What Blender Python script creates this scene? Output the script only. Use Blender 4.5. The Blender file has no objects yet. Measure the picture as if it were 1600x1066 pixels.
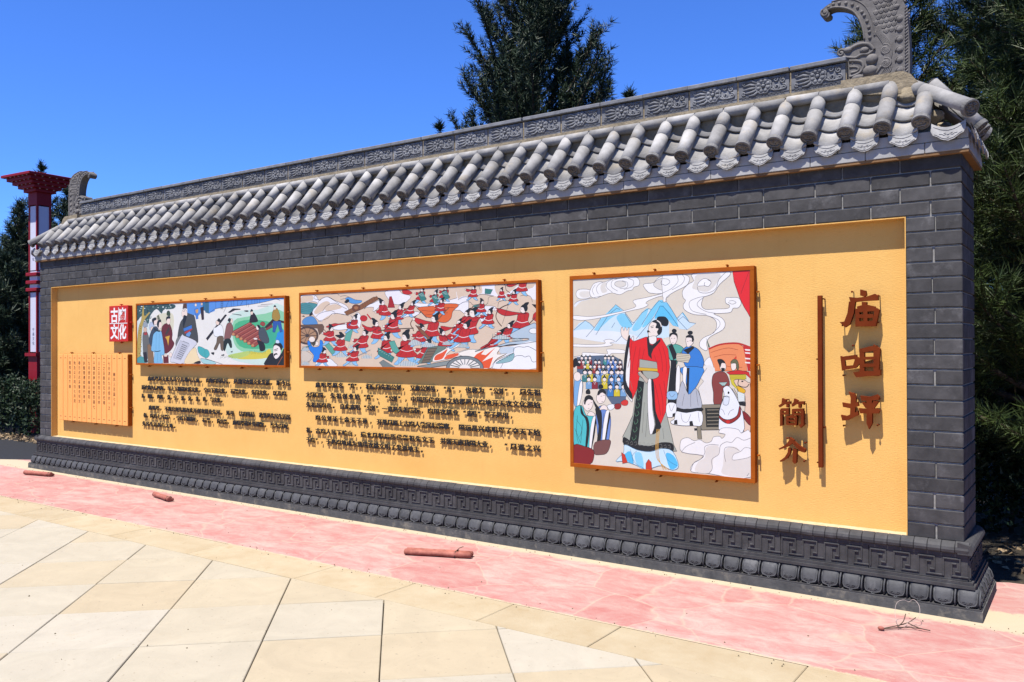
import bpy, math, random
import numpy as np
from mathutils import Vector, Matrix

# ------------------------------------------------------------------ camera, sky, sun, exposure
S = bpy.context.scene
D = bpy.data
COL = S.collection
R = math.radians
cam_d = D.cameras.new('camera'); cam = D.objects.new('camera', cam_d); COL.objects.link(cam)
cam_d.sensor_fit = 'HORIZONTAL'; cam_d.sensor_width = 36.0
cam_d.lens = 1315.3 / 1600 * 36.0
cam_d.clip_start = 0.05; cam_d.clip_end = 5000
cam.location = (0.0, -5.585, 1.6)
cam.rotation_euler = (Matrix.Rotation(0.60836, 4, 'Z') @ Matrix.Rotation(math.pi/2 + 0.004564, 4, 'X')
                      @ Matrix.Rotation(-0.0036, 4, 'Z')).to_euler()
S.camera = cam

SUN_TO = Vector((-0.09, -1.0, 2.38)).normalized()        # direction towards the sun
W = D.worlds.new('World'); S.world = W; W.use_nodes = True
wn = W.node_tree; wn.nodes.clear()
sky = wn.nodes.new('ShaderNodeTexSky'); sky.sky_type = 'NISHITA'; sky.sun_disc = False
sky.sun_elevation = math.asin(SUN_TO.z)
sky.sun_rotation = math.atan2(SUN_TO.x, SUN_TO.y)
sky.altitude = 1200.0; sky.air_density = 1.0; sky.dust_density = 0.15; sky.ozone_density = 3.0
hs = wn.nodes.new('ShaderNodeMix'); hs.data_type = 'RGBA'; hs.blend_type = 'MULTIPLY'; hs.inputs[0].default_value = 1.0
hs.inputs[7].default_value = (0.34, 0.60, 1.14, 1)          # the deep polarised blue of this clear day
bg = wn.nodes.new('ShaderNodeBackground'); bg.inputs['Strength'].default_value = 0.093
wo = wn.nodes.new('ShaderNodeOutputWorld')
wn.links.new(sky.outputs[0], hs.inputs[6]); wn.links.new(hs.outputs[2], bg.inputs[0]); wn.links.new(bg.outputs[0], wo.inputs[0])
sl = D.lights.new('sun', 'SUN'); sl.energy = 5.0; sl.angle = R(0.5); sl.color = (1.0, 0.95, 0.87)
sun = D.objects.new('sun', sl); COL.objects.link(sun)
sun.rotation_euler = SUN_TO.to_track_quat('Z', 'Y').to_euler(); sun.location = SUN_TO * 60
S.view_settings.view_transform = 'Standard'; S.view_settings.look = 'None'
S.view_settings.exposure = 1.15; S.view_settings.gamma = 1.0; S.view_settings.use_curve_mapping = False
S.cycles.max_bounces = 6; S.cycles.diffuse_bounces = 3; S.cycles.glossy_bounces = 2
S.cycles.transparent_max_bounces = 4; S.cycles.use_denoising = True
try: S.cycles.denoiser = 'OPENIMAGEDENOISE'
except Exception: pass

# ------------------------------------------------------------------ helpers
class MB:
    """collects shapes; build() links them as ONE mesh object"""
    def __init__(s): s.v = []; s.f = []; s.m = []; s.s = []
    def add(s, vs, fs, mi=0, smooth=False):
        n = len(s.v); s.v += [tuple(v) for v in vs]
        for f in fs: s.f.append(tuple(i + n for i in f)); s.m.append(mi); s.s.append(smooth)
    def box(s, a, b, mi=0, bev=0.0):
        (x0, y0, z0), (x1, y1, z1) = a, b
        if bev <= 0:
            v = [(x0,y0,z0),(x1,y0,z0),(x1,y1,z0),(x0,y1,z0),(x0,y0,z1),(x1,y0,z1),(x1,y1,z1),(x0,y1,z1)]
            s.add(v, [(0,3,2,1),(4,5,6,7),(0,1,5,4),(1,2,6,5),(2,3,7,6),(3,0,4,7)], mi); return
        e = bev; v = []; idx = {}
        for i, x in enumerate((x0, x1)):
            for j, y in enumerate((y0, y1)):
                for k, z in enumerate((z0, z1)):
                    sx, sy, sz = (1 - 2*i)*e, (1 - 2*j)*e, (1 - 2*k)*e
                    idx[i,j,k] = len(v)
                    v += [(x, y + sy, z + sz), (x + sx, y, z + sz), (x + sx, y + sy, z)]
        q = lambda i,j,k,a: idx[i,j,k] + a
        f = []
        for i in (0, 1): f.append([q(i,0,0,0), q(i,1,0,0), q(i,1,1,0), q(i,0,1,0)])
        for j in (0, 1): f.append([q(0,j,0,1), q(1,j,0,1), q(1,j,1,1), q(0,j,1,1)])
        for k in (0, 1): f.append([q(0,0,k,2), q(1,0,k,2), q(1,1,k,2), q(0,1,k,2)])
        for j in (0, 1):
            for k in (0, 1): f.append([q(0,j,k,1), q(1,j,k,1), q(1,j,k,2), q(0,j,k,2)])
        for i in (0, 1):
            for k in (0, 1): f.append([q(i,0,k,0), q(i,1,k,0), q(i,1,k,2), q(i,0,k,2)])
            for j in (0, 1): f.append([q(i,j,0,0), q(i,j,1,0), q(i,j,1,1), q(i,j,0,1)])
        for i in (0, 1):
            for j in (0, 1):
                for k in (0, 1): f.append([q(i,j,k,0), q(i,j,k,1), q(i,j,k,2)])
        c = Vector(((x0+x1)/2, (y0+y1)/2, (z0+z1)/2)); out = []
        for fc in f:
            p = [Vector(v[i]) for i in fc]; n = (p[1]-p[0]).cross(p[2]-p[0]); m = sum(p, Vector())/len(p)
            out.append(fc if n.dot(m - c) > 0 else fc[::-1])
        s.add(v, out, mi)
    def prism(s, pts, y0, y1, mi=0, plane='xz', smooth=False):
        """polygon pts in a plane, extruded along the third axis from y0 to y1"""
        n = len(pts)
        def P(a, b, t): return (a, t, b) if plane == 'xz' else ((t, a, b) if plane == 'yz' else (a, b, t))
        v = [P(a, b, y0) for a, b in pts] + [P(a, b, y1) for a, b in pts]
        f = [tuple(range(n))[::-1], tuple(range(n, 2*n))]
        n0 = len(s.v); s.v += v
        for fc in f: s.f.append(tuple(i + n0 for i in fc)); s.m.append(mi); s.s.append(False)
        for i in range(n):
            j = (i + 1) % n
            s.f.append((n0+i, n0+j, n0+n+j, n0+n+i)); s.m.append(mi); s.s.append(smooth)
    def tube(s, pts, rad, n=8, mi=0, cap=True, smooth=True, flat=1.0, up=None):
        pts = [Vector(p) for p in pts]; rr = rad if hasattr(rad, '__len__') else [rad]*len(pts)
        v = []; prev = None
        for i, p in enumerate(pts):
            t = (pts[min(i+1, len(pts)-1)] - pts[max(i-1, 0)])
            t = t.normalized() if t.length > 1e-9 else Vector((0, 0, 1))
            if up is not None: a = (Vector(up) - t * t.dot(Vector(up)))
            elif prev is not None: a = prev - t * t.dot(prev)
            else: a = t.orthogonal()
            if a.length < 1e-6: a = t.orthogonal()
            a.normalize(); prev = a; b = t.cross(a)
            for k in range(n):
                th = 2*math.pi*k/n
                v.append(p + a*(math.cos(th)*rr[i]*flat) + b*(math.sin(th)*rr[i]))
        f = []
        for i in range(len(pts)-1):
            for k in range(n):
                f.append((i*n+k, i*n+(k+1) % n, (i+1)*n+(k+1) % n, (i+1)*n+k))
        s.add(v, f, mi, smooth)
        if cap:
            m = len(s.v) - len(v)
            s.f.append(tuple(m+k for k in range(n))[::-1]); s.m.append(mi); s.s.append(False)
            s.f.append(tuple(m+(len(pts)-1)*n+k for k in range(n))); s.m.append(mi); s.s.append(False)
    def ball(s, c, r, n=8, h=5, mi=0, sc=(1, 1, 1)):
        v = []; f = []
        for i in range(h+1):
            ph = math.pi*i/h
            for k in range(n):
                th = 2*math.pi*k/n
                v.append((c[0]+r*sc[0]*math.sin(ph)*math.cos(th), c[1]+r*sc[1]*math.sin(ph)*math.sin(th), c[2]+r*sc[2]*math.cos(ph)))
        for i in range(h):
            for k in range(n):
                f.append((i*n+k, (i+1)*n+k, (i+1)*n+(k+1) % n, i*n+(k+1) % n))
        s.add(v, f, mi, True)
    def mesh(s, name, mats):
        me = D.meshes.new(name)
        me.from_pydata([tuple(v) for v in s.v], [], s.f)
        for m in (mats if isinstance(mats, (list, tuple)) else [mats]): me.materials.append(m)
        me.polygons.foreach_set('material_index', s.m); me.polygons.foreach_set('use_smooth', s.s)
        me.update(); return me
    def build(s, name, mats, parent=None, loc=None, rot=None):
        return obj(name, s.mesh(name, mats), parent, loc, rot)

def obj(name, me, parent=None, loc=None, rot=None):
    o = D.objects.new(name, me); COL.objects.link(o)
    if parent is not None: o.parent = parent
    if loc is not None: o.location = loc
    if rot is not None: o.rotation_euler = rot
    return o
def tag(o, label=None, cat=None, group=None, kind=None):
    if label: o['label'] = label
    if cat: o['category'] = cat
    if group: o['group'] = group
    if kind: o['kind'] = kind
    return o
def empty(name, loc, label, cat, group=None, rz=0.0):
    o = D.objects.new(name, None); COL.objects.link(o); o.location = loc; o.rotation_euler = (0, 0, rz)
    o.empty_display_size = 0.1
    return tag(o, label, cat, group)
def fastmesh(name, V, F, mat, smooth=False):
    """V (n,3), F (m,k) numpy arrays"""
    me = D.meshes.new(name); n, m, k = len(V), len(F), F.shape[1]
    me.vertices.add(n); me.vertices.foreach_set('co', np.ascontiguousarray(V, np.float32).ravel())
    me.loops.add(m*k); me.loops.foreach_set('vertex_index', np.ascontiguousarray(F, np.int32).ravel())
    me.polygons.add(m); me.polygons.foreach_set('loop_start', np.arange(0, m*k, k, dtype=np.int32))
    me.polygons.foreach_set('loop_total', np.full(m, k, np.int32))
    me.materials.append(mat); me.update(calc_edges=True); me.validate()
    return me

# ------------------------------------------------------------------ materials
ALB = 0.70          # all surface colours below are scaled by this to real reflectances at this exposure
def al(c, k=1.0): return tuple(x*ALB*k for x in c)
def new_mat(name):
    m = D.materials.new(name); m.use_nodes = True; nt = m.node_tree
    return m, nt, nt.nodes['Principled BSDF'], nt.nodes, nt.links
def ramp(nodes, stops):
    r = nodes.new('ShaderNodeValToRGB'); e = r.color_ramp.elements
    while len(e) < len(stops): e.new(0.5)
    for el, (p, c) in zip(e, stops): el.position = p; el.color = (c[0], c[1], c[2], 1)
    return r
def mixc(nodes, links, fac, a, b, mode='MIX'):
    n = nodes.new('ShaderNodeMix'); n.data_type = 'RGBA'; n.blend_type = mode
    for sock, val in ((n.inputs[0], fac), (n.inputs[6], a), (n.inputs[7], b)):
        if hasattr(val, 'links') or hasattr(val, 'is_linked'): links.new(val, sock)
        elif isinstance(val, (int, float)): sock.default_value = val
        else: sock.default_value = (val[0], val[1], val[2], 1)
    return n.outputs[2]
def noise(nodes, links, scale, detail=5, rough=0.6, vec=None, dist=0.0):
    n = nodes.new('ShaderNodeTexNoise'); n.inputs['Scale'].default_value = scale
    n.inputs['Detail'].default_value = detail; n.inputs['Roughness'].default_value = rough
    n.inputs['Distortion'].default_value = dist
    if vec is not None: links.new(vec, n.inputs['Vector'])
    return n.outputs['Fac']
def coords(nodes, kind='Object', scale=None, links=None):
    t = nodes.new('ShaderNodeTexCoord').outputs[kind]
    if scale is None: return t
    mp = nodes.new('ShaderNodeMapping'); mp.inputs['Scale'].default_value = scale
    links.new(t, mp.inputs['Vector']); return mp.outputs[0]
def geo_pos(nodes): return nodes.new('ShaderNodeNewGeometry').outputs['Position']
def bump(nodes, links, bsdf, height, strength=0.3, dist=0.01):
    b = nodes.new('ShaderNodeBump'); b.inputs['Strength'].default_value = strength; b.inputs['Distance'].default_value = dist
    links.new(height, b.inputs['Height']); links.new(b.outputs[0], bsdf.inputs['Normal'])
def stone(name, c1, c2, scale=14, rough=0.85, stain=None, stain_amt=(0.55, 0.75), stain_scale=5, rnd=0.0, bmp=0.3, bscale=90, bdist=0.004, stretch=None, spec=0.3):
    """mottled mineral surface: two tones, optional stains, per-object variation, fine relief"""
    m, nt, b, nd, lk = new_mat(name)
    pos = geo_pos(nd)
    if stretch:
        mp = nd.new('ShaderNodeMapping'); mp.inputs['Scale'].default_value = stretch; lk.new(pos, mp.inputs['Vector']); pos2 = mp.outputs[0]
    else: pos2 = pos
    r = ramp(nd, [(0.32, al(c1)), (0.68, al(c2))]); lk.new(noise(nd, lk, scale, 6, 0.65, pos2), r.inputs[0]); col = r.outputs[0]
    if stain:
        sr = ramp(nd, [(stain_amt[0], (0, 0, 0)), (stain_amt[1], (1, 1, 1))]); lk.new(noise(nd, lk, stain_scale, 7, 0.7, pos), sr.inputs[0])
        col = mixc(nd, lk, sr.outputs[0], col, al(stain))
    if rnd > 0:
        oi = nd.new('ShaderNodeObjectInfo'); rr = ramp(nd, [(0, (1-rnd,)*3), (1, (1+rnd,)*3)]); lk.new(oi.outputs['Random'], rr.inputs[0])
        col = mixc(nd, lk, 1.0, col, rr.outputs[0], 'MULTIPLY')
    lk.new(col, b.inputs['Base Color']); b.inputs['Roughness'].default_value = rough
    b.inputs['Specular IOR Level'].default_value = spec
    if bmp: bump(nd, lk, b, noise(nd, lk, bscale, 5, 0.6, pos), bmp, bdist)
    return m
def paint(name, c, rough=0.5, var=0.06, spec=0.4):
    m, nt, b, nd, lk = new_mat(name)
    r = ramp(nd, [(0.3, al(c, 1-var)), (0.7, al(c, 1+var))])
    lk.new(noise(nd, lk, 9, 5, 0.6, geo_pos(nd)), r.inputs[0]); lk.new(r.outputs[0], b.inputs['Base Color'])
    b.inputs['Roughness'].default_value = rough; b.inputs['Specular IOR Level'].default_value = spec
    return m
_flat = {}
def flat(c):
    """printed / painted flat colour, c = 'rrggbb' as seen"""
    if c not in _flat:
        lin = [((int(c[i:i+2], 16)/255 + 0.055)/1.055)**2.4 if int(c[i:i+2], 16) > 10 else int(c[i:i+2], 16)/255/12.92 for i in (0, 2, 4)]
        lin = [min(0.82, max(0.012, x*0.8)) for x in lin]
        _flat[c] = paint('print_' + c, lin, 0.45, 0.03)
    return _flat[c]
M = {}
M['brick'] = stone('grey_brick', (0.036,0.0345,0.0345), (0.072,0.069,0.069), 11, 0.8, (0.15,0.147,0.147), (0.54, 0.80), 7, 0.30, 0.25, 120, 0.003)
M['mortar'] = stone('brick_mortar', (0.20,0.195,0.185), (0.33,0.32,0.30), 30, 0.95)
M['base'] = stone('charcoal_carved_brick', (0.036,0.035,0.036), (0.066,0.064,0.065), 12, 0.75, (0.13,0.128,0.128), (0.58, 0.82), 8, 0.15, 0.35, 70, 0.004)
M['petal'] = stone('carved_petal_brick', (0.038,0.039,0.042), (0.070,0.072,0.076), 14, 0.7, (0.15,0.15,0.15), (0.58, 0.80), 9, 0.18, 0.3, 80, 0.004)
M['dust'] = stone('dusty_sill', (0.42,0.32,0.17), (0.56,0.45,0.28), 14, 0.95)
M['baselow'] = stone('dusty_plinth', (0.05,0.052,0.054), (0.10,0.10,0.098), 10, 0.85, (0.22,0.20,0.16), (0.52, 0.72), 9, 0.0, 0.4, 60, 0.005)
M['tile'] = stone('grey_roof_tile', (0.19,0.184,0.178), (0.38,0.37,0.358), 6, 0.8, (0.34,0.29,0.22), (0.55, 0.72), 7, 0.24, 0.35, 80, 0.004)
M['cap'] = stone('carved_tile_end', (0.10,0.098,0.096), (0.20,0.195,0.19), 25, 0.85, (0.30,0.26,0.19), (0.6, 0.8), 12, 0.2, 0.35, 110, 0.004)
M['drip'] = stone('drip_tile_clay', (0.25,0.245,0.24), (0.38,0.372,0.36), 16, 0.8, (0.42,0.36,0.26), (0.6, 0.8), 9, 0.12, 0.3, 110, 0.004)
M['fascia'] = stone('pale_eave_brick', (0.29,0.285,0.28), (0.40,0.395,0.385), 9, 0.8, (0.36,0.31,0.23), (0.58, 0.78), 6, 0.1, 0.25, 70, 0.004)
M['ridge'] = stone('blue_grey_ridge_brick', (0.125,0.13,0.145), (0.22,0.225,0.24), 14, 0.8, (0.33,0.31,0.27), (0.62, 0.82), 9, 0.16, 0.3, 90, 0.004)
M['dragon'] = stone('weathered_ornament_clay', (0.095,0.088,0.084), (0.185,0.172,0.162), 12, 0.82, (0.36,0.30,0.21), (0.60, 0.78), 8, 0.0, 0.35, 90, 0.004)
M['tan'] = stone('tan_roof_mortar', (0.21,0.17,0.11), (0.34,0.28,0.19), 12, 0.95, (0.20,0.17,0.12), (0.55, 0.75), 9, 0.0, 0.7, 40, 0.012)
M['soffit'] = stone('brown_soffit_board', (0.16,0.085,0.035), (0.28,0.15,0.06), 12, 0.8, None, bmp=0.2)
M['soil'] = stone('dark_soil', (0.020,0.016,0.011), (0.050,0.040,0.026), 6, 0.95, (0.16,0.12,0.07), (0.60, 0.75), 14, 0.0, 0.8, 30, 0.02)
M['shaded_asphalt'] = stone('shaded_asphalt', (0.010,0.010,0.011), (0.020,0.020,0.021), 40, 0.9, None, bmp=0.5, bscale=200)  # path asphalt, near-black because the trees' shade is put into its colour
M['frame'] = stone('brown_painted_steel', (0.30,0.068,0.006), (0.38,0.095,0.010), 6, 0.75, None, bmp=0.0, spec=0.06)
M['letter'] = stone('rust_brown_letter', (0.125,0.020,0.005), (0.175,0.034,0.008), 8, 0.8, None, bmp=0.0, spec=0.05)
M['black'] = paint('black_letter', (0.012,0.010,0.009), 0.4)
M['redbox'] = paint('red_sign_paint', (0.52,0.022,0.012), 0.5, 0.06, 0.2)
M['white'] = paint('white_letter_paint', (0.80,0.79,0.77), 0.4)
M['slip'] = stone('orange_bamboo_board', (0.90,0.37,0.090), (0.98,0.45,0.125), 5, 0.7, None, bmp=0.1, stretch=(20, 20, 1.2))
M['slipink'] = paint('slip_brown_ink', (0.17,0.055,0.012), 0.6)
M['colred'] = paint('column_red_paint', (0.24,0.006,0.012), 0.55, 0.06, 0.2)
M['colwhite'] = paint('column_white_panel', (0.60,0.60,0.70), 0.5, 0.03)
M['ink'] = paint('blue_black_ink', (0.03,0.03,0.07), 0.5)
M['roll'] = stone('faded_red_roll', (0.26,0.075,0.050), (0.42,0.15,0.105), 18, 0.75, (0.16,0.04,0.03), (0.55, 0.75), 14, 0.0, 0.3, 60, 0.004)
M['wire'] = paint('pale_wire', (0.42,0.34,0.30), 0.5)
M['twig'] = stone('twig_bark', (0.06,0.04,0.025), (0.12,0.08,0.05), 40, 0.9)
M['bark'] = stone('conifer_bark', (0.045,0.032,0.022), (0.10,0.075,0.05), 20, 0.95, None, bmp=0.8, bscale=40, bdist=0.02)

def stucco_mat():
    m, nt, b, nd, lk = new_mat('yellow_stucco'); pos = geo_pos(nd)
    r = ramp(nd, [(0.25, al((0.74,0.415,0.112))), (0.75, al((0.83,0.495,0.150)))]); lk.new(noise(nd, lk, 1.3, 8, 0.7, pos), r.inputs[0])
    sr = ramp(nd, [(0.66, (0,0,0)), (0.80, (1,1,1))]); lk.new(noise(nd, lk, 26, 3, 0.6, pos), sr.inputs[0])
    col = mixc(nd, lk, sr.outputs[0], r.outputs[0], al((0.68,0.36,0.085)))
    ms = nd.new('ShaderNodeMapping'); ms.inputs['Scale'].default_value = (9, 1, 0.7); lk.new(pos, ms.inputs['Vector'])
    ss = ramp(nd, [(0.60, (0,0,0)), (0.85, (0.45,0.45,0.45))]); lk.new(noise(nd, lk, 1.0, 5, 0.6, ms.outputs[0]), ss.inputs[0])
    col = mixc(nd, lk, ss.outputs[0], col, al((0.64,0.35,0.10)))
    pt = ramp(nd, [(0.70, (0,0,0)), (0.76, (0.35,0.35,0.35))]); lk.new(noise(nd, lk, 17, 4, 0.6, pos), pt.inputs[0])
    col = mixc(nd, lk, pt.outputs[0], col, al((0.58,0.32,0.09))); lk.new(col, b.inputs['Base Color'])
    b.inputs['Roughness'].default_value = 0.9; b.inputs['Specular IOR Level'].default_value = 0.2
    mp = nd.new('ShaderNodeMapping'); mp.inputs['Scale'].default_value = (0.35, 1, 1.6); lk.new(pos, mp.inputs['Vector'])
    bump(nd, lk, b, noise(nd, lk, 120, 4, 0.7, mp.outputs[0]), 0.5, 0.004)
    return m
M['stucco'] = stucco_mat()
def slab_mat():
    m, nt, b, nd, lk = new_mat('cream_stone_slab'); pos = geo_pos(nd); oi = nd.new('ShaderNodeObjectInfo')
    tone = ramp(nd, [(0.0, al((0.405,0.335,0.225))), (0.45, al((0.415,0.358,0.255))), (0.75, al((0.405,0.368,0.290))), (1.0, al((0.425,0.388,0.315)))]); lk.new(oi.outputs['Random'], tone.inputs[0])
    n1 = ramp(nd, [(0.3, (0.90,0.89,0.87)), (0.7, (1.06,1.05,1.03))]); lk.new(noise(nd, lk, 3.0, 7, 0.7, pos, 1.2), n1.inputs[0])
    col = mixc(nd, lk, 1.0, tone.outputs[0], n1.outputs[0], 'MULTIPLY')
    s1 = ramp(nd, [(0.57, (0,0,0)), (0.78, (0.6,0.6,0.6))]); lk.new(noise(nd, lk, 4.0, 9, 0.78, pos), s1.inputs[0])
    col = mixc(nd, lk, s1.outputs[0], col, al((0.38,0.31,0.20)))
    s2 = ramp(nd, [(0.67, (0,0,0)), (0.73, (0.6,0.6,0.6))]); lk.new(noise(nd, lk, 38.0, 2, 0.5, pos), s2.inputs[0])
    col = mixc(nd, lk, s2.outputs[0], col, al((0.25,0.21,0.15)))
    lk.new(col, b.inputs['Base Color']); b.inputs['Roughness'].default_value = 0.8; b.inputs['Specular IOR Level'].default_value = 0.25
    bump(nd, lk, b, noise(nd, lk, 60, 5, 0.6, pos), 0.25, 0.004); return m
M['slab'] = slab_mat()
M['bed'] = stone('sandy_joint_bed', (0.10,0.078,0.045), (0.22,0.175,0.105), 20, 0.95, None, bmp=0.6, bscale=60)
M['border'] = stone('sand_washed_border_stone', (0.37,0.29,0.175), (0.43,0.36,0.24), 4, 0.88, (0.33,0.24,0.12), (0.58, 0.78), 7, 0.05, 0.4, 60, 0.006)
def pink_mat():
    m, nt, b, nd, lk = new_mat('pink_stamped_concrete'); pos = geo_pos(nd)
    ns = nd.new('ShaderNodeTexNoise'); ns.inputs['Scale'].default_value = 2.5; ns.inputs['Detail'].default_value = 3; lk.new(pos, ns.inputs['Vector'])
    wv = mixc(nd, lk, 0.16, pos, ns.outputs['Color'])
    v = nd.new('ShaderNodeTexVoronoi'); v.feature = 'DISTANCE_TO_EDGE'; v.inputs['Scale'].default_value = 1.9; lk.new(wv, v.inputs['Vector'])
    vc = nd.new('ShaderNodeTexVoronoi'); vc.inputs['Scale'].default_value = 1.9; lk.new(wv, vc.inputs['Vector'])
    mps = nd.new('ShaderNodeMapping'); mps.inputs['Scale'].default_value = (0.75, 1.35, 1); mps.inputs['Rotation'].default_value = (0, 0, 0.12); lk.new(pos, mps.inputs['Vector'])
    n1 = ramp(nd, [(0.30, al((0.40,0.135,0.120))), (0.45, al((0.425,0.210,0.185))), (0.62, al((0.445,0.315,0.270)))]); lk.new(noise(nd, lk, 4.2, 10, 0.80, mps.outputs[0], 0.4), n1.inputs[0])
    sp = nd.new('ShaderNodeSeparateColor'); lk.new(vc.outputs['Color'], sp.inputs[0])
    st = ramp(nd, [(0, (0.93,0.86,0.86)), (1, (1.05,1.08,1.08))]); lk.new(sp.outputs[0], st.inputs[0])
    col = mixc(nd, lk, 1.0, n1.outputs[0], st.outputs[0], 'MULTIPLY')
    jr = ramp(nd, [(0.0, (0.55,0.55,0.55)), (0.016, (0,0,0))]); lk.new(v.outputs['Distance'], jr.inputs[0])
    col = mixc(nd, lk, jr.outputs[0], col, al((0.50,0.36,0.27)))
    d1 = ramp(nd, [(0.60, (0,0,0)), (0.78, (0.8,0.8,0.8))]); lk.new(noise(nd, lk, 5.5, 7, 0.75, pos), d1.inputs[0])
    col = mixc(nd, lk, d1.outputs[0], col, al((0.48,0.38,0.29)))
    # sandy spill along the foot of the wall and along the kerb line (a material boundary with its own ragged shape)
    sx = nd.new('ShaderNodeSeparateXYZ'); lk.new(pos, sx.inputs[0])
    def band(y0, y1):
        mr = nd.new('ShaderNodeMapRange'); mr.inputs[1].default_value = y0; mr.inputs[2].default_value = y1; lk.new(sx.outputs['Y'], mr.inputs[0]); return mr.outputs[0]
    ad = nd.new('ShaderNodeMath'); ad.operation = 'MULTIPLY'; lk.new(band(-0.34, -0.11), ad.inputs[0]); lk.new(band(0.35, 0.10), ad.inputs[1])
    b2 = band(-1.24, -1.33); ad2 = nd.new('ShaderNodeMath'); ad2.operation = 'MAXIMUM'; lk.new(ad.outputs[0], ad2.inputs[0]); lk.new(b2, ad2.inputs[1])
    mu = nd.new('ShaderNodeMath'); mu.operation = 'MULTIPLY'; lk.new(ad2.outputs[0], mu.inputs[0]); lk.new(noise(nd, lk, 11, 8, 0.85, pos), mu.inputs[1])
    br = ramp(nd, [(0.25, (0,0,0)), (0.36, (1,1,1))]); lk.new(mu.outputs[0], br.inputs[0])
    col = mixc(nd, lk, br.outputs[0], col, al((0.47,0.385,0.26)))
    gs = ramp(nd, [(0.66, (0,0,0)), (0.74, (0.5,0.5,0.5))]); lk.new(noise(nd, lk, 45, 3, 0.6, pos), gs.inputs[0]); col = mixc(nd, lk, gs.outputs[0], col, al((0.30,0.17,0.14)))
    lk.new(col, b.inputs['Base Color']); b.inputs['Roughness'].default_value = 0.85; b.inputs['Specular IOR Level'].default_value = 0.25
    jb = ramp(nd, [(0.0, (0,0,0)), (0.045, (1,1,1))]); lk.new(v.outputs['Distance'], jb.inputs[0])
    hh = mixc(nd, lk, 0.3, jb.outputs[0], noise(nd, lk, 25, 6, 0.7, pos)); bump(nd, lk, b, hh, 0.3, 0.005)
    return m
M['pink'] = pink_mat()
def needle_mat(name, dark, light, sc=1.2):
    m, nt, b, nd, lk = new_mat(name); pos = geo_pos(nd)
    r = ramp(nd, [(0.30, dark), (0.70, light)]); lk.new(noise(nd, lk, sc*4, 4, 0.7, pos), r.inputs[0])
    lk.new(r.outputs[0], b.inputs['Base Color']); b.inputs['Roughness'].default_value = 0.55; b.inputs['Specular IOR Level'].default_value = 0.25
    return m
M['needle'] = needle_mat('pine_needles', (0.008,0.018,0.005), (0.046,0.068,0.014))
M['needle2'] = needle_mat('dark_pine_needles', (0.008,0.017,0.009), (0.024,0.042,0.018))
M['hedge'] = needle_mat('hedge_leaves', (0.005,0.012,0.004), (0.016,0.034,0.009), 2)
# ------------------------------------------------------------------ ground
rnd = random.Random(7)
g = MB(); g.add([(-400,-400,-0.035),(400,-400,-0.035),(400,400,-0.035),(-400,400,-0.035)], [(0,1,2,3)])
tag(g.build('ground', M['soil']), kind='structure')
g = MB(); g.box((-13.6,-60,-0.2), (40,-1.30,-0.022)); g.box((-60,-60,-0.2), (-13.6,-1.30,-0.022))
plaza = tag(g.build('plaza', M['bed']), kind='structure')
g = MB(); g.add([(-40,-1.312,0.0),(30,-1.312,0.0),(30,1.02,0.0),(0.2,1.0,0.0),(-0.5,0.93,0.0),(-0.75,0.80,0.0),(-11.3,0.85,0.0),(-12.3,0.35,0.0),(-13.2,-0.12,0.0),(-40,-0.75,0.0)], [tuple(range(10))])
tag(g.build('pavement', M['pink']), kind='structure')
g = MB(); g.add([(-40,-0.80,-0.012),(-12.2,-0.3,-0.012),(-11.6,1.0,-0.012),(-12.6,1.5,-0.012),(-40,1.7,-0.012)], [(0,1,2,3,4)])
tag(g.build('path', M['shaded_asphalt']), kind='structure')
# square slabs laid at 42.5 degrees to the wall, cut off along the border course
SL = 0.642; ang = R(42.5); ux = Vector((math.cos(ang), math.sin(ang))); uy = Vector((-math.sin(ang), math.cos(ang)))
N0 = Vector((-4.205, -3.042)); YB = -1.70
def clip_y(poly, ymax):
    out = []
    for i in range(len(poly)):
        a, b = poly[i], poly[(i+1) % len(poly)]
        if a[1] <= ymax: out.append(a)
        if (a[1] <= ymax) != (b[1] <= ymax):
            t = (ymax - a[1])/(b[1] - a[1]); out.append((a[0]+(b[0]-a[0])*t, ymax))
    return out
slabs = []
for i in range(-16, 17):
    for j in range(-16, 17):
        c = N0 + ux*((i+0.5)*SL) + uy*((j+0.5)*SL)
        if c.y - 0.46 > YB or c.y < -5.9 or c.x < -11.5 or c.x > 2.4: continue
        slabs.append((c.y < -0.55*abs(c.x+2) - 4.6, i, j, c))
slabs.sort(key=lambda t: (t[0], (t[3]-Vector((-3.6,-3.0))).length)); slabs = slabs[:285]
def slab_mesh(poly, h):
    m = MB(); n = len(poly); cx = sum(p[0] for p in poly)/n; cy = sum(p[1] for p in poly)/n; e = 0.005
    top = []
    for p in poly:
        d = Vector((cx-p[0], cy-p[1])); d.normalize(); top.append((p[0]+d.x*e, p[1]+d.y*e, h))
    v = [(p[0], p[1], -0.03) for p in poly] + [(p[0], p[1], h-0.004) for p in poly] + top
    f = [tuple(range(2*n, 3*n))]
    for k in range(n):
        q = (k+1) % n; f += [(k, q, n+q, n+k), (n+k, n+q, 2*n+q, 2*n+k)]
    m.add(v, f); return m
full_me = None
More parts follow.
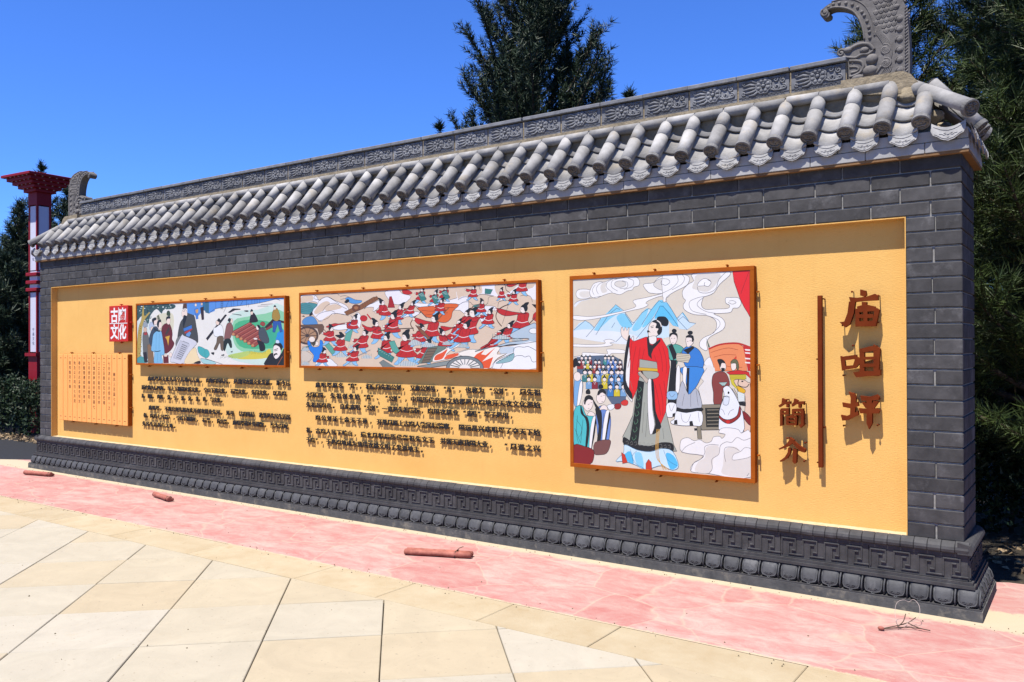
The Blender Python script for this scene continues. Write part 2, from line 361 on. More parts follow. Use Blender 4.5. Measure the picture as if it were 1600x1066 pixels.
for _, i, j, c in slabs:
    gp = 0.0020 + 0.0018*rnd.random(); hf = SL/2 - gp
    hz = 0.002 + rnd.uniform(-0.0025, 0.0025)
    loc = [(sx*hf*ux.x + sy*hf*uy.x, sx*hf*ux.y + sy*hf*uy.y) for sx, sy in ((-1,-1),(1,-1),(1,1),(-1,1))]
    if c.y + 0.47 < YB:
        if full_me is None: full_me = slab_mesh(loc, 0.0).mesh('slab', M['slab'])
        o = obj('slab', full_me, plaza, (c.x, c.y, hz))
        o.rotation_euler = (rnd.uniform(-.002,.002), rnd.uniform(-.002,.002), rnd.uniform(-.004,.004))
    else:
        pl = clip_y([(p[0]+c.x, p[1]+c.y) for p in loc], YB - 0.004)
        if len(pl) < 3: continue
        area = abs(sum(pl[k][0]*pl[(k+1) % len(pl)][1] - pl[(k+1) % len(pl)][0]*pl[k][1] for k in range(len(pl))))/2
        if area < 0.0004: continue
        slab_mesh(pl, 0.001 + hz*0.5).build('slab', M['slab'], plaza)
x = -13.4
while x < 2.5:
    L = rnd.uniform(0.62, 1.25); k0 = rnd.uniform(-0.16, 0.16); k1 = k0
    pl = [(x+0.002, YB+0.003), (x+L-0.002, YB+0.003), (x+L-0.002, -1.314), (x+0.002, -1.314)]
    slab_mesh(pl, rnd.uniform(-0.001, 0.002)).build('border_slab', M['border'], plaza); x += L

# ------------------------------------------------------------------ the screen wall
XL, XR = -11.521, -0.654; YL, YR = -11.222, -0.966; ZB, ZT, ZE = 0.425, 2.367, 2.731; RD = 0.075; TH = 0.575
XC = (XL+XR)/2
wall = empty('screen_wall', (XC, TH/2, 0), 'long grey brick screen wall with yellow recessed panel and tiled roof', 'wall')
def W_(o):      # parent to the wall keeping world placement
    o.parent = wall; o.matrix_parent_inverse = Matrix.Translation((-XC, -TH/2, 0)); return o
g = MB()
g.box((XL+.010, 0.010, 0.0), (YL-.004, TH-.006, ZE)); g.box((YR+.004, 0.010, 0.0), (XR-.010, TH-.006, ZE))
g.box((YL-.004, 0.010, ZT+.004), (YR+.004, TH-.006, ZE)); g.box((YL-.004, RD+.012, 0.0), (YR+.004, TH-.006, ZT+.004)); g.box((YL-.004, 0.006, 0.0), (YR+.004, RD+.012, ZB-.006))
core = W_(g.build('mortar_core', M['mortar']))
g = MB()
g.add([(YL,RD,ZB),(YR,RD,ZB),(YR,RD,ZT),(YL,RD,ZT)], [(0,1,2,3)])
t = 0.006
for a, b in (((YL-t, -0.001, ZB), (YL, RD+.01, ZT+t)), ((YR, -0.001, ZB), (YR+t, RD+.01, ZT+t)), ((YL, -0.001, ZT), (YR, RD+.01, ZT+t))): g.box(a, b)
W_(g.build('stucco_panel', M['stucco']))
g = MB(); g.prism([(-0.008, ZB-.004), (RD-.001, ZB-.004), (RD-.001, ZB+.008), (0.02, ZB+.005)], YL+.001, YR-.001, plane='yz'); W_(g.build('sill', M['dust']))
bm_cache = {}
def brick(L, H, dp, loc, rz=0.0):
    key = (round(L, 3), round(H, 3), dp)
    if key not in bm_cache:
        m = MB(); m.box((-L/2, 0, 0), (L/2, dp, H), bev=0.0042); bm_cache[key] = m.mesh('brick', M['brick'])
    o = W_(obj('brick', bm_cache[key], None, loc, (rnd.uniform(-.003,.003), rnd.uniform(-.002,.002), rz + rnd.uniform(-.002,.002))))
    return o
J = 0.0085; HC = (ZT-ZB)/21; HT = (ZE-ZT)/4
for k in range(21):
    z = ZB + k*HC + J/2
    for x0, x1 in ((XL, YL-t), (YR+t, XR)):
        y = rnd.uniform(-0.0015, 0.0015)
        if k % 2 == 1: brick(x1-x0, HC-J, 0.06, ((x0+x1)/2, y, z))
        else:
            m_ = (x0+x1)/2 + rnd.uniform(-.01,.01); gap = rnd.choice((0.003, 0.0055))
            for a, b in ((x0, m_-gap), (m_+gap, x1)): brick(b-a, HC-J, 0.06, ((a+b)/2, y+rnd.uniform(-.001,.001), z))
for k in range(4):
    z = ZT + t + k*HT + J/2 - (t if k else 0); P = 0.338; off = (0.0 if k % 2 else P/2)
    x0 = XR; first = True
    while x0 > XL + 0.01:
        L = (P if off == 0 or not first else off); first = False
        x1 = max(XL, x0 - L)
        if x1 - XL < 0.05: x1 = XL
        a, b = x1 + (J/2 if x1 > XL else 0), x0 - (J/2 if x0 < XR else 0)
        brick(b-a, HT-J-(t if k == 0 else 0), 0.06, ((a+b)/2, rnd.uniform(-.0015,.0015), z)); x0 = x1
for k in range(25):       # the two end faces
    H = HC if k < 21 else HT; z = (ZB + k*HC if k < 21 else ZT + (k-21)*HT) + J/2
    for X, rz in ((XR, math.pi/2), (XL, -math.pi/2)):
        cuts = [0.063, 0.235, TH] if k % 2 else [0.063, 0.40, TH]
        for a, b in zip(cuts[:-1], cuts[1:]):
            brick(b-a-J, H-J, 0.05, (X, (a+b)/2, z), rz)

# ---- carved base
def ring(mb, off, z0, z1): mb.box((XL-off, -off, z0), (XR+off, TH+off, z1))
g = MB(); ring(g, 0.104, 0.0, 0.060); 
plinth = W_(g.build('plinth', M['baselow']))
g = MB(); ring(g, 0.040, 0.060, 0.170); ring(g, 0.062, 0.170, 0.188); ring(g, 0.050, 0.188, 0.206); ring(g, 0.024, 0.206, 0.352); ring(g, 0.036, 0.352, 0.364); ring(g, 0.008, 0.364, 0.418)
g.box((XL-.098, -.098, 0.060), (XR+.098, TH+.098, 0.069))
def sub(o, par): o.parent = par; o.matrix_parent_inverse = par.matrix_world.inverted() if False else Matrix.Translation((-XC, -TH/2, 0)) ; return o
cbase = W_(g.build('carved_base', M['base']))
def P_(o, par):     # sub-part of a wall part (parts sit with identity placement under the wall)
    o.parent = par; return o
def petal_mesh():
    m = MB(); w = 0.059; nu, nt_ = 11, 9; v = []; f = []
    prof = [(0.046, 0.1690), (0.058, 0.160), (0.070, 0.146), (0.080, 0.126), (0.087, 0.104), (0.090, 0.090), (0.087, 0.080), (0.078, 0.074), (0.050, 0.071)]
    for it, (d, z) in enumerate(prof):
        for iu in range(nu):
            u = -1 + 2*iu/(nu-1); s_ = (1-abs(u)**7)
            wz = w*(1.0 if z > 0.09 else 1.0 - 0.10*((0.09-z)/0.02)**2)
            v.append((u*wz, -(0.040 + (d-0.040)*(0.12+0.88*s_)), z))
    for it in range(nt_-1):
        for iu in range(nu-1):
            a = it*nu+iu; f.append((a, a+1, a+nu+1, a+nu))
    m.add(v, f, 0, True)
    def surf(u, z):     # outward offset at height z
        for (d0, z0), (d1, z1) in zip(prof[:-1], prof[1:]):
            if z1 <= z <= z0: d = d0 + (d1-d0)*(z0-z)/(z0-z1+1e-9); break
        else: d = 0.07
        return -(0.040 + (d-0.040)*(0.12+0.88*(1-abs(u)**7)))
    out = [(-.80,.150),(-.82,.125),(-.80,.100),(-.68,.086),(-.35,.080),(0,.077),(.35,.080),(.68,.086),(.80,.100),(.82,.125),(.80,.150)]
    m.tube([(u*w, surf(u, z)-.001, z) for u, z in out], 0.0048, 6)
    for sg in (-1, 1):
        sp = []
        for q in range(11):
            th = q/10*2.2*math.pi; r_ = 0.010*(1-q/13)
            sp.append((sg*(0.015 - 0.0*q) + sg*r_*math.cos(th)*1.0, None, 0.097 + r_*math.sin(th)*0.8))
        m.tube([(a, surf(a/w, c)-.001, c) for a, _, c in sp], 0.0026, 4)
    m.tube([(-0.010, -0.085, 0.074), (0, -0.094, 0.067), (0.010, -0.085, 0.074)], 0.005, 5)
    m.tube([(w+.0045, -0.050, 0.166), (w+.004, -0.078, 0.135), (w+.004, -0.090, 0.100), (w+.004, -0.084, 0.073)], 0.0055, 5)
    return m.mesh('petal', M['petal'])
pm = petal_mesh()
n = 86; pitch = (XR - XL + 2*0.090)/n
for i in range(n): P_(obj('petal', pm, None, (XL-0.090 + (i+0.5)*pitch, 0, rnd.uniform(-.0012,.0012))), cbase)
for i in range(6):
    yy = -0.05 + (i+0.5)*0.1125
    P_(obj('petal', pm, None, (XR, yy, 0), (0, 0, math.pi/2)), cbase); P_(obj('petal', pm, None, (XL, yy, 0), (0, 0, -math.pi/2)), cbase)
def fret_mesh(L, units):
    m = MB(); z0, z1 = 0.210, 0.350; m.box((-L/2, -0.030, z0), (L/2, 0.0, z1), bev=0.002)
    u = L/units; h = z1-z0; tk = 0.0085
    def bar(ax, az, bx, bz, d):
        x0, x1 = sorted((ax, bx)); q0, q1 = sorted((az, bz))
        m.box((x0-tk/2, -0.0375-d, q0-tk/2), (x1+tk/2, -0.028, q1+tk/2), bev=0.0015)
    for k in range(units):
        o_ = -L/2 + k*u; X = lambda t_: o_ + min(max(t_*u, tk), u - 0.001 if t_ >= 1 else t_*u); Z = lambda t_: z0 + t_*h
        bar(X(.06), Z(.14), X(.06), Z(.86), 0.0); bar(X(.06), Z(.86), X(.70), Z(.86), 0.0004); bar(X(.70), Z(.86), X(.70), Z(.34), 0.0008)
        bar(X(.38), Z(.14), X(1.0), Z(.14), 0.0004); bar(X(.38), Z(.14), X(.38), Z(.66), 0.0008); bar(X(.38), Z(.66), X(.54), Z(.66), 0.0012); bar(X(.54), Z(.34), X(.70), Z(.34), 0.0012)
    m.box((-L/2, -0.036, z1-.006), (L/2, -0.02, z1+.0015)); m.box((-L/2, -0.036, z0-.002), (L/2, -0.02, z0+.005))
    return m.mesh('fret_block', M['base'])
nb = 20; Lb = (XR-XL+0.048)/nb; fm = fret_mesh(Lb-.004, 4)
for i in range(nb): P_(obj('fret_block', fm, None, (XL-.024 + (i+.5)*Lb, rnd.uniform(-.001,.001), rnd.uniform(-.001,.001))), cbase)
fs = fret_mesh(TH+.044, 4)
P_(obj('fret_block', fs, None, (XR, TH/2, 0), (0, 0, math.pi/2)), cbase); P_(obj('fret_block', fs, None, (XL, TH/2, 0), (0, 0, -math.pi/2)), cbase)
def cornice_mesh(w):
    m = MB(); pr = [(0.0, 0.364), (-0.040, 0.364), (-0.050, 0.373), (-0.053, 0.388), (-0.048, 0.404), (-0.034, 0.419), (-0.012, 0.430), (0.0, 0.431)]
    v = []; n_ = len(pr)
    for sx, sc in ((-1, 0.955), (-0.9, 1.0), (0.9, 1.0), (1, 0.955)):
        for y, z in pr: v.append((sx*w/2, y*sc, 0.364 + (z-0.364)*(0.985 if abs(sx) == 1 else 1)))
    f = [tuple(range(n_)), tuple(range(3*n_, 4*n_))[::-1]]
    for a in range(3):
        for k in range(n_-1): f.append((a*n_+k, (a+1)*n_+k, (a+1)*n_+k+1, a*n_+k+1))
    m.add(v, f, 0, False); return m.mesh('cornice_brick', M['base'])
nc = 148; Lc = (XR-XL+.06)/nc; cm = cornice_mesh(Lc-.0025)
for i in range(nc): P_(obj('cornice_brick', cm, None, (XL-.03+(i+.5)*Lc, rnd.uniform(-.0015,.0015), rnd.uniform(-.0015,.0010))), cbase)
for i in range(8):
    yy = (i+.5)*TH/8; P_(obj('cornice_brick', cm, None, (XR, yy, 0), (0,0,math.pi/2)), cbase); P_(obj('cornice_brick', cm, None, (XL, yy, 0), (0,0,-math.pi/2)), cbase)
for X, s_ in ((XR, 1), (XL, -1)):
    m = MB(); m.prism([(X-s_*.03, 0.364),(X+s_*.045, 0.364),(X+s_*.052, 0.388),(X+s_*.036, 0.418),(X-s_*.03, 0.432)], -0.05, -0.0, plane='xz'); P_(m.build('cornice_brick', M['base']), cbase)
# ------------------------------------------------------------------ the roof
EO = 0.045; E0 = Vector((0, -0.078, 2.922)); T0 = Vector((0, 0.205, 3.250)); AX = (T0-E0); LEN = AX.length; AX.normalize()   # barrel axis, from eave to ridge
PHI = math.atan2(AX.z, AX.y)          # slope
g = MB()
# mortar bed under the tiles (hipped) with the soffit strip
zb, zt = 2.862, 3.262; ye, yr = -0.062, 0.19; xe = 0.060; xr = 0.32
def hip_bed(m, zb, zt, ye, yr, xe, xr, mi=0):
    yb, yq = TH-ye, TH-yr
    v = [(XL-xe,ye,zb),(XR+xe,ye,zb),(XR+xe,yb,zb),(XL-xe,yb,zb),(XL+xr,yr,zt),(XR-xr,yr,zt),(XR-xr,yq,zt),(XL+xr,yq,zt)]
    m.add(v, [(0,3,2,1),(4,5,6,7),(0,1,5,4),(1,2,6,5),(2,3,7,6),(3,0,4,7)], mi)
hip_bed(g, 2.775, 3.120, -0.036, 0.225, 0.036, 0.36)
g.box((XL+.36, 0.185, 3.10), (XR-.36, TH-.185, 3.302))
roof = W_(g.build('roof', M['tan']))
def Q_(o): return P_(o, roof)
# soffit boards under the eave fascia
g = MB(); g.box((XL-EO+.004, -EO+.004, ZE-.012), (XR+EO-.004, TH+EO-.004, ZE+.004)); Q_(g.build('soffit_board', M['soffit']))
def fascia_run(z0, z1, off, shift, mat=M['fascia']):
    L = 0.335
    def run(a, b, place):
        x = a - shift
        while x < b - 0.002:
            p, q = max(x, a), min(x+L, b)
            if q - p > 0.02: place(p+.0015, q-.0015)
            x += L
    def front(y0, y1):
        def pl(p, q):
            m = MB(); m.box((p, y0, z0), (q, y1, z1), bev=0.003); Q_(m.build('eave_block', mat))
        return pl
    run(XL-off, XR+off, front(-off, 0.05)); run(XL-off, XR+off, front(TH-.05, TH+off))
    for x0, x1 in ((XR-.05, XR+off), (XL-off, XL+.05)):
        m = MB(); m.box((x0, 0.053, z0), (x1, TH-.053, z1), bev=0.003); Q_(m.build('eave_block', mat))
fascia_run(ZE+.005, ZE+.067, EO, 0.0); fascia_run(ZE+.070, ZE+.134, EO-.004, 0.17)
# barrel tiles
def barrel_mesh(L, r, name='barrel_tile', arc=250):
    m = MB(); n_ = 14; v = []; f = []
    for s_ in (0.0, L):
        for k in range(n_+1):
            th = R(-arc/2 + arc*k/n_); v.append((r*math.sin(th), s_, r*math.cos(th)))
        for k in range(n_+1):
            th = R(-arc/2 + arc*k/n_); v.append(((r-.013)*math.sin(th), s_, (r-.013)*math.cos(th)))
    n1 = n_+1
    for k in range(n_):
        f += [(k, k+1, 2*n1+k+1, 2*n1+k), (k, n1+k, n1+k+1, k+1), (2*n1+k, 2*n1+k+1, 3*n1+k+1, 3*n1+k)]
    m.add(v, f, 0, True)
    jv = [((r-.007)*math.sin(R(-arc/2+arc*k/n_)), s_, (r-.007)*math.cos(R(-arc/2+arc*k/n_))) for s_ in (L-.004, L+.012) for k in range(n1)]
    m.add(jv, [(k, k+1, n1+k+1, n1+k) for k in range(n_)], 1, True)      # dark mortar joint behind the tile's upper end
    return m.mesh(name, [M['tile'], M['base']])
def cap_mesh(r):
    m = MB(); n_ = 20
    def disc(r0, y0, r1, y1):
        v = [(r0*math.sin(2*math.pi*k/n_), y0, r0*math.cos(2*math.pi*k/n_)) for k in range(n_)] + [(r1*math.sin(2*math.pi*k/n_), y1, r1*math.cos(2*math.pi*k/n_)) for k in range(n_)]
        m.add(v, [(k, (k+1) % n_, n_+(k+1) % n_, n_+k) for k in range(n_)], 0, False)
    disc(r, 0.02, r, -0.006); disc(r, -0.006, r*.86, -0.010); disc(r*.86, -0.010, r*.80, -0.003)
    m.add([(r*.80*math.sin(2*math.pi*k/n_), -0.003, r*.80*math.cos(2*math.pi*k/n_)) for k in range(n_)], [tuple(range(n_))])
    b_ = lambda x, z, rr, sc=(1, 1.1, 1): m.ball((x*r, -0.004, z*r), rr*r, 8, 5, 0, sc)
    b_(-.27, .16, .15); b_(.27, .16, .15); b_(0, -.10, .17, (1.0, .8, .9))                         # eyes and nose of the beast
    m.tube([(-.58*r,-.006,.30*r),(-.34*r,-.010,.46*r),(-.06*r,-.008,.30*r)], .075*r, 5); m.tube([(.58*r,-.006,.30*r),(.34*r,-.010,.46*r),(.06*r,-.008,.30*r)], .075*r, 5)
    m.tube([(-.50*r,-.006,-.22*r),(-.28*r,-.010,-.44*r),(0,-.011,-.34*r),(.28*r,-.010,-.44*r),(.50*r,-.006,-.22*r)], .075*r, 5)
    m.tube([(-.22*r,-.007,-.60*r),(0,-.010,-.66*r),(.22*r,-.007,-.60*r)], .06*r, 5)
    for s_ in (-1, 1):
        m.tube([(s_*.52*r,-.006,.05*r),(s_*.68*r,-.008,.0),(s_*.62*r,-.006,-.22*r)], .05*r, 5); m.tube([(s_*.12*r,-.008,.62*r),(s_*.05*r,-.01,.48*r)], .05*r, 5)
    return m.mesh('tile_end_cap', M['cap'])
BR = 0.0485; L1 = 0.235; L2 = LEN - L1 - 0.040
bl, bu, bc = barrel_mesh(L1, BR), barrel_mesh(L2, BR*.965), cap_mesh(BR*1.09)
def place_row(origin, rz, first=0.0, last=LEN, jit=0.0065):
    """one row of barrel tiles running up the slope from origin, turned rz about Z (0 = front slope)"""
    rot = Matrix.Rotation(rz + rnd.uniform(-.022,.022), 4, 'Z') @ Matrix.Rotation(PHI + rnd.uniform(-.018,.018), 4, 'X')
    base = Vector(origin) + Vector((rnd.uniform(-jit, jit), 0, rnd.uniform(-jit, jit)*.6))
    def put(me, name, s_, roll=0.0):
        o = Q_(obj(name, me)); o.matrix_local = Matrix.Translation(base) @ rot @ Matrix.Translation((0, s_, 0)) @ Matrix.Rotation(roll, 4, 'Y'); return o
    put(bl, 'barrel_tile', 0.0)
    if last > L1 + .05: put(bu, 'barrel_tile', L1 + .010)
    put(bc, 'tile_end_cap', -0.004, rnd.uniform(-.5,.5))
NB = 49; BX = [-0.855 - 10.465*i/(NB-1) for i in range(NB)]; PITCH = 10.465/(NB-1)
for i, x in enumerate(BX):
    short = i in (0, NB-1)
    place_row((x, E0.y, E0.z), 0.0, 0.0, 0.2 if short else LEN)
    place_row((x, TH-E0.y, E0.z), math.pi, 0.0, 0.2 if short else LEN)
for X, s_ in ((XR, 1), (XL, -1)):
    for yy in (0.215, 0.36): place_row((X+s_*0.070, yy, E0.z-.01), s_*math.pi/2, 0.0, LEN-.12)
# hip rows: a barrel runs down each roof corner
def hip_row(cx, cy, sx, sy):
    a = Vector((cx + sx*0.055, cy + sy*0.085, 2.960)); b = Vector((cx - sx*0.30, cy - sy*0.215, 3.215))
    d = (b-a); L = d.length; d.normalize()
    rot = d.to_track_quat('Y', 'Z').to_matrix().to_4x4()
    me1, me2 = barrel_mesh(L*.78, 0.050), barrel_mesh(L*.20, 0.049)
    for me, nm, s_ in ((me1, 'barrel_tile', 0.0), (me2, 'barrel_tile', L*.785), (bc, 'tile_end_cap', -.004)):
        o = Q_(obj(nm, me)); o.matrix_local = Matrix.Translation(a) @ rot @ Matrix.Translation((0, s_, 0))
for cx, sx in ((XR, 1), (XL, -1)):
    for cy, sy in ((0.0, -1), (TH, 1)): hip_row(cx, cy, sx, sy)
# pan tiles between the barrels and drip tiles at the eave
def pan_mesh(w, L, sag, th=0.013):
    m = MB(); n_ = 8; v = []; f = []
    for s_, up in ((0.0, 0.026), (L, 0.0)):
        for q in (0, -th):
            for k in range(n_+1):
                u = -1+2*k/n_; v.append((u*w/2, s_, sag*(u*u) + up + q))
    n1 = n_+1
    for k in range(n_): f += [(k, k+1, 2*n1+k+1, 2*n1+k), (n1+k, 3*n1+k, 3*n1+k+1, n1+k+1), (k, n1+k, n1+k+1, k+1)]
    m.add(v, f, 0, True); return m.mesh('pan_tile', M['tile'])
def drip_mesh(w, sag, h):
    """curved lip hanging from the lowest pan tile: scalloped to a point, raised rim and leaf relief"""
    m = MB(); n_ = 16; v = []; f = []
    def top(u): return sag*u*u
    def bot(u):
        a = abs(u); return -h*(1 - 0.60*a**1.25) + 0.0025*math.cos(a*9.5)*(a > .12)
    rows = 4
    for q in (0.0, 0.010):
        for r_ in range(rows+1):
            t_ = r_/rows
            for k in range(n_+1):
                u = -1+2*k/n_; z = top(u)*(1-t_) + (bot(u) + (sag*.55 if abs(u) > .93 else 0))*t_
                v.append((u*w/2, q - 0.022*t_ - 0.008*(1-u*u), z))
    n1 = n_+1; o2 = (rows+1)*n1
    for r_ in range(rows):
        for k in range(n_):
            a = r_*n1+k; f += [(a, a+n1, a+n1+1, a+1), (o2+a, o2+a+1, o2+a+n1+1, o2+a+n1)]
    for k in range(n_): f.append((rows*n1+k, o2+rows*n1+k, o2+rows*n1+k+1, rows*n1+k+1)); f.append((k, k+1, o2+k+1, o2+k))
    m.add(v, f, 0, False)
    S_ = lambda u, t_: (u*w/2, -0.022*t_ - 0.008*(1-u*u) - 0.001, top(u)*(1-t_) + bot(u)*t_)
    m.tube([S_(-.86+1.72*k/14, 0.22) for k in range(15)], 0.0022, 4)
    m.tube([S_(-.80+1.60*k/14, 0.86) for k in range(15)], 0.0026, 4)
    for u, t_, r_ in ((0, .52, .008), (-.20, .46, .006), (.20, .46, .006), (0, .72, .006)):
        c_ = S_(u, t_); m.ball(c_, r_, 7, 4, 0, (1.1, .35, .9))
    m.tube([S_(-.52, .66), S_(-.36, .56), S_(-.24, .62), S_(-.12, .52)], 0.0022, 4); m.tube([S_(.52, .66), S_(.36, .56), S_(.24, .62), S_(.12, .52)], 0.0022, 4)
    return m.mesh('drip_tile', M['drip'])
PW = PITCH - 0.052; pmh = pan_mesh(PW, 0.185, 0.034); dm = drip_mesh(PW*1.0, 0.028, 0.070); dw = drip_mesh(0.185, 0.034, 0.082)
rotS = Matrix.Rotation(PHI, 4, 'X')
def pans(xc, front=True, n_=3, dmesh=None):
    Tm = Matrix.Identity(4) if front else (Matrix.Translation((2*xc, TH, 0)) @ Matrix.Rotation(math.pi, 4, 'Z'))
    for k in range(n_):
        o = Q_(obj('pan_tile', pmh)); s_ = -0.030 + k*0.150 + rnd.uniform(-.004,.004)
        o.matrix_local = Tm @ Matrix.Translation((xc + rnd.uniform(-.003,.003), E0.y, E0.z)) @ rotS @ Matrix.Translation((0, s_, -0.086)) @ Matrix.Rotation(rnd.uniform(-.015,.015), 4, 'Y')
    o = Q_(obj('drip_tile', dmesh or dm))
    o.matrix_local = Tm @ Matrix.Translation((xc + rnd.uniform(-.003,.003), -.050, E0.z-.066 + rnd.uniform(-.003,.003))) @ Matrix.Rotation(rnd.uniform(-.03,.03), 4, 'Y') @ Matrix.Rotation(R(6), 4, 'X')
for i in range(NB-1):
    pans((BX[i]+BX[i+1])/2)
    if 0 < i < NB-2: pans((BX[i]+BX[i+1])/2, False)
for X, s_ in ((XR, 1), (XL, -1)):
    o = Q_(obj('drip_tile', dw)); o.matrix_local = Matrix.Translation((X - s_*0.062, -.058, E0.z-.050)) @ Matrix.Rotation(R(6), 4, 'X')
    for yy in (0.005, 0.19, 0.385, 0.57):
        o = Q_(obj('drip_tile', dm)); o.matrix_local = Matrix.Translation((X + s_*0.058, yy, E0.z-.073)) @ Matrix.Rotation(s_*math.pi/2, 4, 'Z') @ Matrix.Rotation(R(6), 4, 'X')
# half-round tiles laid lengthwise at the foot of the ridge, one between each pair of barrels
m = MB(); m.tube([(-PITCH/2+.004, 0, 0), (PITCH/2-.004, 0, 0)], 0.036, 14); hm = m.mesh('ridge_foot_tile', M['tile'])
for i in range(NB-1):
    xm = (BX[i]+BX[i+1])/2
    if XL+.40 < xm < XR-.40:
        for yy in (0.172, TH-.172):
            o = Q_(obj('ridge_foot_tile', hm, None, (xm + rnd.uniform(-.003,.003), yy, 3.238 + rnd.uniform(-.003,.003)), (0, rnd.uniform(-.012,.012), 0)))
# ridge: carved panels, mortar bed, coping, end ornaments
RX0, RX1 = -10.888, -1.350; RY = 0.212
g = MB(); g.box((RX0, RY+.012, 3.255), (RX1, TH-RY-.012, 3.452))
g.prism([(0.172, 3.262), (RY+.02, 3.262), (RY+.02, 3.300), (RY-.006, 3.300)], RX0-.34, RX1+.34, plane='yz'); g.prism([(TH-.172, 3.262), (TH-RY-.02, 3.262), (TH-RY-.02, 3.300), (TH-RY+.006, 3.300)], RX0-.34, RX1+.34, plane='yz')
Q_(g.build('ridge_bed', M['tan']))
def spiral(cx, cz, r0, turns, a0, sg=1, n_=18, shrink=.88):
    return [(cx + (r0*(1-shrink*k/n_))*math.cos(a0+sg*2*math.pi*turns*k/n_), cz + (r0*(1-shrink*k/n_))*math.sin(a0+sg*2*math.pi*turns*k/n_)) for k in range(n_+1)]
def ridge_panel_mesh(L):
    m = MB(); z0, z1 = 3.302, 3.452; m.box((-L/2, 0, z0), (L/2, 0.03, z1), bev=0.002)
    zc = 3.393; Y = -0.003
    def line(p, r_=0.004, fl=1.0): m.tube([(x, Y, z) for x, z in p], r_*1.35, 6, flat=fl)
    # peony: outer ruffled petals, inner ring, boss
    pts = []
    for k in range(49):
        th = 2*math.pi*k/48; rr = 0.048 + 0.008*abs(math.sin(4*th)); pts.append((rr*math.cos(th), zc + rr*math.sin(th)*.98))
    line(pts, 0.0055)
    for k in range(8):
        th = 2*math.pi*(k+.5)/8; m.ball((0.037*math.cos(th), Y, zc+.037*math.sin(th)), 0.0165, 7, 4, 0, (1, .75, 1))
    line([(0.023*math.cos(2*math.pi*k/20), zc + .023*math.sin(2*math.pi*k/20)) for k in range(21)], 0.0045)
    m.ball((0, Y-.005, zc), 0.014, 8, 5, 0, (1, .9, 1))
    # leaves fanning on the left, scrolls on the right
    for k in range(5):
        a = R(150 + k*19); b0 = 0.056
        p = [(b0*math.cos(a)+0, zc+b0*math.sin(a)*.9), ((b0+.04)*math.cos(a), zc+(b0+.030)*math.sin(a)+.006), ((b0+.085)*math.cos(a)-.006, zc+(b0+.040)*math.sin(a)*.8+.002)]
        m.tube([(x, Y, min(max(z, 3.338), 3.444)) for x, z in p], [.011, .010, .004], 6, flat=.9)
    for sp in (spiral(.086, 3.424, .021, 1.4, 2.6, -1), spiral(.134, 3.412, .022, 1.4, 1.2, 1), spiral(.092, 3.372, .023, 1.3, 3.0, 1), spiral(.142, 3.364, .020, 1.4, 2.0, -1), spiral(-.138, 3.428, .015, 1.3, 0.5, 1), spiral(-.140, 3.360, .015, 1.3, 5.5, -1)): line(sp, 0.0042)
    line([(.052, 3.362), (.075, 3.350), (.110, 3.348), (.150, 3.352)], .005); line([(.05, 3.43), (.075, 3.44), (.11, 3.437), (.15, 3.435)], .004)
    # key-fret strip along the foot
    u = 0.0305; n_ = int((L-.02)/u)
    for k in range(n_):
        x = -n_*u/2 + k*u
        for ax, az, bx, bz in ((0,.0,0,1),(0,1,.7,1),(.7,1,.7,.3),(.35,0,1,0),(.35,0,.35,.65)):
            m.box((x+min(ax,bx)*u-.0016, -0.004, 3.309+min(az,bz)*.019-.0016), (x+max(ax,bx)*u+.0016, 0.001, 3.309+max(az,bz)*.019+.0016))
    m.box((-L/2+.002, -0.004, 3.3335), (L/2-.002, 0.001, 3.3365))
    return m.mesh('ridge_panel', M['ridge'])
NP = 26; PL = (RX1-RX0)/NP; rp = ridge_panel_mesh(PL-.014)
g = MB()
cope_me = MB(); cope_me.box((-PL/2+.001, RY-.020, 3.4580), (PL/2-.001, TH-RY+.020, 3.488), bev=0.004); cope_me = cope_me.mesh('coping_brick', M['ridge'])
for i in range(NP):
    xm = RX0 + (i+.5)*PL
    Q_(obj('ridge_panel', rp, None, (xm, RY+.004 + rnd.uniform(-.0015,.0015), rnd.uniform(-.001,.001))))
    Q_(obj('ridge_panel', rp, None, (xm, TH-RY-.004, 0), (0, 0, math.pi)))
    Q_(obj('coping_brick', cope_me, None, (xm, 0, rnd.uniform(-.001,.001)), (0, rnd.uniform(-.002,.002), 0)))
def crv(pts, n_=6, closed=False):
    """Catmull-Rom through 2-D points"""
    out = []; N = len(pts)
    for i in range(N if closed else N-1):
        p0, p1, p2, p3 = (pts[(i-1) % N] if closed or i > 0 else pts[0]), pts[i], pts[(i+1) % N], (pts[(i+2) % N] if closed or i+2 < N else pts[-1])
        for k in range(n_):
            t_ = k/n_; out.append(tuple(0.5*((2*b)+(-a+c)*t_+(2*a-5*b+4*c-d)*t_*t_+(-a+3*b-3*c+d)*t_**3) for a, b, c, d in zip(p0, p1, p2, p3)))
    if not closed: out.append(pts[-1])
    return out
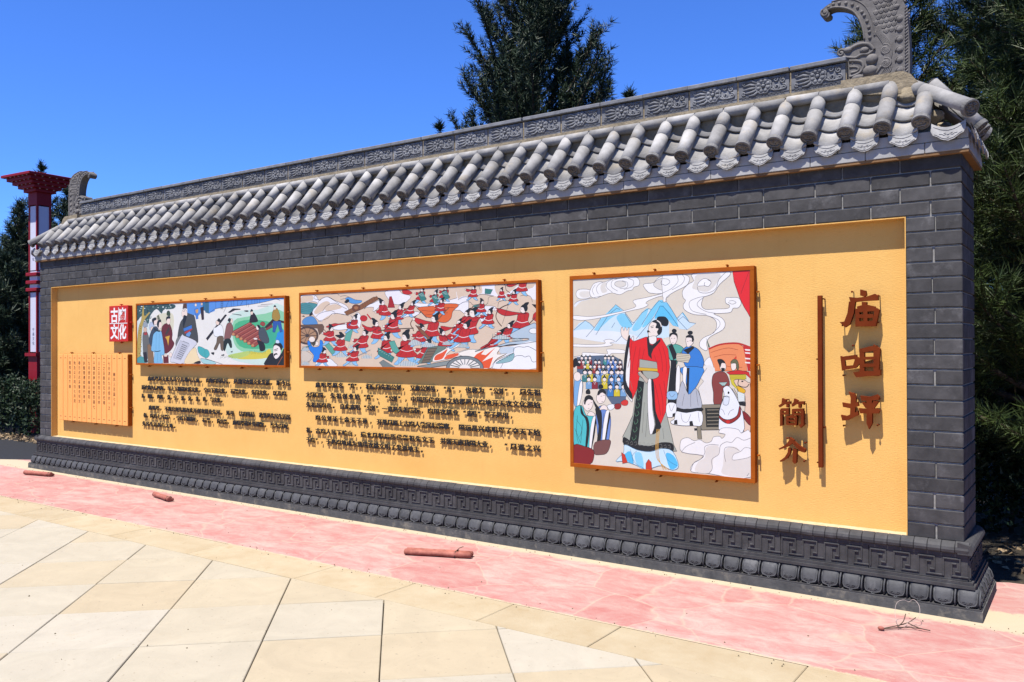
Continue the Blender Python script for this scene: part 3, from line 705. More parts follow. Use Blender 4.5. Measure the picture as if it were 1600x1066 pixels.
def dragon_mesh():
    """ridge-end beast: local u to the outer side (0 at the ridge joint, .375 at the outer edge), w up from the bed"""
    m = MB(); T = 0.085
    spine = [(.375,0),(.378,.12),(.372,.30),(.352,.46),(.300,.555),(.215,.595),(.10,.605),(-.02,.600),(-.105,.585),(-.158,.556),(-.172,.520),(-.150,.494),(-.118,.500),(-.112,.522)]
    inner = [(-.128,.540),(-.085,.546),(-.02,.528),(.035,.490),(.072,.430),(.094,.360),(.102,.290)]
    jaw = [(.070,.292),(.040,.282),(.000,.270),(-.045,.262),(-.060,.235),(-.036,.212),(-.006,.208),(.0,.160),(.0,.0)]
    outl = crv(spine, 5) + crv(inner, 5) + crv(jaw, 4)
    m.prism(outl, -T/2, T/2)
    def both(fn):
        for sy in (-1, 1): fn(sy*(T/2))
    def line(p, r_=.006, fl=.8):
        both(lambda y: m.tube([(u, y, w_) for u, w_ in p], r_, 6, flat=fl))
    def blob(u, w_, r_, sc=(1, .6, 1)): both(lambda y: m.ball((u, y, w_), r_, 9, 6, 0, sc))
    # bead row following the inner curve of the tail
    tail = crv([(-.140,.528),(-.110,.568),(-.05,.572),(.02,.550),(.075,.505),(.112,.440),(.134,.370),(.140,.300)], 5)
    acc = 0; last = None
    for p in tail:
        if last is None or math.dist(p, last) > 0.030: blob(p[0], p[1], .0115, (1, .8, 1)); last = p
    line(crv([(-.125,.545),(-.085,.551),(-.02,.533),(.038,.494),(.076,.432),(.098,.362),(.106,.295)], 5), .0075)
    line(crv([(-.10,.592),(-.03,.594),(.04,.574),(.105,.522),(.142,.450),(.160,.380),(.166,.305)], 5), .005)
    sp_ = spiral(-.142, .530, .030, 1.25, 2.2, 1); line(sp_, .008)
    # scales
    for r_ in range(7):
        for c_ in range(5):
            u = .178 + c_*.031 + (.0155 if r_ % 2 else 0); w_ = .325 + r_*.034 + (c_-2)*.002
            if u > .315 - max(0, r_-4)*.012: continue
            line(crv([(u-.016, w_+.012), (u-.010, w_-.006), (u, w_-.013), (u+.010, w_-.006), (u+.016, w_+.012)], 3), .0042)
            blob(u, w_+.003, .013, (1, .28, 1.1))
    # mane curls up the outer edge and along the top
    for k in range(6):
        w_ = .055 + k*.066; line(spiral(.318, w_, .026, 1.6, R(200), -1), .0062); blob(.318, w_, .020, (1, .5, 1))
    for k, (u, w_) in enumerate(((.300,.468),(.262,.520),(.208,.556),(.150,.572),(.090,.585))):
        line(spiral(u, w_, .022, 1.3, R(120+k*18), 1), .0058); blob(u, w_, .018, (1.2, .5, .9))
    for k in range(22):      # rope edge
        w_ = .012 + k*.0205; line([(.350, w_), (.366, w_+.016)], .0052)
    for k in range(12):
        a = k/11; u = .345-.30*a; w_ = .515 + .085*math.sin(a*1.9); line([(u, w_), (u-.016, w_+.012)], .005)
    # flame mane rising behind the head
    for k in range(6):
        o_ = k*.008; line(crv([(.215+o_,.110),(.232+o_,.175),(.224+o_,.235),(.196+o_,.290),(.178+o_*.8,.325),(.190+o_*.5,.372)], 4), .0052)
    for c_ in ((.232,.205),(.235,.115)): line(spiral(c_[0], c_[1], .036, 1.7, R(100), -1), .0075); line(spiral(c_[0], c_[1], .024, 1.2, R(80), -1), .006)
    # head: brow, eye, snout, open jaws with tongue
    line(crv([(.165,.215),(.135,.255),(.090,.268),(.045,.262),(.005,.240)], 4), .014); blob(.105,.226,.024,(1.25,.7,.9)); blob(.098,.226,.011,(1,1.6,1))
    blob(.005,.248,.022,(1.3,.7,.9)); line(spiral(-.040,.236,.026,1.3,R(20),1), .009)
    line(crv([(-.030,.206),(.010,.196),(.050,.186),(.090,.200),(.130,.196),(.165,.215)], 4), .011)
    line(crv([(.010,.172),(.050,.166),(.085,.152),(.098,.120),(.080,.088),(.040,.072),(.012,.070)], 5), .011)
    line(crv([(.012,.130),(.045,.128),(.068,.114),(.060,.098),(.020,.094)], 4), .008)
    blob(.152,.158,.036,(1.1,.6,1)); blob(.140,.085,.040,(1.2,.6,.9)); blob(.062,.055,.026,(1.6,.55,.8)); line(crv([(.01,.048),(.06,.036),(.12,.040),(.175,.062),(.21,.105)], 4), .009)
    for u in (.030,.052,.072): blob(u,.158,.008,(.7,.6,1.3))
    for k in range(5): line(crv([(.185+k*.012,.040),(.215+k*.012,.062),(.232+k*.010,.092)], 4), .0045)
    return m.mesh('ridge_end_beast', M['dragon'])
dg_me = dragon_mesh()
o = Q_(obj('ridge_end_beast', dg_me, None, (RX1, TH/2, 3.292))); o['label'] = 'carved dragon-head ridge end with curled scaly tail'
o = Q_(obj('ridge_end_beast', dg_me, None, (RX0, TH/2, 3.292))); o.scale = (-1, 1, 1); o['label'] = 'carved dragon-head ridge end with curled scaly tail'
# mortar packed round the ornament feet and hips
def lump(cx, cy, cz, rx, ry, rz_, seed):
    rr = random.Random(seed); m = MB(); nu, nv = 22, 12; v = []; f = []; ph = [rr.uniform(0, 6.3) for _ in range(6)]
    for j in range(nv+1):
        for i in range(nu):
            a, b = 2*math.pi*i/nu, math.pi*j/nv; d = Vector((math.sin(b)*math.cos(a), math.sin(b)*math.sin(a), math.cos(b)))
            k = 1 + .10*math.sin(4*d.x+ph[0])*math.sin(5*d.y+ph[1]) + .07*math.sin(9*d.z+ph[2]+3*d.x) + rr.uniform(-.025, .025)
            v.append((cx + rx*d.x*k, cy + ry*d.y*k, cz + rz_*d.z*k))
    for j in range(nv):
        for i in range(nu): f.append((j*nu+i, (j+1)*nu+i, (j+1)*nu+(i+1) % nu, j*nu+(i+1) % nu))
    m.add(v, f, 0, True); return m
for s_, X, RX in ((1, XR, RX1), (-1, XL, RX0)):
    m = MB(); m.prism([(RX-s_*.02, 3.22), (X-s_*.20, 3.15), (X-s_*.255, 3.225), (X-s_*.300, 3.285), (X-s_*.345, 3.312), (RX-s_*.02, 3.318)], 0.150, TH-.150); Q_(m.build('mortar_packing', M['tan']))
for s_, X, sd in ((1, XR, 3), (-1, XL, 4)):
    for k, (dx, y, z, rx, ry, rz_) in enumerate(((.52, TH/2, 3.215, .22, .135, .09), (.34, TH/2, 3.15, .13, .16, .09), (.20, .10, 2.985, .10, .06, .05), (.20, TH-.10, 2.985, .10, .06, .05))):
        Q_(lump(X - s_*dx, y, z, rx, ry, rz_, sd*10+k).build('mortar_packing', M['tan']))
PANELS = {'big': (-3.3583, -1.9066, 0.6569, 2.1305), 'mid': (-6.4583, -3.6482, 1.3816, 2.119), 'left': (-9.3036, -6.6604, 1.3803, 2.1018), 'red': (-9.8726, -9.4632, 1.6564, 2.0883), 'slip': (-11.0661, -9.4669, 0.6484, 1.5054)}
TEXT = {'L': [(1.252, [(-9.126, -8.057, '庙咀坪是文化名县宁县境内古庙，'), (-8.011, -7.568, '豳地豳国先民，'), (-7.533, -6.888, '是我国农耕文化发源，'), (-6.848, -6.639, '距今已')]), (1.147, [(-9.25, -8.749, '历史悠久传四海，'), (-8.732, -8.086, '早上下塬遗址群文化，'), (-8.052, -7.622, '宁山下遗文化，'), (-7.586, -7.276, '石器文化，'), (-7.242, -6.937, '先周文化，'), (-6.905, -6.695, '以及豳')]), (1.046, [(-9.251, -9.165, '县，'), (-9.127, -8.986, '彭原，'), (-8.934, -8.769, '豳州，'), (-8.733, -8.628, '邠，'), (-8.612, -8.499, '宁，'), (-8.469, -8.368, '泥，'), (-8.337, -8.233, '定，'), (-8.199, -8.101, '北，'), (-8.067, -7.971, '豳，'), (-7.937, -7.702, '等文化。')]), (0.914, [(-9.112, -8.821, '庙咀坪，'), (-8.79, -7.699, '不窋公刘先祖在此开创农耕业先河，'), (-7.667, -7.526, '见录'), (-7.482, -7.159, '（古豳国志）'), (-7.118, -6.64, '故里是先民生活居')]), (0.818, [(-9.241, -9.102, '（诗，'), (-9.081, -8.649, '豳风七月篇）'), (-8.613, -8.589, '，'), (-8.559, -8.134, '宁县下塬遗址，'), (-8.087, -7.861, '石器，'), (-7.819, -7.593, '陶文器，'), (-7.552, -6.983, '庙咀坪遗址里遗物，'), (-6.946, -6.671, '皆为周时')]), (0.722, [(-9.241, -8.549, '先民生活居住之地。')])], 'R': [(1.248, [(-6.276, -5.878, '庙咀坪原名'), (-5.829, -5.702, '“豳”'), (-5.67, -5.633, '，'), (-5.587, -5.087, '相传周先祖公刘，'), (-5.041, -4.692, '又称公刘邑，'), (-4.662, -4.527, '“邑”'), (-4.488, -4.457, '，'), (-4.419, -4.212, '也称为'), (-4.174, -3.967, '“公刘”'), (-3.935, -3.907, '，'), (-3.859, -3.655, '周先祖')]), (1.148, [(-6.407, -6.105, '大周建国，'), (-6.07, -5.66, '先祖创业始'), (-5.625, -5.486, '“豳”'), (-5.449, -5.417, '、'), (-5.353, -5.145, '“公刘”'), (-5.103, -5.072, '，'), (-5.038, -3.656, '中国历代帝都之始都是从豳地开天农文化源始')]), (1.05, [(-6.407, -5.974, '先祖居豳也。'), (-5.935, -5.661, '自此庙咀'), (-5.625, -5.421, '“公刘”'), (-5.381, -4.862, '一直是先祖繁衍，'), (-4.84, -4.489, '豳国农耕业'), (-4.451, -4.246, '“庙咀”'), (-4.22, -3.904, '坪子是用，')]), (0.927, [(-6.277, -5.482, '豳公刘迁十余天子孙，'), (-5.45, -4.528, '开垦周原上古豳人教民稼穑事，'), (-4.493, -3.657, '国运昌兴庙咀坪了夺天下始')]), (0.799, [(-6.401, -6.3, '祖，'), (-6.273, -5.689, '古豳人民下岐山，'), (-5.662, -4.761, '建立周朝后历代祭祀先文王'), (-4.694, -4.115, '并留天南我国大业，'), (-4.033, -3.657, '“周道之兴')]), (0.705, [(-6.401, -6.226, '于豳”'), (-6.196, -6.156, '，'), (-6.125, -4.864, '于是豳地成为我国农耕文明了发源地主。')])]}
SLIPS = ['豳风三百篇七月', '七月流火九月授衣一之', '二之日栗烈无衣无褐', '三之日于耜四之日举', '子馌彼南亩田畯至喜七', '九月授衣春日载阳', '执懿筐遵彼微行爰求', '春日迟迟采蘩祁祁女', '殆及公子同归七月流', '萑苇蚕月条桑']
COLTXT = '宁县文化'
ART = {}
ART['big'] = '''
e2d8c6|0|0|3,3,1448,3,1448,1470,3,1470
f7f5f2|0|1|56,1325,64,1356,100,1369,176,1361,194,1331,176,1301,122,1293,77,1299|6d6a70|2.4
e6e0d6|0|1|86,1324,91,1345,127,1352,176,1347,190,1328,167,1305,118,1303
f7f5f2|0|1|183,1363,210,1404,261,1419,306,1414,365,1434,434,1434,502,1446,568,1440,596,1410,589,1376,551,1365,535,1345,493,1339,433,1314,365,1330,278,1309,234,1295,194,1304,176,1336|6d6a70|2.4
e2dcd2|0|1|269,1371,287,1405,326,1407,313,1373,330,1345,287,1332
e2dcd2|0|1|391,1389,400,1411,438,1417,480,1404,480,1381,433,1368|6d6a70|2
6d6a70|2.2|1|252,1325,234,1365,261,1402,305,1416
6d6a70|2.2|1|216,1319,199,1358,225,1396
6d6a70|2.2|1|373,1334,323,1373,329,1411,374,1432
6d6a70|2.2|1|416,1342,365,1375,370,1420,417,1433
6d6a70|2.2|1|433,1360,493,1365,495,1403,451,1418
6d6a70|2.2|1|467,1351,535,1371,547,1412,501,1433
6d6a70|2.2|1|41,1254,73,1277,154,1290,269,1309
e9eef6|0|1|41,1250,73,1275,154,1288,190,1289,100,1275,50,1234
cfe6f2|0|0|28,1050,81,1108,140,1126,215,1072,268,1139,338,1192,399,1242,467,1196,533,1104,583,1133,633,1192,690,1205,751,1261,815,1245,829,1230,828,996,583,945,465,953,241,985,28,1002
8fd2ee|0|0|188,1017,268,1132,338,1192,399,1242,454,1196,355,1138,268,1070,228,1016
86d0ee|0|1|407,1152,467,1173,533,1096,517,1066,453,1075,420,1113
8fd3ee|0|1|533,1058,583,1133,633,1192,666,1198,616,1080,566,1043
7fd0f0|0|1|616,1072,690,1197,751,1261,795,1249,829,1201,795,1217,759,1221,706,1145,657,1087
62c6f0|0|1|714,1130,759,1221,799,1209,829,1164,829,1128,763,1144
bfe0f2|0|1|40,1056,135,1123,211,1075,153,1060
e8eef2|0|1|28,1046,135,1060,242,1047,346,1046,466,1029,583,998,566,945,346,954,28,1002
3f5f78|2.6|0|144,1001,215,1072,273,1143
3f5f78|2.6|0|215,1072,175,1106,135,1127,35,1056
3f5f78|2.6|0|228,1016,303,1119,347,1176
3f5f78|2.6|0|338,1184,399,1242,467,1192
3f5f78|2.6|0|355,1180,407,1213,433,1204
3f5f78|2.6|0|467,1192,533,1107,554,1103
3f5f78|2.6|0|475,1173,533,1089
3f5f78|2.6|0|533,1085,617,1177,666,1204,690,1197
3f5f78|2.6|0|612,1087,690,1197,751,1261,771,1247,807,1253
3f5f78|2.6|0|566,984,633,1057,714,1145,759,1221,795,1209,829,1164
3f5f78|2.6|0|397,961,449,1007
3f5f78|2.6|0|364,1068,390,1106
f7f5f2|0|1|36,1168,153,1157,268,1163,398,1182,500,1201,567,1223,543,1256,558,1272,634,1283,715,1297,830,1317,829,1300,747,1288,666,1261,646,1243,666,1232,625,1210,534,1194,416,1171,286,1147,135,1130,36,1138|6d6a70|2.2
f7f5f2|0|1|35,947,152,943,285,946,311,958,296,973,346,983,393,965,346,955,372,938,267,925,35,927|6d6a70|2.2
f7f5f2|0|1|34,849,107,861,116,883,241,877,328,873,320,904,354,909,465,902,465,877,363,877,328,854,107,847|6d6a70|2.2
f7f5f2|0|1|627,1371,642,1387,707,1391,748,1425,830,1437,830,1326,747,1310,707,1314,667,1323|6d6a70|2.4
e2dcd2|0|1|707,1375,748,1414,830,1417,830,1340,764,1336|6d6a70|2
6d6a70|2.2|1|830,1373,796,1364,768,1380,776,1405,830,1406
f7f5f2|0|1|830,1317,795,1298,783,1276,799,1250,811,1253,807,1275,829,1289|6d6a70|2
f7f5f2|0|1|780,1441,867,1442,938,1439,980,1422,984,1393,960,1358,875,1321,811,1283,803,1251,783,1251,784,1281,780,1292|6d6a70|2.2
6d6a70|2.2|1|780,1314,851,1344,898,1390,891,1437
6d6a70|2.2|1|851,1333,922,1367,949,1409,930,1439
6d6a70|2.4|1|780,1417,820,1411,836,1389,804,1368,780,1377
f7f5f2|0|1|1014,1442,1253,1442,1282,1439,1278,1414,1209,1358,1164,1299,1104,1277,1089,1270,1074,1217,1104,1187,1178,1187,1266,1189,1277,1211,1252,1226,1251,1261,1289,1263,1342,1258,1360,1222,1339,1191,1303,1189,1284,1161,1208,1156,1163,1154,1222,1124,1246,1085,1229,1043,1148,1001,1118,973,1110,945,1118,909,1103,898,1065,920,1059,952,1088,988,1163,1022,1185,1072,1171,1115,1111,1144,1021,1152,952,1184,937,1221,956,1253,937,1275,933,1323,976,1368,1018,1391|6d6a70|2.4
e2dcd2|0|1|1022,1384,1045,1433,1209,1432,1194,1376,1150,1328,1105,1309,1037,1326,1006,1341
f7f5f2|0|1|1044,1354,1067,1389,1105,1403,1146,1378,1127,1347,1097,1352|6d6a70|2.2
6d6a70|2.4|1|1120,1394,1146,1375,1127,1347,1097,1355,1101,1377
6d6a70|2.4|1|1044,1347,1059,1310,1120,1301,1179,1327,1202,1390,1253,1440
6d6a70|2.2|1|1104,1277,1052,1271,991,1248,984,1212,1013,1175,1111,1151
6d6a70|2.2|1|1089,1270,1048,1239,1048,1210,1104,1173,1178,1157
6d6a70|2.2|1|1111,1144,1193,1114,1207,1071,1155,1019
6d6a70|2.2|1|1274,1239,1303,1241,1324,1227,1296,1217,1267,1232
7ecdf0|0|0|779,1240,811,1245,843,1202,889,1131,936,1170,975,1119,967,1090,928,1061,858,1077,779,1167
cfe6f4|0|0|889,1120,928,1163,986,1097,1032,1090,967,1046,905,1054
62c6f0|0|0|779,1218,827,1180,866,1113,826,1122,779,1167
3f5f78|2.6|0|779,1222,842,1150,897,1073
3f5f78|2.6|0|811,1245,843,1202,897,1116,967,1045
3f5f78|2.6|0|893,1129,932,1170,982,1100
3f5f78|2.6|0|897,1113,936,1141,986,1097,1032,1090
e8282a|0|0|1300,1444,1421,1442,1420,1127,1381,1194,1353,1250,1311,1371|7a1010|3
a01818|2.6|0|1414,1432,1357,1285
f0905c|0|0|1125,909,1192,934,1265,945,1341,944,1373,926,1394,833,1400,759,1162,756,1140,838|a84020|2.6
c03020|9|1|1125,909,1196,937,1272,948,1344,946,1419,921
c62a22|0|0|1369,930,1421,921,1420,760,1404,759,1394,833
f4eee8|0|0|1383,909,1421,906,1421,896,1388,899
f4eee8|0|0|1383,888,1421,885,1421,876,1388,878
f4eee8|0|0|1383,850,1421,847,1421,838,1388,840
f4eee8|0|0|1383,822,1420,820,1420,810,1388,812
a84a28|2.4|1|1140,884,1207,905,1272,916,1337,902
a84a28|2.4|1|1162,852,1236,870,1323,868
a84a28|2.4|1|1235,796,1308,783,1365,784
5a7a6a|0|0|1109,986,1134,923,1125,920|1c1a1c|2
f2f0ee|0|1|1140,845,1117,845,1091,809,1117,774,1083,755,1162,756|6d6a70|2
ece7e0|0|1|1049,776,1168,778,1167,530,1076,519,1060,587,1048,640,1088,682,1064,708
6d6a70|2|0|1113,777,1064,708,1088,682,1048,636,1060,587,1076,523
8c4038|0|1|1160,733,1207,752,1253,738,1276,661,1229,630,1217,532,1163,526,1159,605,1148,672|1c1a1c|2.6
d8c93a|0|0|1272,735,1390,740,1393,707,1337,684,1329,632,1291,668|8a7a10|2
cf2a24|0|0|1253,749,1337,765,1412,752,1423,708,1390,737,1276,733|1c1a1c|2
a89820|1.8|0|1276,729,1391,735
a89820|1.8|0|1276,722,1391,729
a89820|1.8|0|1276,715,1391,722
a89820|1.8|0|1276,709,1391,715
a89820|1.8|0|1276,702,1391,709
f6e6da|0|1|1206,814,1243,814,1251,779,1235,757,1210,768|1c1a1c|2
1c1a1c|0|1|1199,803,1188,835,1217,840,1239,826,1244,810,1221,812,1210,782
1c1a1c|0|1|1217,778,1243,775,1235,757,1221,757
f6e6da|0|1|1288,811,1319,815,1322,776,1300,761,1288,776|1c1a1c|2
6a6a48|0|1|1283,811,1301,838,1330,832,1342,790,1333,762,1324,783,1319,811|1c1a1c|2
d8402a|0|0|1304,839,1324,864,1326,843
e9c9b0|0|1|1306,695,1367,700,1405,682,1421,649,1419,342,1380,340,1373,398,1385,538,1378,604,1337,618,1329,647|1c1a1c|2.4
e8b422|0|1|1329,658,1382,634,1383,612,1348,607,1333,632|1c1a1c|2
1c1a1c|4|1|1341,703,1337,662,1389,649,1412,671
1c1a1c|0|1|1373,689,1372,686,1368,684,1363,684,1359,685,1358,688,1359,691,1363,693,1368,693,1372,692
8a2420|0|1|1370,486,1420,444,1420,390,1377,435|1c1a1c|3
eef1f6|0|1|1229,637,1260,656,1291,631,1329,566,1347,522,1370,457,1365,339,1197,352,1189,419,1205,494,1217,532,1237,592|1c1a1c|2.6
dfe6ee|0|1|1237,581,1271,579,1264,526,1229,529|1c1a1c|2
4a5058|2.4|1|1291,639,1329,581,1344,537
4a5058|2.4|1|1306,639,1336,581,1340,551
1c1a1c|0|1|1275,609,1273,603,1270,600,1266,600,1262,603,1261,608,1262,613,1266,617,1270,617,1273,614
1c1a1c|2.4|0|1229,581,1277,579
9a2824|0|1|1190,460,1228,428,1275,424,1328,455,1344,518,1353,500,1347,448,1290,401,1244,399,1197,434|1c1a1c|3
d02a22|0|1|1277,408,1274,400,1267,395,1259,395,1252,399,1249,407,1252,415,1259,420,1267,420,1274,416
6d6a70|2|1|1263,452,1279,482,1305,495
6d6a70|2|1|1240,455,1229,484,1213,495
a9c4bc|0|0|1198,677,1260,681,1241,656,1222,655|1c1a1c|2
dfe6e2|0|0|1329,621,1382,604,1381,553,1336,548|1c1a1c|2
1c1a1c|0|0|1336,548,1389,549,1389,520,1347,526
8f8672|0|0|1073,518,1213,527,1204,500,1099,496,1107,364,1197,371,1197,350,1071,341|1c1a1c|2.8
2c2c24|0|0|1099,496,1204,503,1197,368,1107,364
8f8672|4.5|0|1113,483,1198,488
8f8672|4.5|0|1113,458,1197,463
8f8672|4.5|0|1112,433,1197,439
8f8672|4.5|0|1112,408,1197,414
8f8672|4.5|0|1112,383,1197,389
8f8672|0|0|1035,434,1059,439,1072,277,1042,279,1037,351|1c1a1c|2.6
1c1a1c|0|0|1016,350,1039,352,1039,337,1018,334
f3f0ec|0|1|912,244,933,272,974,280,1014,262,1058,272,1102,252,1142,266,1158,297,1204,304,1220,290,1243,321,1197,329,1216,360,1274,367,1335,359,1358,335,1422,342,1420,42,1125,41,993,43,1005,98,1058,132,1078,164,924,176|6d6a70|2.2
e4ddd4|0|1|1021,46,1046,116,1094,150,1102,218,1157,241,1196,232,1196,180,1157,147,1149,79,1125,43
e4ddd4|0|1|1227,107,1235,190,1258,229,1319,237,1350,213,1421,210,1420,49,1226,44
f3f0ec|0|1|1292,150,1304,187,1350,209,1380,237,1421,232,1421,181,1334,153|6d6a70|2
6d6a70|2.2|1|920,175,953,216,1022,251
6d6a70|2.2|1|1125,43,1149,79,1145,139,1196,180,1208,240,1251,269,1289,268,1327,304,1373,288,1421,306
6d6a70|2.2|1|989,47,1013,106,1062,136,1094,180,1094,225,1142,244,1196,243
6d6a70|2.2|1|1246,131,1235,183,1243,228,1297,235,1342,216
6d6a70|2.2|1|1394,44,1409,67
5fae9c|0|1|810,924,857,946,912,934,943,902,896,865,888,800,837,828|1c1a1c|2.4
3a80d0|0|1|927,894,974,931,1035,916,1069,880,1091,816,1064,754,977,753,935,829|1c1a1c|2.6
3f8ad8|0|1|915,775,1085,777,1064,701,1024,632,975,588,955,683|1c1a1c|2.4
1c1a1c|0|0|822,931,853,946,896,851,861,829
1c1a1c|0|0|935,902,966,913,1012,931,1020,916,973,873
f6e8de|0|1|835,1019,889,1018,887,967,865,941,845,949,834,982|1c1a1c|2
1c1a1c|0|1|834,993,835,1019,861,1027,891,1018,890,978,883,1004,854,1013
1c1a1c|0|1|887,1039,883,1030,874,1024,862,1024,853,1030,849,1039,853,1048,862,1054,874,1053,883,1048
f6e8de|0|1|959,989,1011,992,1012,952,974,922,960,945|1c1a1c|2
1c1a1c|0|1|956,992,974,1009,1012,1003,1014,967,1001,959,999,987
1c1a1c|0|1|1009,1024,1006,1016,996,1011,983,1011,973,1016,970,1025,973,1033,983,1038,996,1038,1006,1033
1c1a1c|2.2|0|843,986,853,986
1c1a1c|2.2|0|864,986,875,986
1c1a1c|2.2|0|853,953,863,953
1c1a1c|2.2|0|966,963,975,963
1c1a1c|2.2|0|985,967,997,968
d6cdb4|0|0|888,880,985,873,992,851,973,811,884,825,882,858|1c1a1c|2.2
6a6050|2|0|888,869,983,862
6a6050|2|0|888,857,983,850
6a6050|2|0|888,844,982,837
6a6050|2|0|888,832,982,825
1c1a1c|0|0|841,832,888,829,880,752,839,751
1c1a1c|0|0|838,774,886,774,877,612,818,599,827,681
f6f4f0|0|1|886,774,911,775,908,628,893,593,877,608|1c1a1c|2
f6f4f0|0|1|935,775,964,775,955,683,963,592,943,610,933,683|1c1a1c|2
1c1a1c|0|0|964,775,983,776,975,588,961,595
1c1a1c|3|0|857,774,852,611
b8bcc4|0|1|902,605,931,683,975,588,1024,632,1056,594,1071,493,967,485,876,487|1c1a1c|2.4
1c1a1c|0|1|875,495,950,482,1071,498,1073,472,958,460,874,465
f2f4f6|0|1|874,464,958,457,1071,472,1072,375,1007,368,925,364,851,372,838,390,868,411|1c1a1c|2.4
1c1a1c|0|0|866,399,888,404,891,370,863,372
1c1a1c|0|0|981,397,1003,402,1011,368,982,367
9cc4e4|0|1|814,601,885,603,883,551,816,548|1c1a1c|2
1c1a1c|0|0|816,547,885,547,883,518,814,517
f2f4f6|0|1|810,516,880,516,868,430,801,427|1c1a1c|2
1c1a1c|0|0|853,445,872,454,872,427,851,424
6d6a70|2|1|917,452,929,399,966,393,991,447
6d6a70|2|1|826,510,843,464,868,512
6d6a70|2|1|943,591,926,506
6d6a70|2|1|991,600,991,501
6d6a70|2|1|1032,617,1047,511
6d6a70|2|1|827,591,847,565,873,589
6d6a70|2|1|1047,465,1055,397
5a6a80|0|0|62,845,152,857,285,862,388,854,452,824,464,721,61,714
5a6a80|0|0|95,764,456,769,478,673,482,505,365,493,310,564,161,666
8c2a2e|0|0|85,787,86,820,98,829,112,829,124,821,124,788|1c1a1c|1.8
f0ece8|2.4|0|98,828,105,811,112,828
f4e6dc|0|1|117,841,114,832,105,829,96,832,93,841,96,850,105,854,114,850|1c1a1c|1.5
1c1a1c|0|1|91,843,95,855,105,858,115,855,119,843,105,849
1c1a1c|0|1|110,861,108,857,103,857,100,861,103,865,108,865
3f8f8c|0|0|121,788,122,821,134,830,148,830,160,821,160,788|1c1a1c|1.8
f0ece8|2.4|0|134,828,141,812,148,828
f4e6dc|0|1|153,842,150,833,141,829,132,832,129,841,132,850,141,854,150,850|1c1a1c|1.5
1c1a1c|0|1|127,843,131,855,141,858,151,855,155,843,141,850
1c1a1c|0|1|146,862,143,858,139,858,136,861,139,865,144,865
8c2a2e|0|0|157,788,158,821,170,830,183,830,195,821,196,789|1c1a1c|1.8
f0ece8|2.4|0|170,828,177,812,183,828
f4e6dc|0|1|189,842,185,833,177,829,168,833,165,842,168,851,177,854,185,851|1c1a1c|1.5
1c1a1c|0|1|163,843,167,855,177,858,187,855,190,843,177,850
1c1a1c|0|1|182,862,179,858,174,858,172,862,175,865,179,865
3f8f8c|0|0|290,790,291,822,302,831,315,831,327,822,328,790|1c1a1c|1.8
f0ece8|2.4|0|302,829,309,813,315,829
f4e6dc|0|1|321,843,317,834,309,830,300,834,297,842,300,851,309,855,317,851|1c1a1c|1.5
1c1a1c|0|1|296,844,299,856,309,859,319,856,322,844,309,850
1c1a1c|0|1|314,862,311,858,307,858,304,862,307,866,311,866
5a86c8|0|0|320,790,321,822,333,831,346,831,357,822,358,790|1c1a1c|1.8
f0ece8|2.4|0|333,829,339,813,346,830
f4e6dc|0|1|351,843,348,834,339,830,331,834,327,843,331,851,339,855,348,851|1c1a1c|1.5
1c1a1c|0|1|326,844,329,856,339,859,349,856,352,844,339,851
1c1a1c|0|1|344,862,342,859,337,859,335,862,337,866,342,866
3a6fb8|0|0|355,790,356,822,367,831,380,831,392,823,392,791|1c1a1c|1.8
f0ece8|2.4|0|367,830,374,814,380,830
f4e6dc|0|1|385,843,382,834,374,830,365,834,362,843,365,852,374,855,382,852|1c1a1c|1.5
1c1a1c|0|1|361,844,364,856,374,859,384,856,387,844,374,851
1c1a1c|0|1|378,862,376,859,372,859,369,862,372,866,376,866
a03a34|0|0|62,756,63,789,75,798,89,798,101,789,102,756|1c1a1c|1.8
f0ece8|2.4|0|75,796,82,780,89,796
f4e6dc|0|1|95,810,91,801,82,797,73,801,70,810,74,819,82,822,91,819|1c1a1c|1.5
1c1a1c|0|1|69,811,72,823,82,826,93,823,96,811,82,818
1c1a1c|0|1|87,830,85,826,80,826,78,830,80,834,85,834
a03a34|0|0|98,756,99,789,112,798,125,798,137,789,138,757|1c1a1c|1.8
f0ece8|2.4|0|112,797,118,780,125,797
f4e6dc|0|1|131,810,127,801,118,797,110,801,106,810,110,819,118,823,127,819|1c1a1c|1.5
1c1a1c|0|1|105,811,108,823,118,826,129,823,132,812,118,818
1c1a1c|0|1|123,830,121,826,116,826,114,830,116,834,121,834
d8c52e|0|0|139,757,140,789,152,798,166,799,177,790,178,757|1c1a1c|1.8
f0ece8|2.4|0|152,797,159,781,166,797
f4e6dc|0|1|171,811,167,802,159,798,150,801,147,810,150,819,159,823,167,819|1c1a1c|1.5
1c1a1c|0|1|145,812,149,824,159,827,169,824,172,812,159,819
1c1a1c|0|1|164,830,161,827,156,827,154,830,157,834,161,834
a03a34|0|0|206,758,207,790,219,799,232,799,244,791,244,758|1c1a1c|1.8
f0ece8|2.4|0|219,798,225,782,232,798
f4e6dc|0|1|237,811,234,802,225,798,217,802,213,811,217,820,225,823,234,820|1c1a1c|1.5
1c1a1c|0|1|212,812,215,824,225,827,236,824,239,813,225,819
1c1a1c|0|1|230,831,228,827,223,827,221,831,223,835,228,835
8c2a2e|0|0|237,758,238,791,250,799,263,800,274,791,275,759|1c1a1c|1.8
f0ece8|2.4|0|250,798,256,782,263,798
f4e6dc|0|1|268,811,265,802,256,799,248,802,244,811,248,820,256,824,265,820|1c1a1c|1.5
1c1a1c|0|1|243,813,246,824,256,827,266,825,270,813,256,819
1c1a1c|0|1|261,831,259,827,254,827,252,831,254,835,259,835
3a6fb8|0|0|337,759,338,792,350,800,363,801,374,792,375,760|1c1a1c|1.8
f0ece8|2.4|0|350,799,356,783,363,799
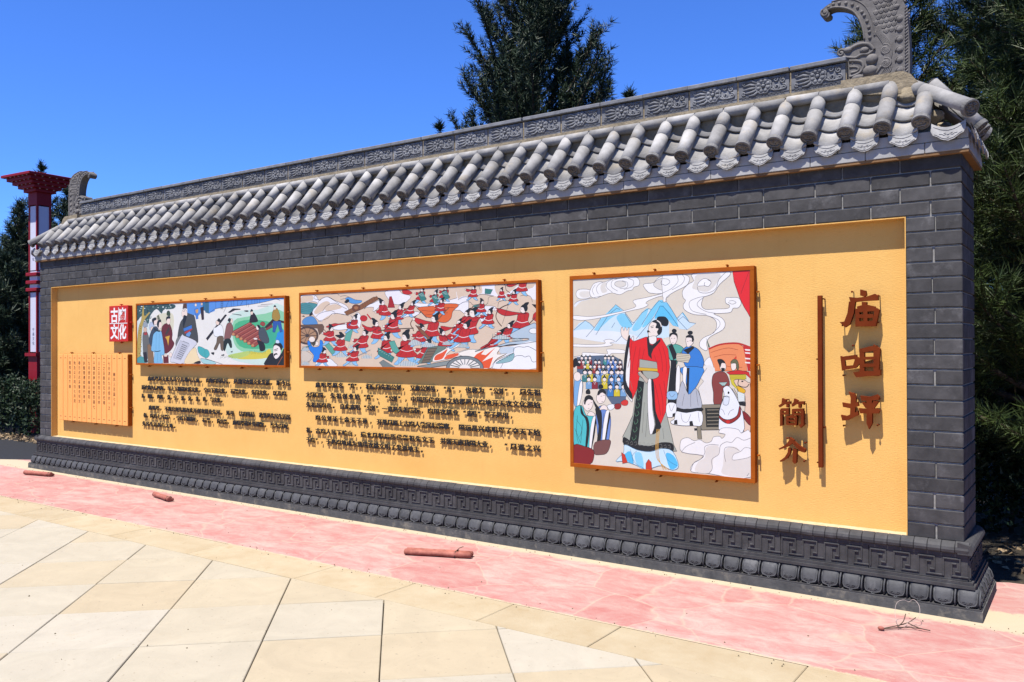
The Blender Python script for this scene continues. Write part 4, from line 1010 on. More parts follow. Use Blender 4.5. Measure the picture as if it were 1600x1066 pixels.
f4e6dc|0|1|368,812,365,803,356,800,348,803,345,812,348,821,356,824,365,821|1c1a1c|1.5
1c1a1c|0|1|343,813,347,825,356,828,366,825,369,814,356,820
1c1a1c|0|1|361,832,359,828,354,828,352,832,354,836,359,836
5a86c8|0|0|376,760,377,792,388,801,401,801,413,792,413,761|1c1a1c|1.8
f0ece8|2.4|0|388,799,395,783,401,799
f4e6dc|0|1|407,813,403,804,395,800,387,804,383,812,387,821,395,825,403,821|1c1a1c|1.5
1c1a1c|0|1|382,814,385,825,395,828,405,826,408,814,395,820
1c1a1c|0|1|400,832,397,828,393,828,391,832,393,836,397,836
a03a34|0|0|415,761,416,792,427,801,440,801,451,793,452,761|1c1a1c|1.8
f0ece8|2.4|0|427,800,433,784,440,800
f4e6dc|0|1|445,813,442,804,433,800,425,804,422,813,425,821,434,825,442,822|1c1a1c|1.5
1c1a1c|0|1|421,814,424,826,434,829,443,826,446,814,433,821
1c1a1c|0|1|438,832,436,829,431,829,429,832,431,836,436,836
3f8f8c|0|0|112,721,113,754,125,763,139,763,150,754,151,722|1c1a1c|1.8
f0ece8|2.4|0|125,762,132,745,139,762
f4e6dc|0|1|144,775,140,766,132,762,123,766,119,775,123,784,132,788,140,784|1c1a1c|1.5
1c1a1c|0|1|118,776,122,788,132,791,142,788,145,777,132,783
1c1a1c|0|1|137,795,134,791,129,791,127,795,129,799,134,799
d8c52e|0|0|161,722,162,755,174,764,188,764,199,755,200,723|1c1a1c|1.8
f0ece8|2.4|0|174,762,181,746,188,762
f4e6dc|0|1|193,776,189,767,181,763,172,767,169,775,172,784,181,788,190,785|1c1a1c|1.5
1c1a1c|0|1|167,777,171,789,181,792,191,789,194,777,181,784
1c1a1c|0|1|186,796,183,792,179,792,176,795,179,799,183,799
a03a34|0|0|197,723,198,755,210,764,223,764,235,756,235,723|1c1a1c|1.8
f0ece8|2.4|0|210,763,216,747,223,763
f4e6dc|0|1|229,776,225,767,216,763,208,767,204,776,208,785,216,789,225,785|1c1a1c|1.5
1c1a1c|0|1|203,777,206,789,216,792,227,789,230,778,216,784
1c1a1c|0|1|221,796,219,792,214,792,212,796,214,800,219,800
5a86c8|0|0|237,723,238,756,249,765,263,765,274,756,275,724|1c1a1c|1.8
f0ece8|2.4|0|249,763,256,747,263,763
f4e6dc|0|1|268,777,265,768,256,764,248,768,244,776,248,785,256,789,265,785|1c1a1c|1.5
1c1a1c|0|1|243,778,246,790,256,793,266,790,269,778,256,785
1c1a1c|0|1|261,796,259,793,254,792,252,796,254,800,259,800
3f8f8c|0|0|272,724,273,756,284,765,298,765,309,757,310,725|1c1a1c|1.8
f0ece8|2.4|0|284,764,291,748,298,764
f4e6dc|0|1|303,777,300,768,291,764,283,768,279,777,283,786,291,789,300,786|1c1a1c|1.5
1c1a1c|0|1|278,778,281,790,291,793,301,790,304,779,291,785
1c1a1c|0|1|296,797,294,793,289,793,287,797,289,800,294,800
3a6fb8|0|0|315,725,316,757,328,766,341,766,353,757,353,725|1c1a1c|1.8
f0ece8|2.4|0|328,764,334,748,341,764
f4e6dc|0|1|346,778,343,769,335,765,326,769,323,777,326,786,335,790,343,786|1c1a1c|1.5
1c1a1c|0|1|321,779,325,790,335,793,345,791,348,779,335,785
1c1a1c|0|1|339,797,337,793,332,793,330,797,332,801,337,801
3a6fb8|0|0|350,725,351,757,363,766,376,766,387,758,388,726|1c1a1c|1.8
f0ece8|2.4|0|363,765,369,749,376,765
f4e6dc|0|1|381,778,377,769,369,765,361,769,357,778,361,786,369,790,377,787|1c1a1c|1.5
1c1a1c|0|1|356,779,359,791,369,794,379,791,382,779,369,786
1c1a1c|0|1|374,797,371,794,367,794,365,797,367,801,372,801
5a86c8|0|0|393,726,394,758,405,767,418,767,430,758,430,727|1c1a1c|1.8
f0ece8|2.4|0|405,765,412,749,418,765
f4e6dc|0|1|424,778,420,770,412,766,404,770,400,778,404,787,412,791,420,787|1c1a1c|1.5
1c1a1c|0|1|399,780,402,791,412,794,422,791,425,780,412,786
1c1a1c|0|1|417,798,414,794,410,794,408,798,410,802,414,802
8c2a2e|0|0|419,726,420,758,431,767,444,767,455,759,456,727|1c1a1c|1.8
f0ece8|2.4|0|431,766,437,750,444,766
f4e6dc|0|1|449,779,446,770,437,766,429,770,426,778,429,787,438,791,446,787|1c1a1c|1.5
1c1a1c|0|1|425,780,428,792,438,794,447,792,450,780,438,787
1c1a1c|0|1|442,798,440,794,435,794,433,798,435,802,440,802
2f6f6a|0|0|121,682,122,715,134,724,147,724,159,716,160,683|1c1a1c|1.8
f0ece8|2.4|0|134,723,140,706,147,723
f4e6dc|0|1|153,736,149,727,140,723,132,727,128,736,132,745,141,749,149,745|1c1a1c|1.5
1c1a1c|0|1|127,737,130,749,141,752,151,750,154,738,141,744
1c1a1c|0|1|145,756,143,752,138,752,136,756,138,760,143,760
d8c52e|0|0|165,683,166,716,178,725,192,725,204,716,204,684|1c1a1c|1.8
f0ece8|2.4|0|178,723,185,707,192,724
f4e6dc|0|1|197,737,194,728,185,724,177,728,173,737,177,746,185,749,194,746|1c1a1c|1.5
1c1a1c|0|1|172,738,175,750,185,753,195,750,199,738,185,745
1c1a1c|0|1|190,757,188,753,183,753,181,757,183,761,188,761
5a86c8|0|0|219,684,220,717,232,726,245,726,257,717,257,685|1c1a1c|1.8
f0ece8|2.4|0|232,724,238,708,245,724
f4e6dc|0|1|250,738,247,729,238,725,230,729,226,737,230,746,238,750,247,747|1c1a1c|1.5
1c1a1c|0|1|225,739,228,751,238,754,248,751,252,739,238,746
1c1a1c|0|1|243,757,241,754,236,754,234,757,236,761,241,761
5a86c8|0|0|263,685,264,717,275,726,289,727,300,718,301,686|1c1a1c|1.8
f0ece8|2.4|0|275,725,282,709,289,725
f4e6dc|0|1|294,738,291,730,282,726,274,729,270,738,274,747,282,751,291,747|1c1a1c|1.5
1c1a1c|0|1|269,740,272,751,282,754,292,752,295,740,282,746
1c1a1c|0|1|287,758,285,754,280,754,278,758,280,762,285,762
d8c52e|0|0|302,686,303,718,315,727,328,727,339,719,340,687|1c1a1c|1.8
f0ece8|2.4|0|315,726,321,710,328,726
f4e6dc|0|1|333,739,330,730,321,726,313,730,310,739,313,748,321,751,330,748|1c1a1c|1.5
1c1a1c|0|1|308,740,312,752,321,755,331,752,335,741,321,747
1c1a1c|0|1|326,759,324,755,319,755,317,758,319,762,324,762
d8c52e|0|0|341,687,342,719,354,728,367,728,378,719,379,687|1c1a1c|1.8
f0ece8|2.4|0|354,726,360,710,367,726
f4e6dc|0|1|372,740,369,731,360,727,352,731,349,739,352,748,360,752,369,748|1c1a1c|1.5
1c1a1c|0|1|347,741,351,752,360,755,370,753,373,741,360,747
1c1a1c|0|1|365,759,363,755,358,755,356,759,358,763,363,763
5a86c8|0|0|384,688,385,720,397,728,410,729,421,720,422,688|1c1a1c|1.8
f0ece8|2.4|0|397,727,403,711,410,727
f4e6dc|0|1|415,740,411,732,403,728,395,731,392,740,395,749,403,752,412,749|1c1a1c|1.5
1c1a1c|0|1|390,741,394,753,403,756,413,753,416,742,403,748
1c1a1c|0|1|408,760,406,756,401,756,399,760,401,763,406,763
5a86c8|0|0|427,688,428,720,439,729,452,729,463,721,464,689|1c1a1c|1.8
f0ece8|2.4|0|439,728,446,712,452,728
f4e6dc|0|1|457,741,454,732,446,728,438,732,434,741,438,749,446,753,454,750|1c1a1c|1.5
1c1a1c|0|1|433,742,436,754,446,757,456,754,459,742,446,749
1c1a1c|0|1|450,760,448,757,444,756,441,760,444,764,448,764
3a7f80|0|0|106,657,107,702,124,715,143,715,159,703,160,658|1c1a1c|1.8
f0ece8|2.4|0|124,713,133,690,143,713
f4e6dc|0|1|150,732,145,720,133,714,121,719,116,732,121,744,133,749,145,744|1c1a1c|1.5
1c1a1c|0|1|114,734,119,750,133,755,148,751,152,734,133,743
1c1a1c|0|1|140,760,137,754,130,754,127,760,130,765,137,765
d8c52e|0|0|148,658,150,703,166,716,185,716,202,704,203,659|1c1a1c|1.8
f0ece8|2.4|0|166,714,176,691,185,714
f4e6dc|0|1|193,733,188,720,176,715,164,720,159,732,164,745,176,750,188,745|1c1a1c|1.5
1c1a1c|0|1|157,734,162,751,176,755,190,751,195,735,176,744
1c1a1c|0|1|183,760,179,755,173,755,169,760,173,766,179,766
7aa8d0|0|0|214,659,216,704,232,717,251,717,267,705,268,660|1c1a1c|1.8
f0ece8|2.4|0|232,715,241,693,251,715
f4e6dc|0|1|258,734,253,721,241,716,229,721,225,733,230,746,242,751,253,746|1c1a1c|1.5
1c1a1c|0|1|223,735,228,752,242,756,255,752,260,736,241,745
1c1a1c|0|1|248,761,245,756,238,756,235,761,238,766,245,766
d8c52e|0|0|275,661,276,705,292,718,311,718,327,706,328,662|1c1a1c|1.8
f0ece8|2.4|0|292,716,301,694,311,716
f4e6dc|0|1|318,735,313,722,302,717,290,722,285,734,290,746,302,752,313,747|1c1a1c|1.5
1c1a1c|0|1|283,736,288,753,302,757,316,753,320,737,302,746
1c1a1c|0|1|308,762,305,757,299,757,295,762,299,767,305,767
3f7fc0|0|0|335,662,336,707,352,719,370,719,386,707,387,663|1c1a1c|1.8
f0ece8|2.4|0|352,717,361,695,370,717
f4e6dc|0|1|378,736,373,723,361,718,350,723,345,735,350,747,361,753,373,748|1c1a1c|1.5
1c1a1c|0|1|343,737,348,753,361,758,375,754,379,738,361,746
1c1a1c|0|1|368,763,365,757,358,757,355,763,358,768,365,768
7aa8d0|0|0|389,663,391,708,407,720,425,720,440,708,441,664|1c1a1c|1.8
f0ece8|2.4|0|407,718,416,696,425,718
f4e6dc|0|1|432,736,427,724,416,719,404,724,399,736,404,748,416,753,427,748|1c1a1c|1.5
1c1a1c|0|1|398,738,402,754,416,758,429,755,434,739,416,747
1c1a1c|0|1|422,763,419,758,413,758,409,763,413,769,419,769
3f7fc0|0|0|421,664,422,708,438,720,456,721,472,709,473,665|1c1a1c|1.8
f0ece8|2.4|0|438,718,447,697,456,719
f4e6dc|0|1|463,737,459,725,447,720,436,724,431,736,436,749,447,754,459,749|1c1a1c|1.5
1c1a1c|0|1|429,738,434,755,447,759,461,755,465,739,447,748
1c1a1c|0|1|454,764,450,759,444,759,441,764,444,769,451,769
7aa8d0|0|0|139,604,140,649,157,662,175,662,192,651,193,605|1c1a1c|1.8
f0ece8|2.4|0|157,660,166,638,175,660
f4e6dc|0|1|183,679,178,667,166,661,154,666,149,678,154,691,166,696,178,691|1c1a1c|1.5
1c1a1c|0|1|147,680,152,697,166,701,180,698,185,681,166,690
1c1a1c|0|1|173,707,170,701,163,701,160,706,163,712,170,712
8c2a34|0|0|191,605,192,651,208,663,227,664,243,652,244,607|1c1a1c|1.8
f0ece8|2.4|0|208,661,218,639,227,662
f4e6dc|0|1|235,680,230,668,218,662,206,667,201,679,206,692,218,697,230,692|1c1a1c|1.5
1c1a1c|0|1|199,681,204,698,218,702,232,699,237,682,218,691
1c1a1c|0|1|225,708,221,702,215,702,211,707,215,713,221,713
d8c52e|0|0|275,608,276,652,292,665,311,665,327,654,328,609|1c1a1c|1.8
f0ece8|2.4|0|292,663,301,641,311,663
f4e6dc|0|1|318,682,313,670,301,664,290,669,285,681,290,694,301,699,313,694|1c1a1c|1.5
1c1a1c|0|1|283,683,288,700,302,704,315,700,320,684,301,693
1c1a1c|0|1|308,709,305,704,298,704,295,709,298,714,305,714
3f7fc0|0|0|334,609,336,654,352,666,370,667,386,655,387,611|1c1a1c|1.8
f0ece8|2.4|0|352,664,361,642,370,665
f4e6dc|0|1|377,683,373,671,361,666,349,670,345,682,349,695,361,700,373,695|1c1a1c|1.5
1c1a1c|0|1|343,684,347,701,361,705,375,701,379,685,361,694
1c1a1c|0|1|368,710,364,705,358,705,355,710,358,715,364,715
7aa8d0|0|0|394,611,395,655,411,668,429,668,445,656,446,612|1c1a1c|1.8
f0ece8|2.4|0|411,666,420,644,429,666
f4e6dc|0|1|436,684,431,672,420,667,408,672,404,684,409,696,420,701,431,696|1c1a1c|1.5
1c1a1c|0|1|402,686,406,702,420,706,434,702,438,686,420,695
1c1a1c|0|1|426,711,423,706,417,706,414,711,417,716,423,716
3f7fc0|0|0|325,552,326,597,342,609,361,610,377,598,377,554|1c1a1c|1.8
f0ece8|2.4|0|342,607,351,585,361,608
f4e6dc|0|1|368,626,363,614,352,609,340,613,335,625,340,638,352,643,363,638|1c1a1c|1.5
1c1a1c|0|1|333,627,338,644,352,648,365,644,370,628,352,637
1c1a1c|0|1|358,653,355,648,349,648,345,653,349,658,355,659
d8c52e|0|0|380,554,381,598,397,611,415,611,431,600,432,556|1c1a1c|1.8
f0ece8|2.4|0|397,609,406,587,415,609
f4e6dc|0|1|422,628,418,615,406,610,395,615,390,627,395,639,406,644,418,640|1c1a1c|1.5
1c1a1c|0|1|388,629,393,645,406,649,420,646,424,630,406,638
1c1a1c|0|1|413,655,409,649,403,649,400,654,403,660,409,660
7aa8d0|0|0|434,556,435,600,451,612,469,613,485,601,485,557|1c1a1c|1.8
f0ece8|2.4|0|451,610,460,588,469,611
f4e6dc|0|1|476,629,471,617,460,612,449,616,444,628,449,640,460,646,472,641|1c1a1c|1.5
1c1a1c|0|1|442,630,447,646,460,651,474,647,478,631,460,640
1c1a1c|0|1|467,656,463,651,457,650,454,656,457,661,463,661
9a2a2a|0|1|387,494,428,503,442,488,428,463,392,461|1c1a1c|2
d83a2e|0|1|437,511,473,533,498,522,491,493,455,490|1c1a1c|2
eef0f2|0|1|323,483,374,497,383,469,346,450|1c1a1c|2
7fb0dc|0|1|39,664,76,681,114,649,104,557,65,473,34,489|1c1a1c|2.4
f6f4f0|0|1|85,640,109,657,104,557,75,465,60,473|1c1a1c|2
f4e6dc|0|1|97,698,91,677,74,664,54,664,38,676,31,697,38,718,54,731,75,731,91,718|1c1a1c|2
1c1a1c|0|1|32,766,32,829,62,839,71,810,93,794,88,775,57,778
6f8fd0|0|1|226,438,273,481,319,458,351,403,350,314,327,207,253,203,235,308|1c1a1c|2.6
f6f4f0|0|1|314,442,342,439,323,345,299,205,279,204,291,343|1c1a1c|2
1c1a1c|0|1|219,454,254,456,277,424,277,310,262,203,234,210,249,325
1c1a1c|0|1|339,435,351,411,332,329,310,206,299,205,323,345
7a4e48|0|1|217,200,341,228,347,184,317,125,262,109,211,114|1c1a1c|2.4
4fc0c4|0|1|34,430,103,475,141,402,198,404,224,381,216,274,183,157,121,165,33,164|1c1a1c|2.8
f6f4f0|0|1|202,392,224,397,211,306,189,157,167,156,179,305|1c1a1c|2
1c1a1c|0|1|94,482,122,409,155,386,171,304,150,163,133,168,145,303,132,377,94,416
1c1a1c|0|1|221,381,230,357,211,257,192,156,185,157,202,273
8a1a18|0|1|31,168,131,163,201,142,208,93,173,31,30,24|1c1a1c|2.8
f6e8de|0|1|127,517,189,535,203,495,184,453,151,435,122,459,113,491|1c1a1c|2.2
1c1a1c|0|1|123,492,132,542,170,559,201,540,198,519,165,526,142,509,134,484
1c1a1c|0|1|140,567,144,596,172,601,178,568
f6e8de|0|1|245,570,301,580,310,539,291,506,254,497,231,529|1c1a1c|2.2
1c1a1c|0|1|239,562,250,595,287,608,312,588,308,568,278,583,255,562
1c1a1c|0|1|251,611,255,637,283,640,290,614
f6e8de|0|1|151,402,174,432,207,425,217,401|1c1a1c|2.2
f6e8de|0|1|254,448,282,485,314,483,328,451,291,453|1c1a1c|2.2
1c1a1c|0|1|203,528,226,496,263,452,240,443,212,487
1c1a1c|2|1|156,485,172,490
1c1a1c|2|1|181,498,194,503
1c1a1c|2|1|156,452,170,456
1c1a1c|2|1|268,550,282,556
1c1a1c|2|1|292,559,303,562
1c1a1c|2|1|275,510,287,514
1c1a1c|2|1|55,365,103,301,83,233
1c1a1c|2|1|65,398,55,265,73,183
1c1a1c|2|1|40,297,93,184
1c1a1c|2|1|113,367,93,192
1c1a1c|2|1|296,425,281,310
f4e2d4|0|1|453,999,440,1045,453,1075,466,1044,479,1074,491,1044,510,1074,506,1014,516,998,499,968|1c1a1c|2
f4f2ee|0|1|463,628,482,809,510,941,547,1006,537,826,535,548,517,531|1c1a1c|2.4
a9ada0|0|1|594,810,733,828,750,683,801,461,860,225,851,177,461,199,535,417,563,614|1c1a1c|2.6
e5231f|0|0|505,1007,546,965,645,997,769,988,820,908,833,781,810,621,801,461,748,338,714,457,693,618,679,682,594,713,572,614,535,540,508,613,519,810|8a1010|3
1c1a1c|0|1|501,999,519,990,497,859,481,678,532,580,526,539,463,628,467,826
a9ada0|0|0|595,835,733,815,736,760,591,770|1c1a1c|2.4
e0b52c|0|0|587,774,736,767,738,747,583,752|8a6a10|2
a9ada0|0|1|591,745,732,744,741,707,679,688,599,705|1c1a1c|2
3c2a26|0|0|591,748,617,746,644,681,608,713
d8cbb8|0|0|582,737,600,745,671,682,647,657|1c1a1c|2
7a5a48|1.8|0|587,727,655,662
7a5a48|1.8|0|594,734,662,669
7a5a48|1.8|0|601,740,669,675
16241e|0|0|581,680,631,668,617,550,603,404,579,207,507,219,544,417,563,549
5f8f6a|2.2|1|594,631,608,612,586,592,576,614
5f8f6a|2.2|1|588,572,600,553,579,533,568,555
5f8f6a|2.2|1|582,513,593,494,571,474,561,496
5f8f6a|2.2|1|577,455,586,435,564,415,553,437
5f8f6a|2.2|1|571,396,578,376,556,356,546,378
5f8f6a|2.2|1|565,337,571,317,549,296,538,319
5f8f6a|2.2|1|560,277,563,258,541,237,530,259
f4f2ee|0|1|662,681,693,666,696,472,713,360,686,286,669,326,657,519|1c1a1c|2
1c1a1c|0|1|686,674,708,666,722,457,765,347,695,287,718,361,700,473
1c1a1c|0|1|465,257,552,213,677,205,765,235,851,232,854,177,765,195,677,165,570,170,461,202
8f8f86|1.8|0|479,220,494,231,501,208,483,201
8f8f86|1.8|0|514,213,529,230,536,207,517,200
8f8f86|1.8|0|548,220,563,229,570,206,552,200
8f8f86|1.8|0|583,213,597,228,604,205,586,200
8f8f86|1.8|0|617,219,631,226,638,204,620,200
8f8f86|1.8|0|651,212,665,225,672,203,654,200
8f8f86|1.8|0|684,218,698,224,705,202,688,199
8f8f86|1.8|0|718,212,732,223,739,201,721,199
8f8f86|1.8|0|751,218,765,222,772,200,754,199
8f8f86|1.8|0|784,211,798,221,805,199,787,199
8f8f86|1.8|0|817,217,831,220,837,198,820,199
cfe9f6|0|1|470,200,570,167,677,161,765,190,851,177,898,77,850,42,764,67,694,45,641,29,551,58,460,76,395,71,460,141|3a6f90|2.4
57bfee|0|1|460,117,515,154,542,65,479,85
57bfee|0|1|799,157,859,146,893,77,833,48
8fd2f2|0|1|552,140,606,143,623,39,569,59
3a6f90|2|1|515,170,551,74,623,39
3a6f90|2|1|570,161,533,122,542,65
3a6f90|2|1|782,180,816,111,885,76
cc3a22|0|0|442,140,470,126,493,70,451,58,446,99|1c1a1c|2
cc3a22|0|0|641,73,663,107,685,85,690,33,641,24|1c1a1c|2
d8a23a|3.2|1|751,330,739,201,750,106,781,41
d8a23a|3.2|1|741,330,730,201,743,105,802,42
d8a23a|3.2|1|731,329,721,200,736,105,823,44
f6e8dc|0|1|665,1034,669,1071,690,1105,730,1109,770,1070,766,1026,730,1004,714,982,673,997,665,1012|1c1a1c|2.6
1c1a1c|0|1|694,1108,730,1122,766,1100,774,1070,766,1026,746,1011,734,1034,746,1056,722,1063,730,1093
1c1a1c|0|1|734,1119,739,1141,771,1145,803,1139,826,1109,814,1077,782,1077,758,1096
f0e8e0|6|1|734,1116,758,1100,770,1070
1c1a1c|0|1|655,1042,669,1045,683,1027,672,1033,661,1027
1c1a1c|0|0|661,1005,672,997,665,982
1c1a1c|3.5|0|686,1064,706,1066
1c1a1c|3|0|683,1073,710,1078
f2ede6|0|1|665,993,722,1004,730,967,705,945,677,952|1c1a1c|2
2a2424|0|0|653,993,669,993,677,945,697,937,746,974,762,985,760,963,705,908,689,871,693,834,664,863,657,930
98140f|2.4|1|533,968,516,847,498,772
98140f|2.4|1|566,930,540,810,532,727
98140f|2.4|1|599,923,582,803,573,728
98140f|2.4|1|632,908,615,833
98140f|2.4|1|746,923,769,849,777,746
98140f|2.4|1|778,930,805,834,808,732
98140f|2.4|1|713,863,737,790
7a1814|2.2|1|718,647,743,538,760,430
7a1814|2.2|1|752,656,777,539,777,430
7a1814|2.2|1|786,680,802,571
70746a|2.2|1|518,674,536,611
70746a|2.2|1|631,519,613,296
70746a|2.2|1|657,441,639,266
70746a|2.2|1|776,337,784,259
70746a|2.2|1|544,468,516,291
'''
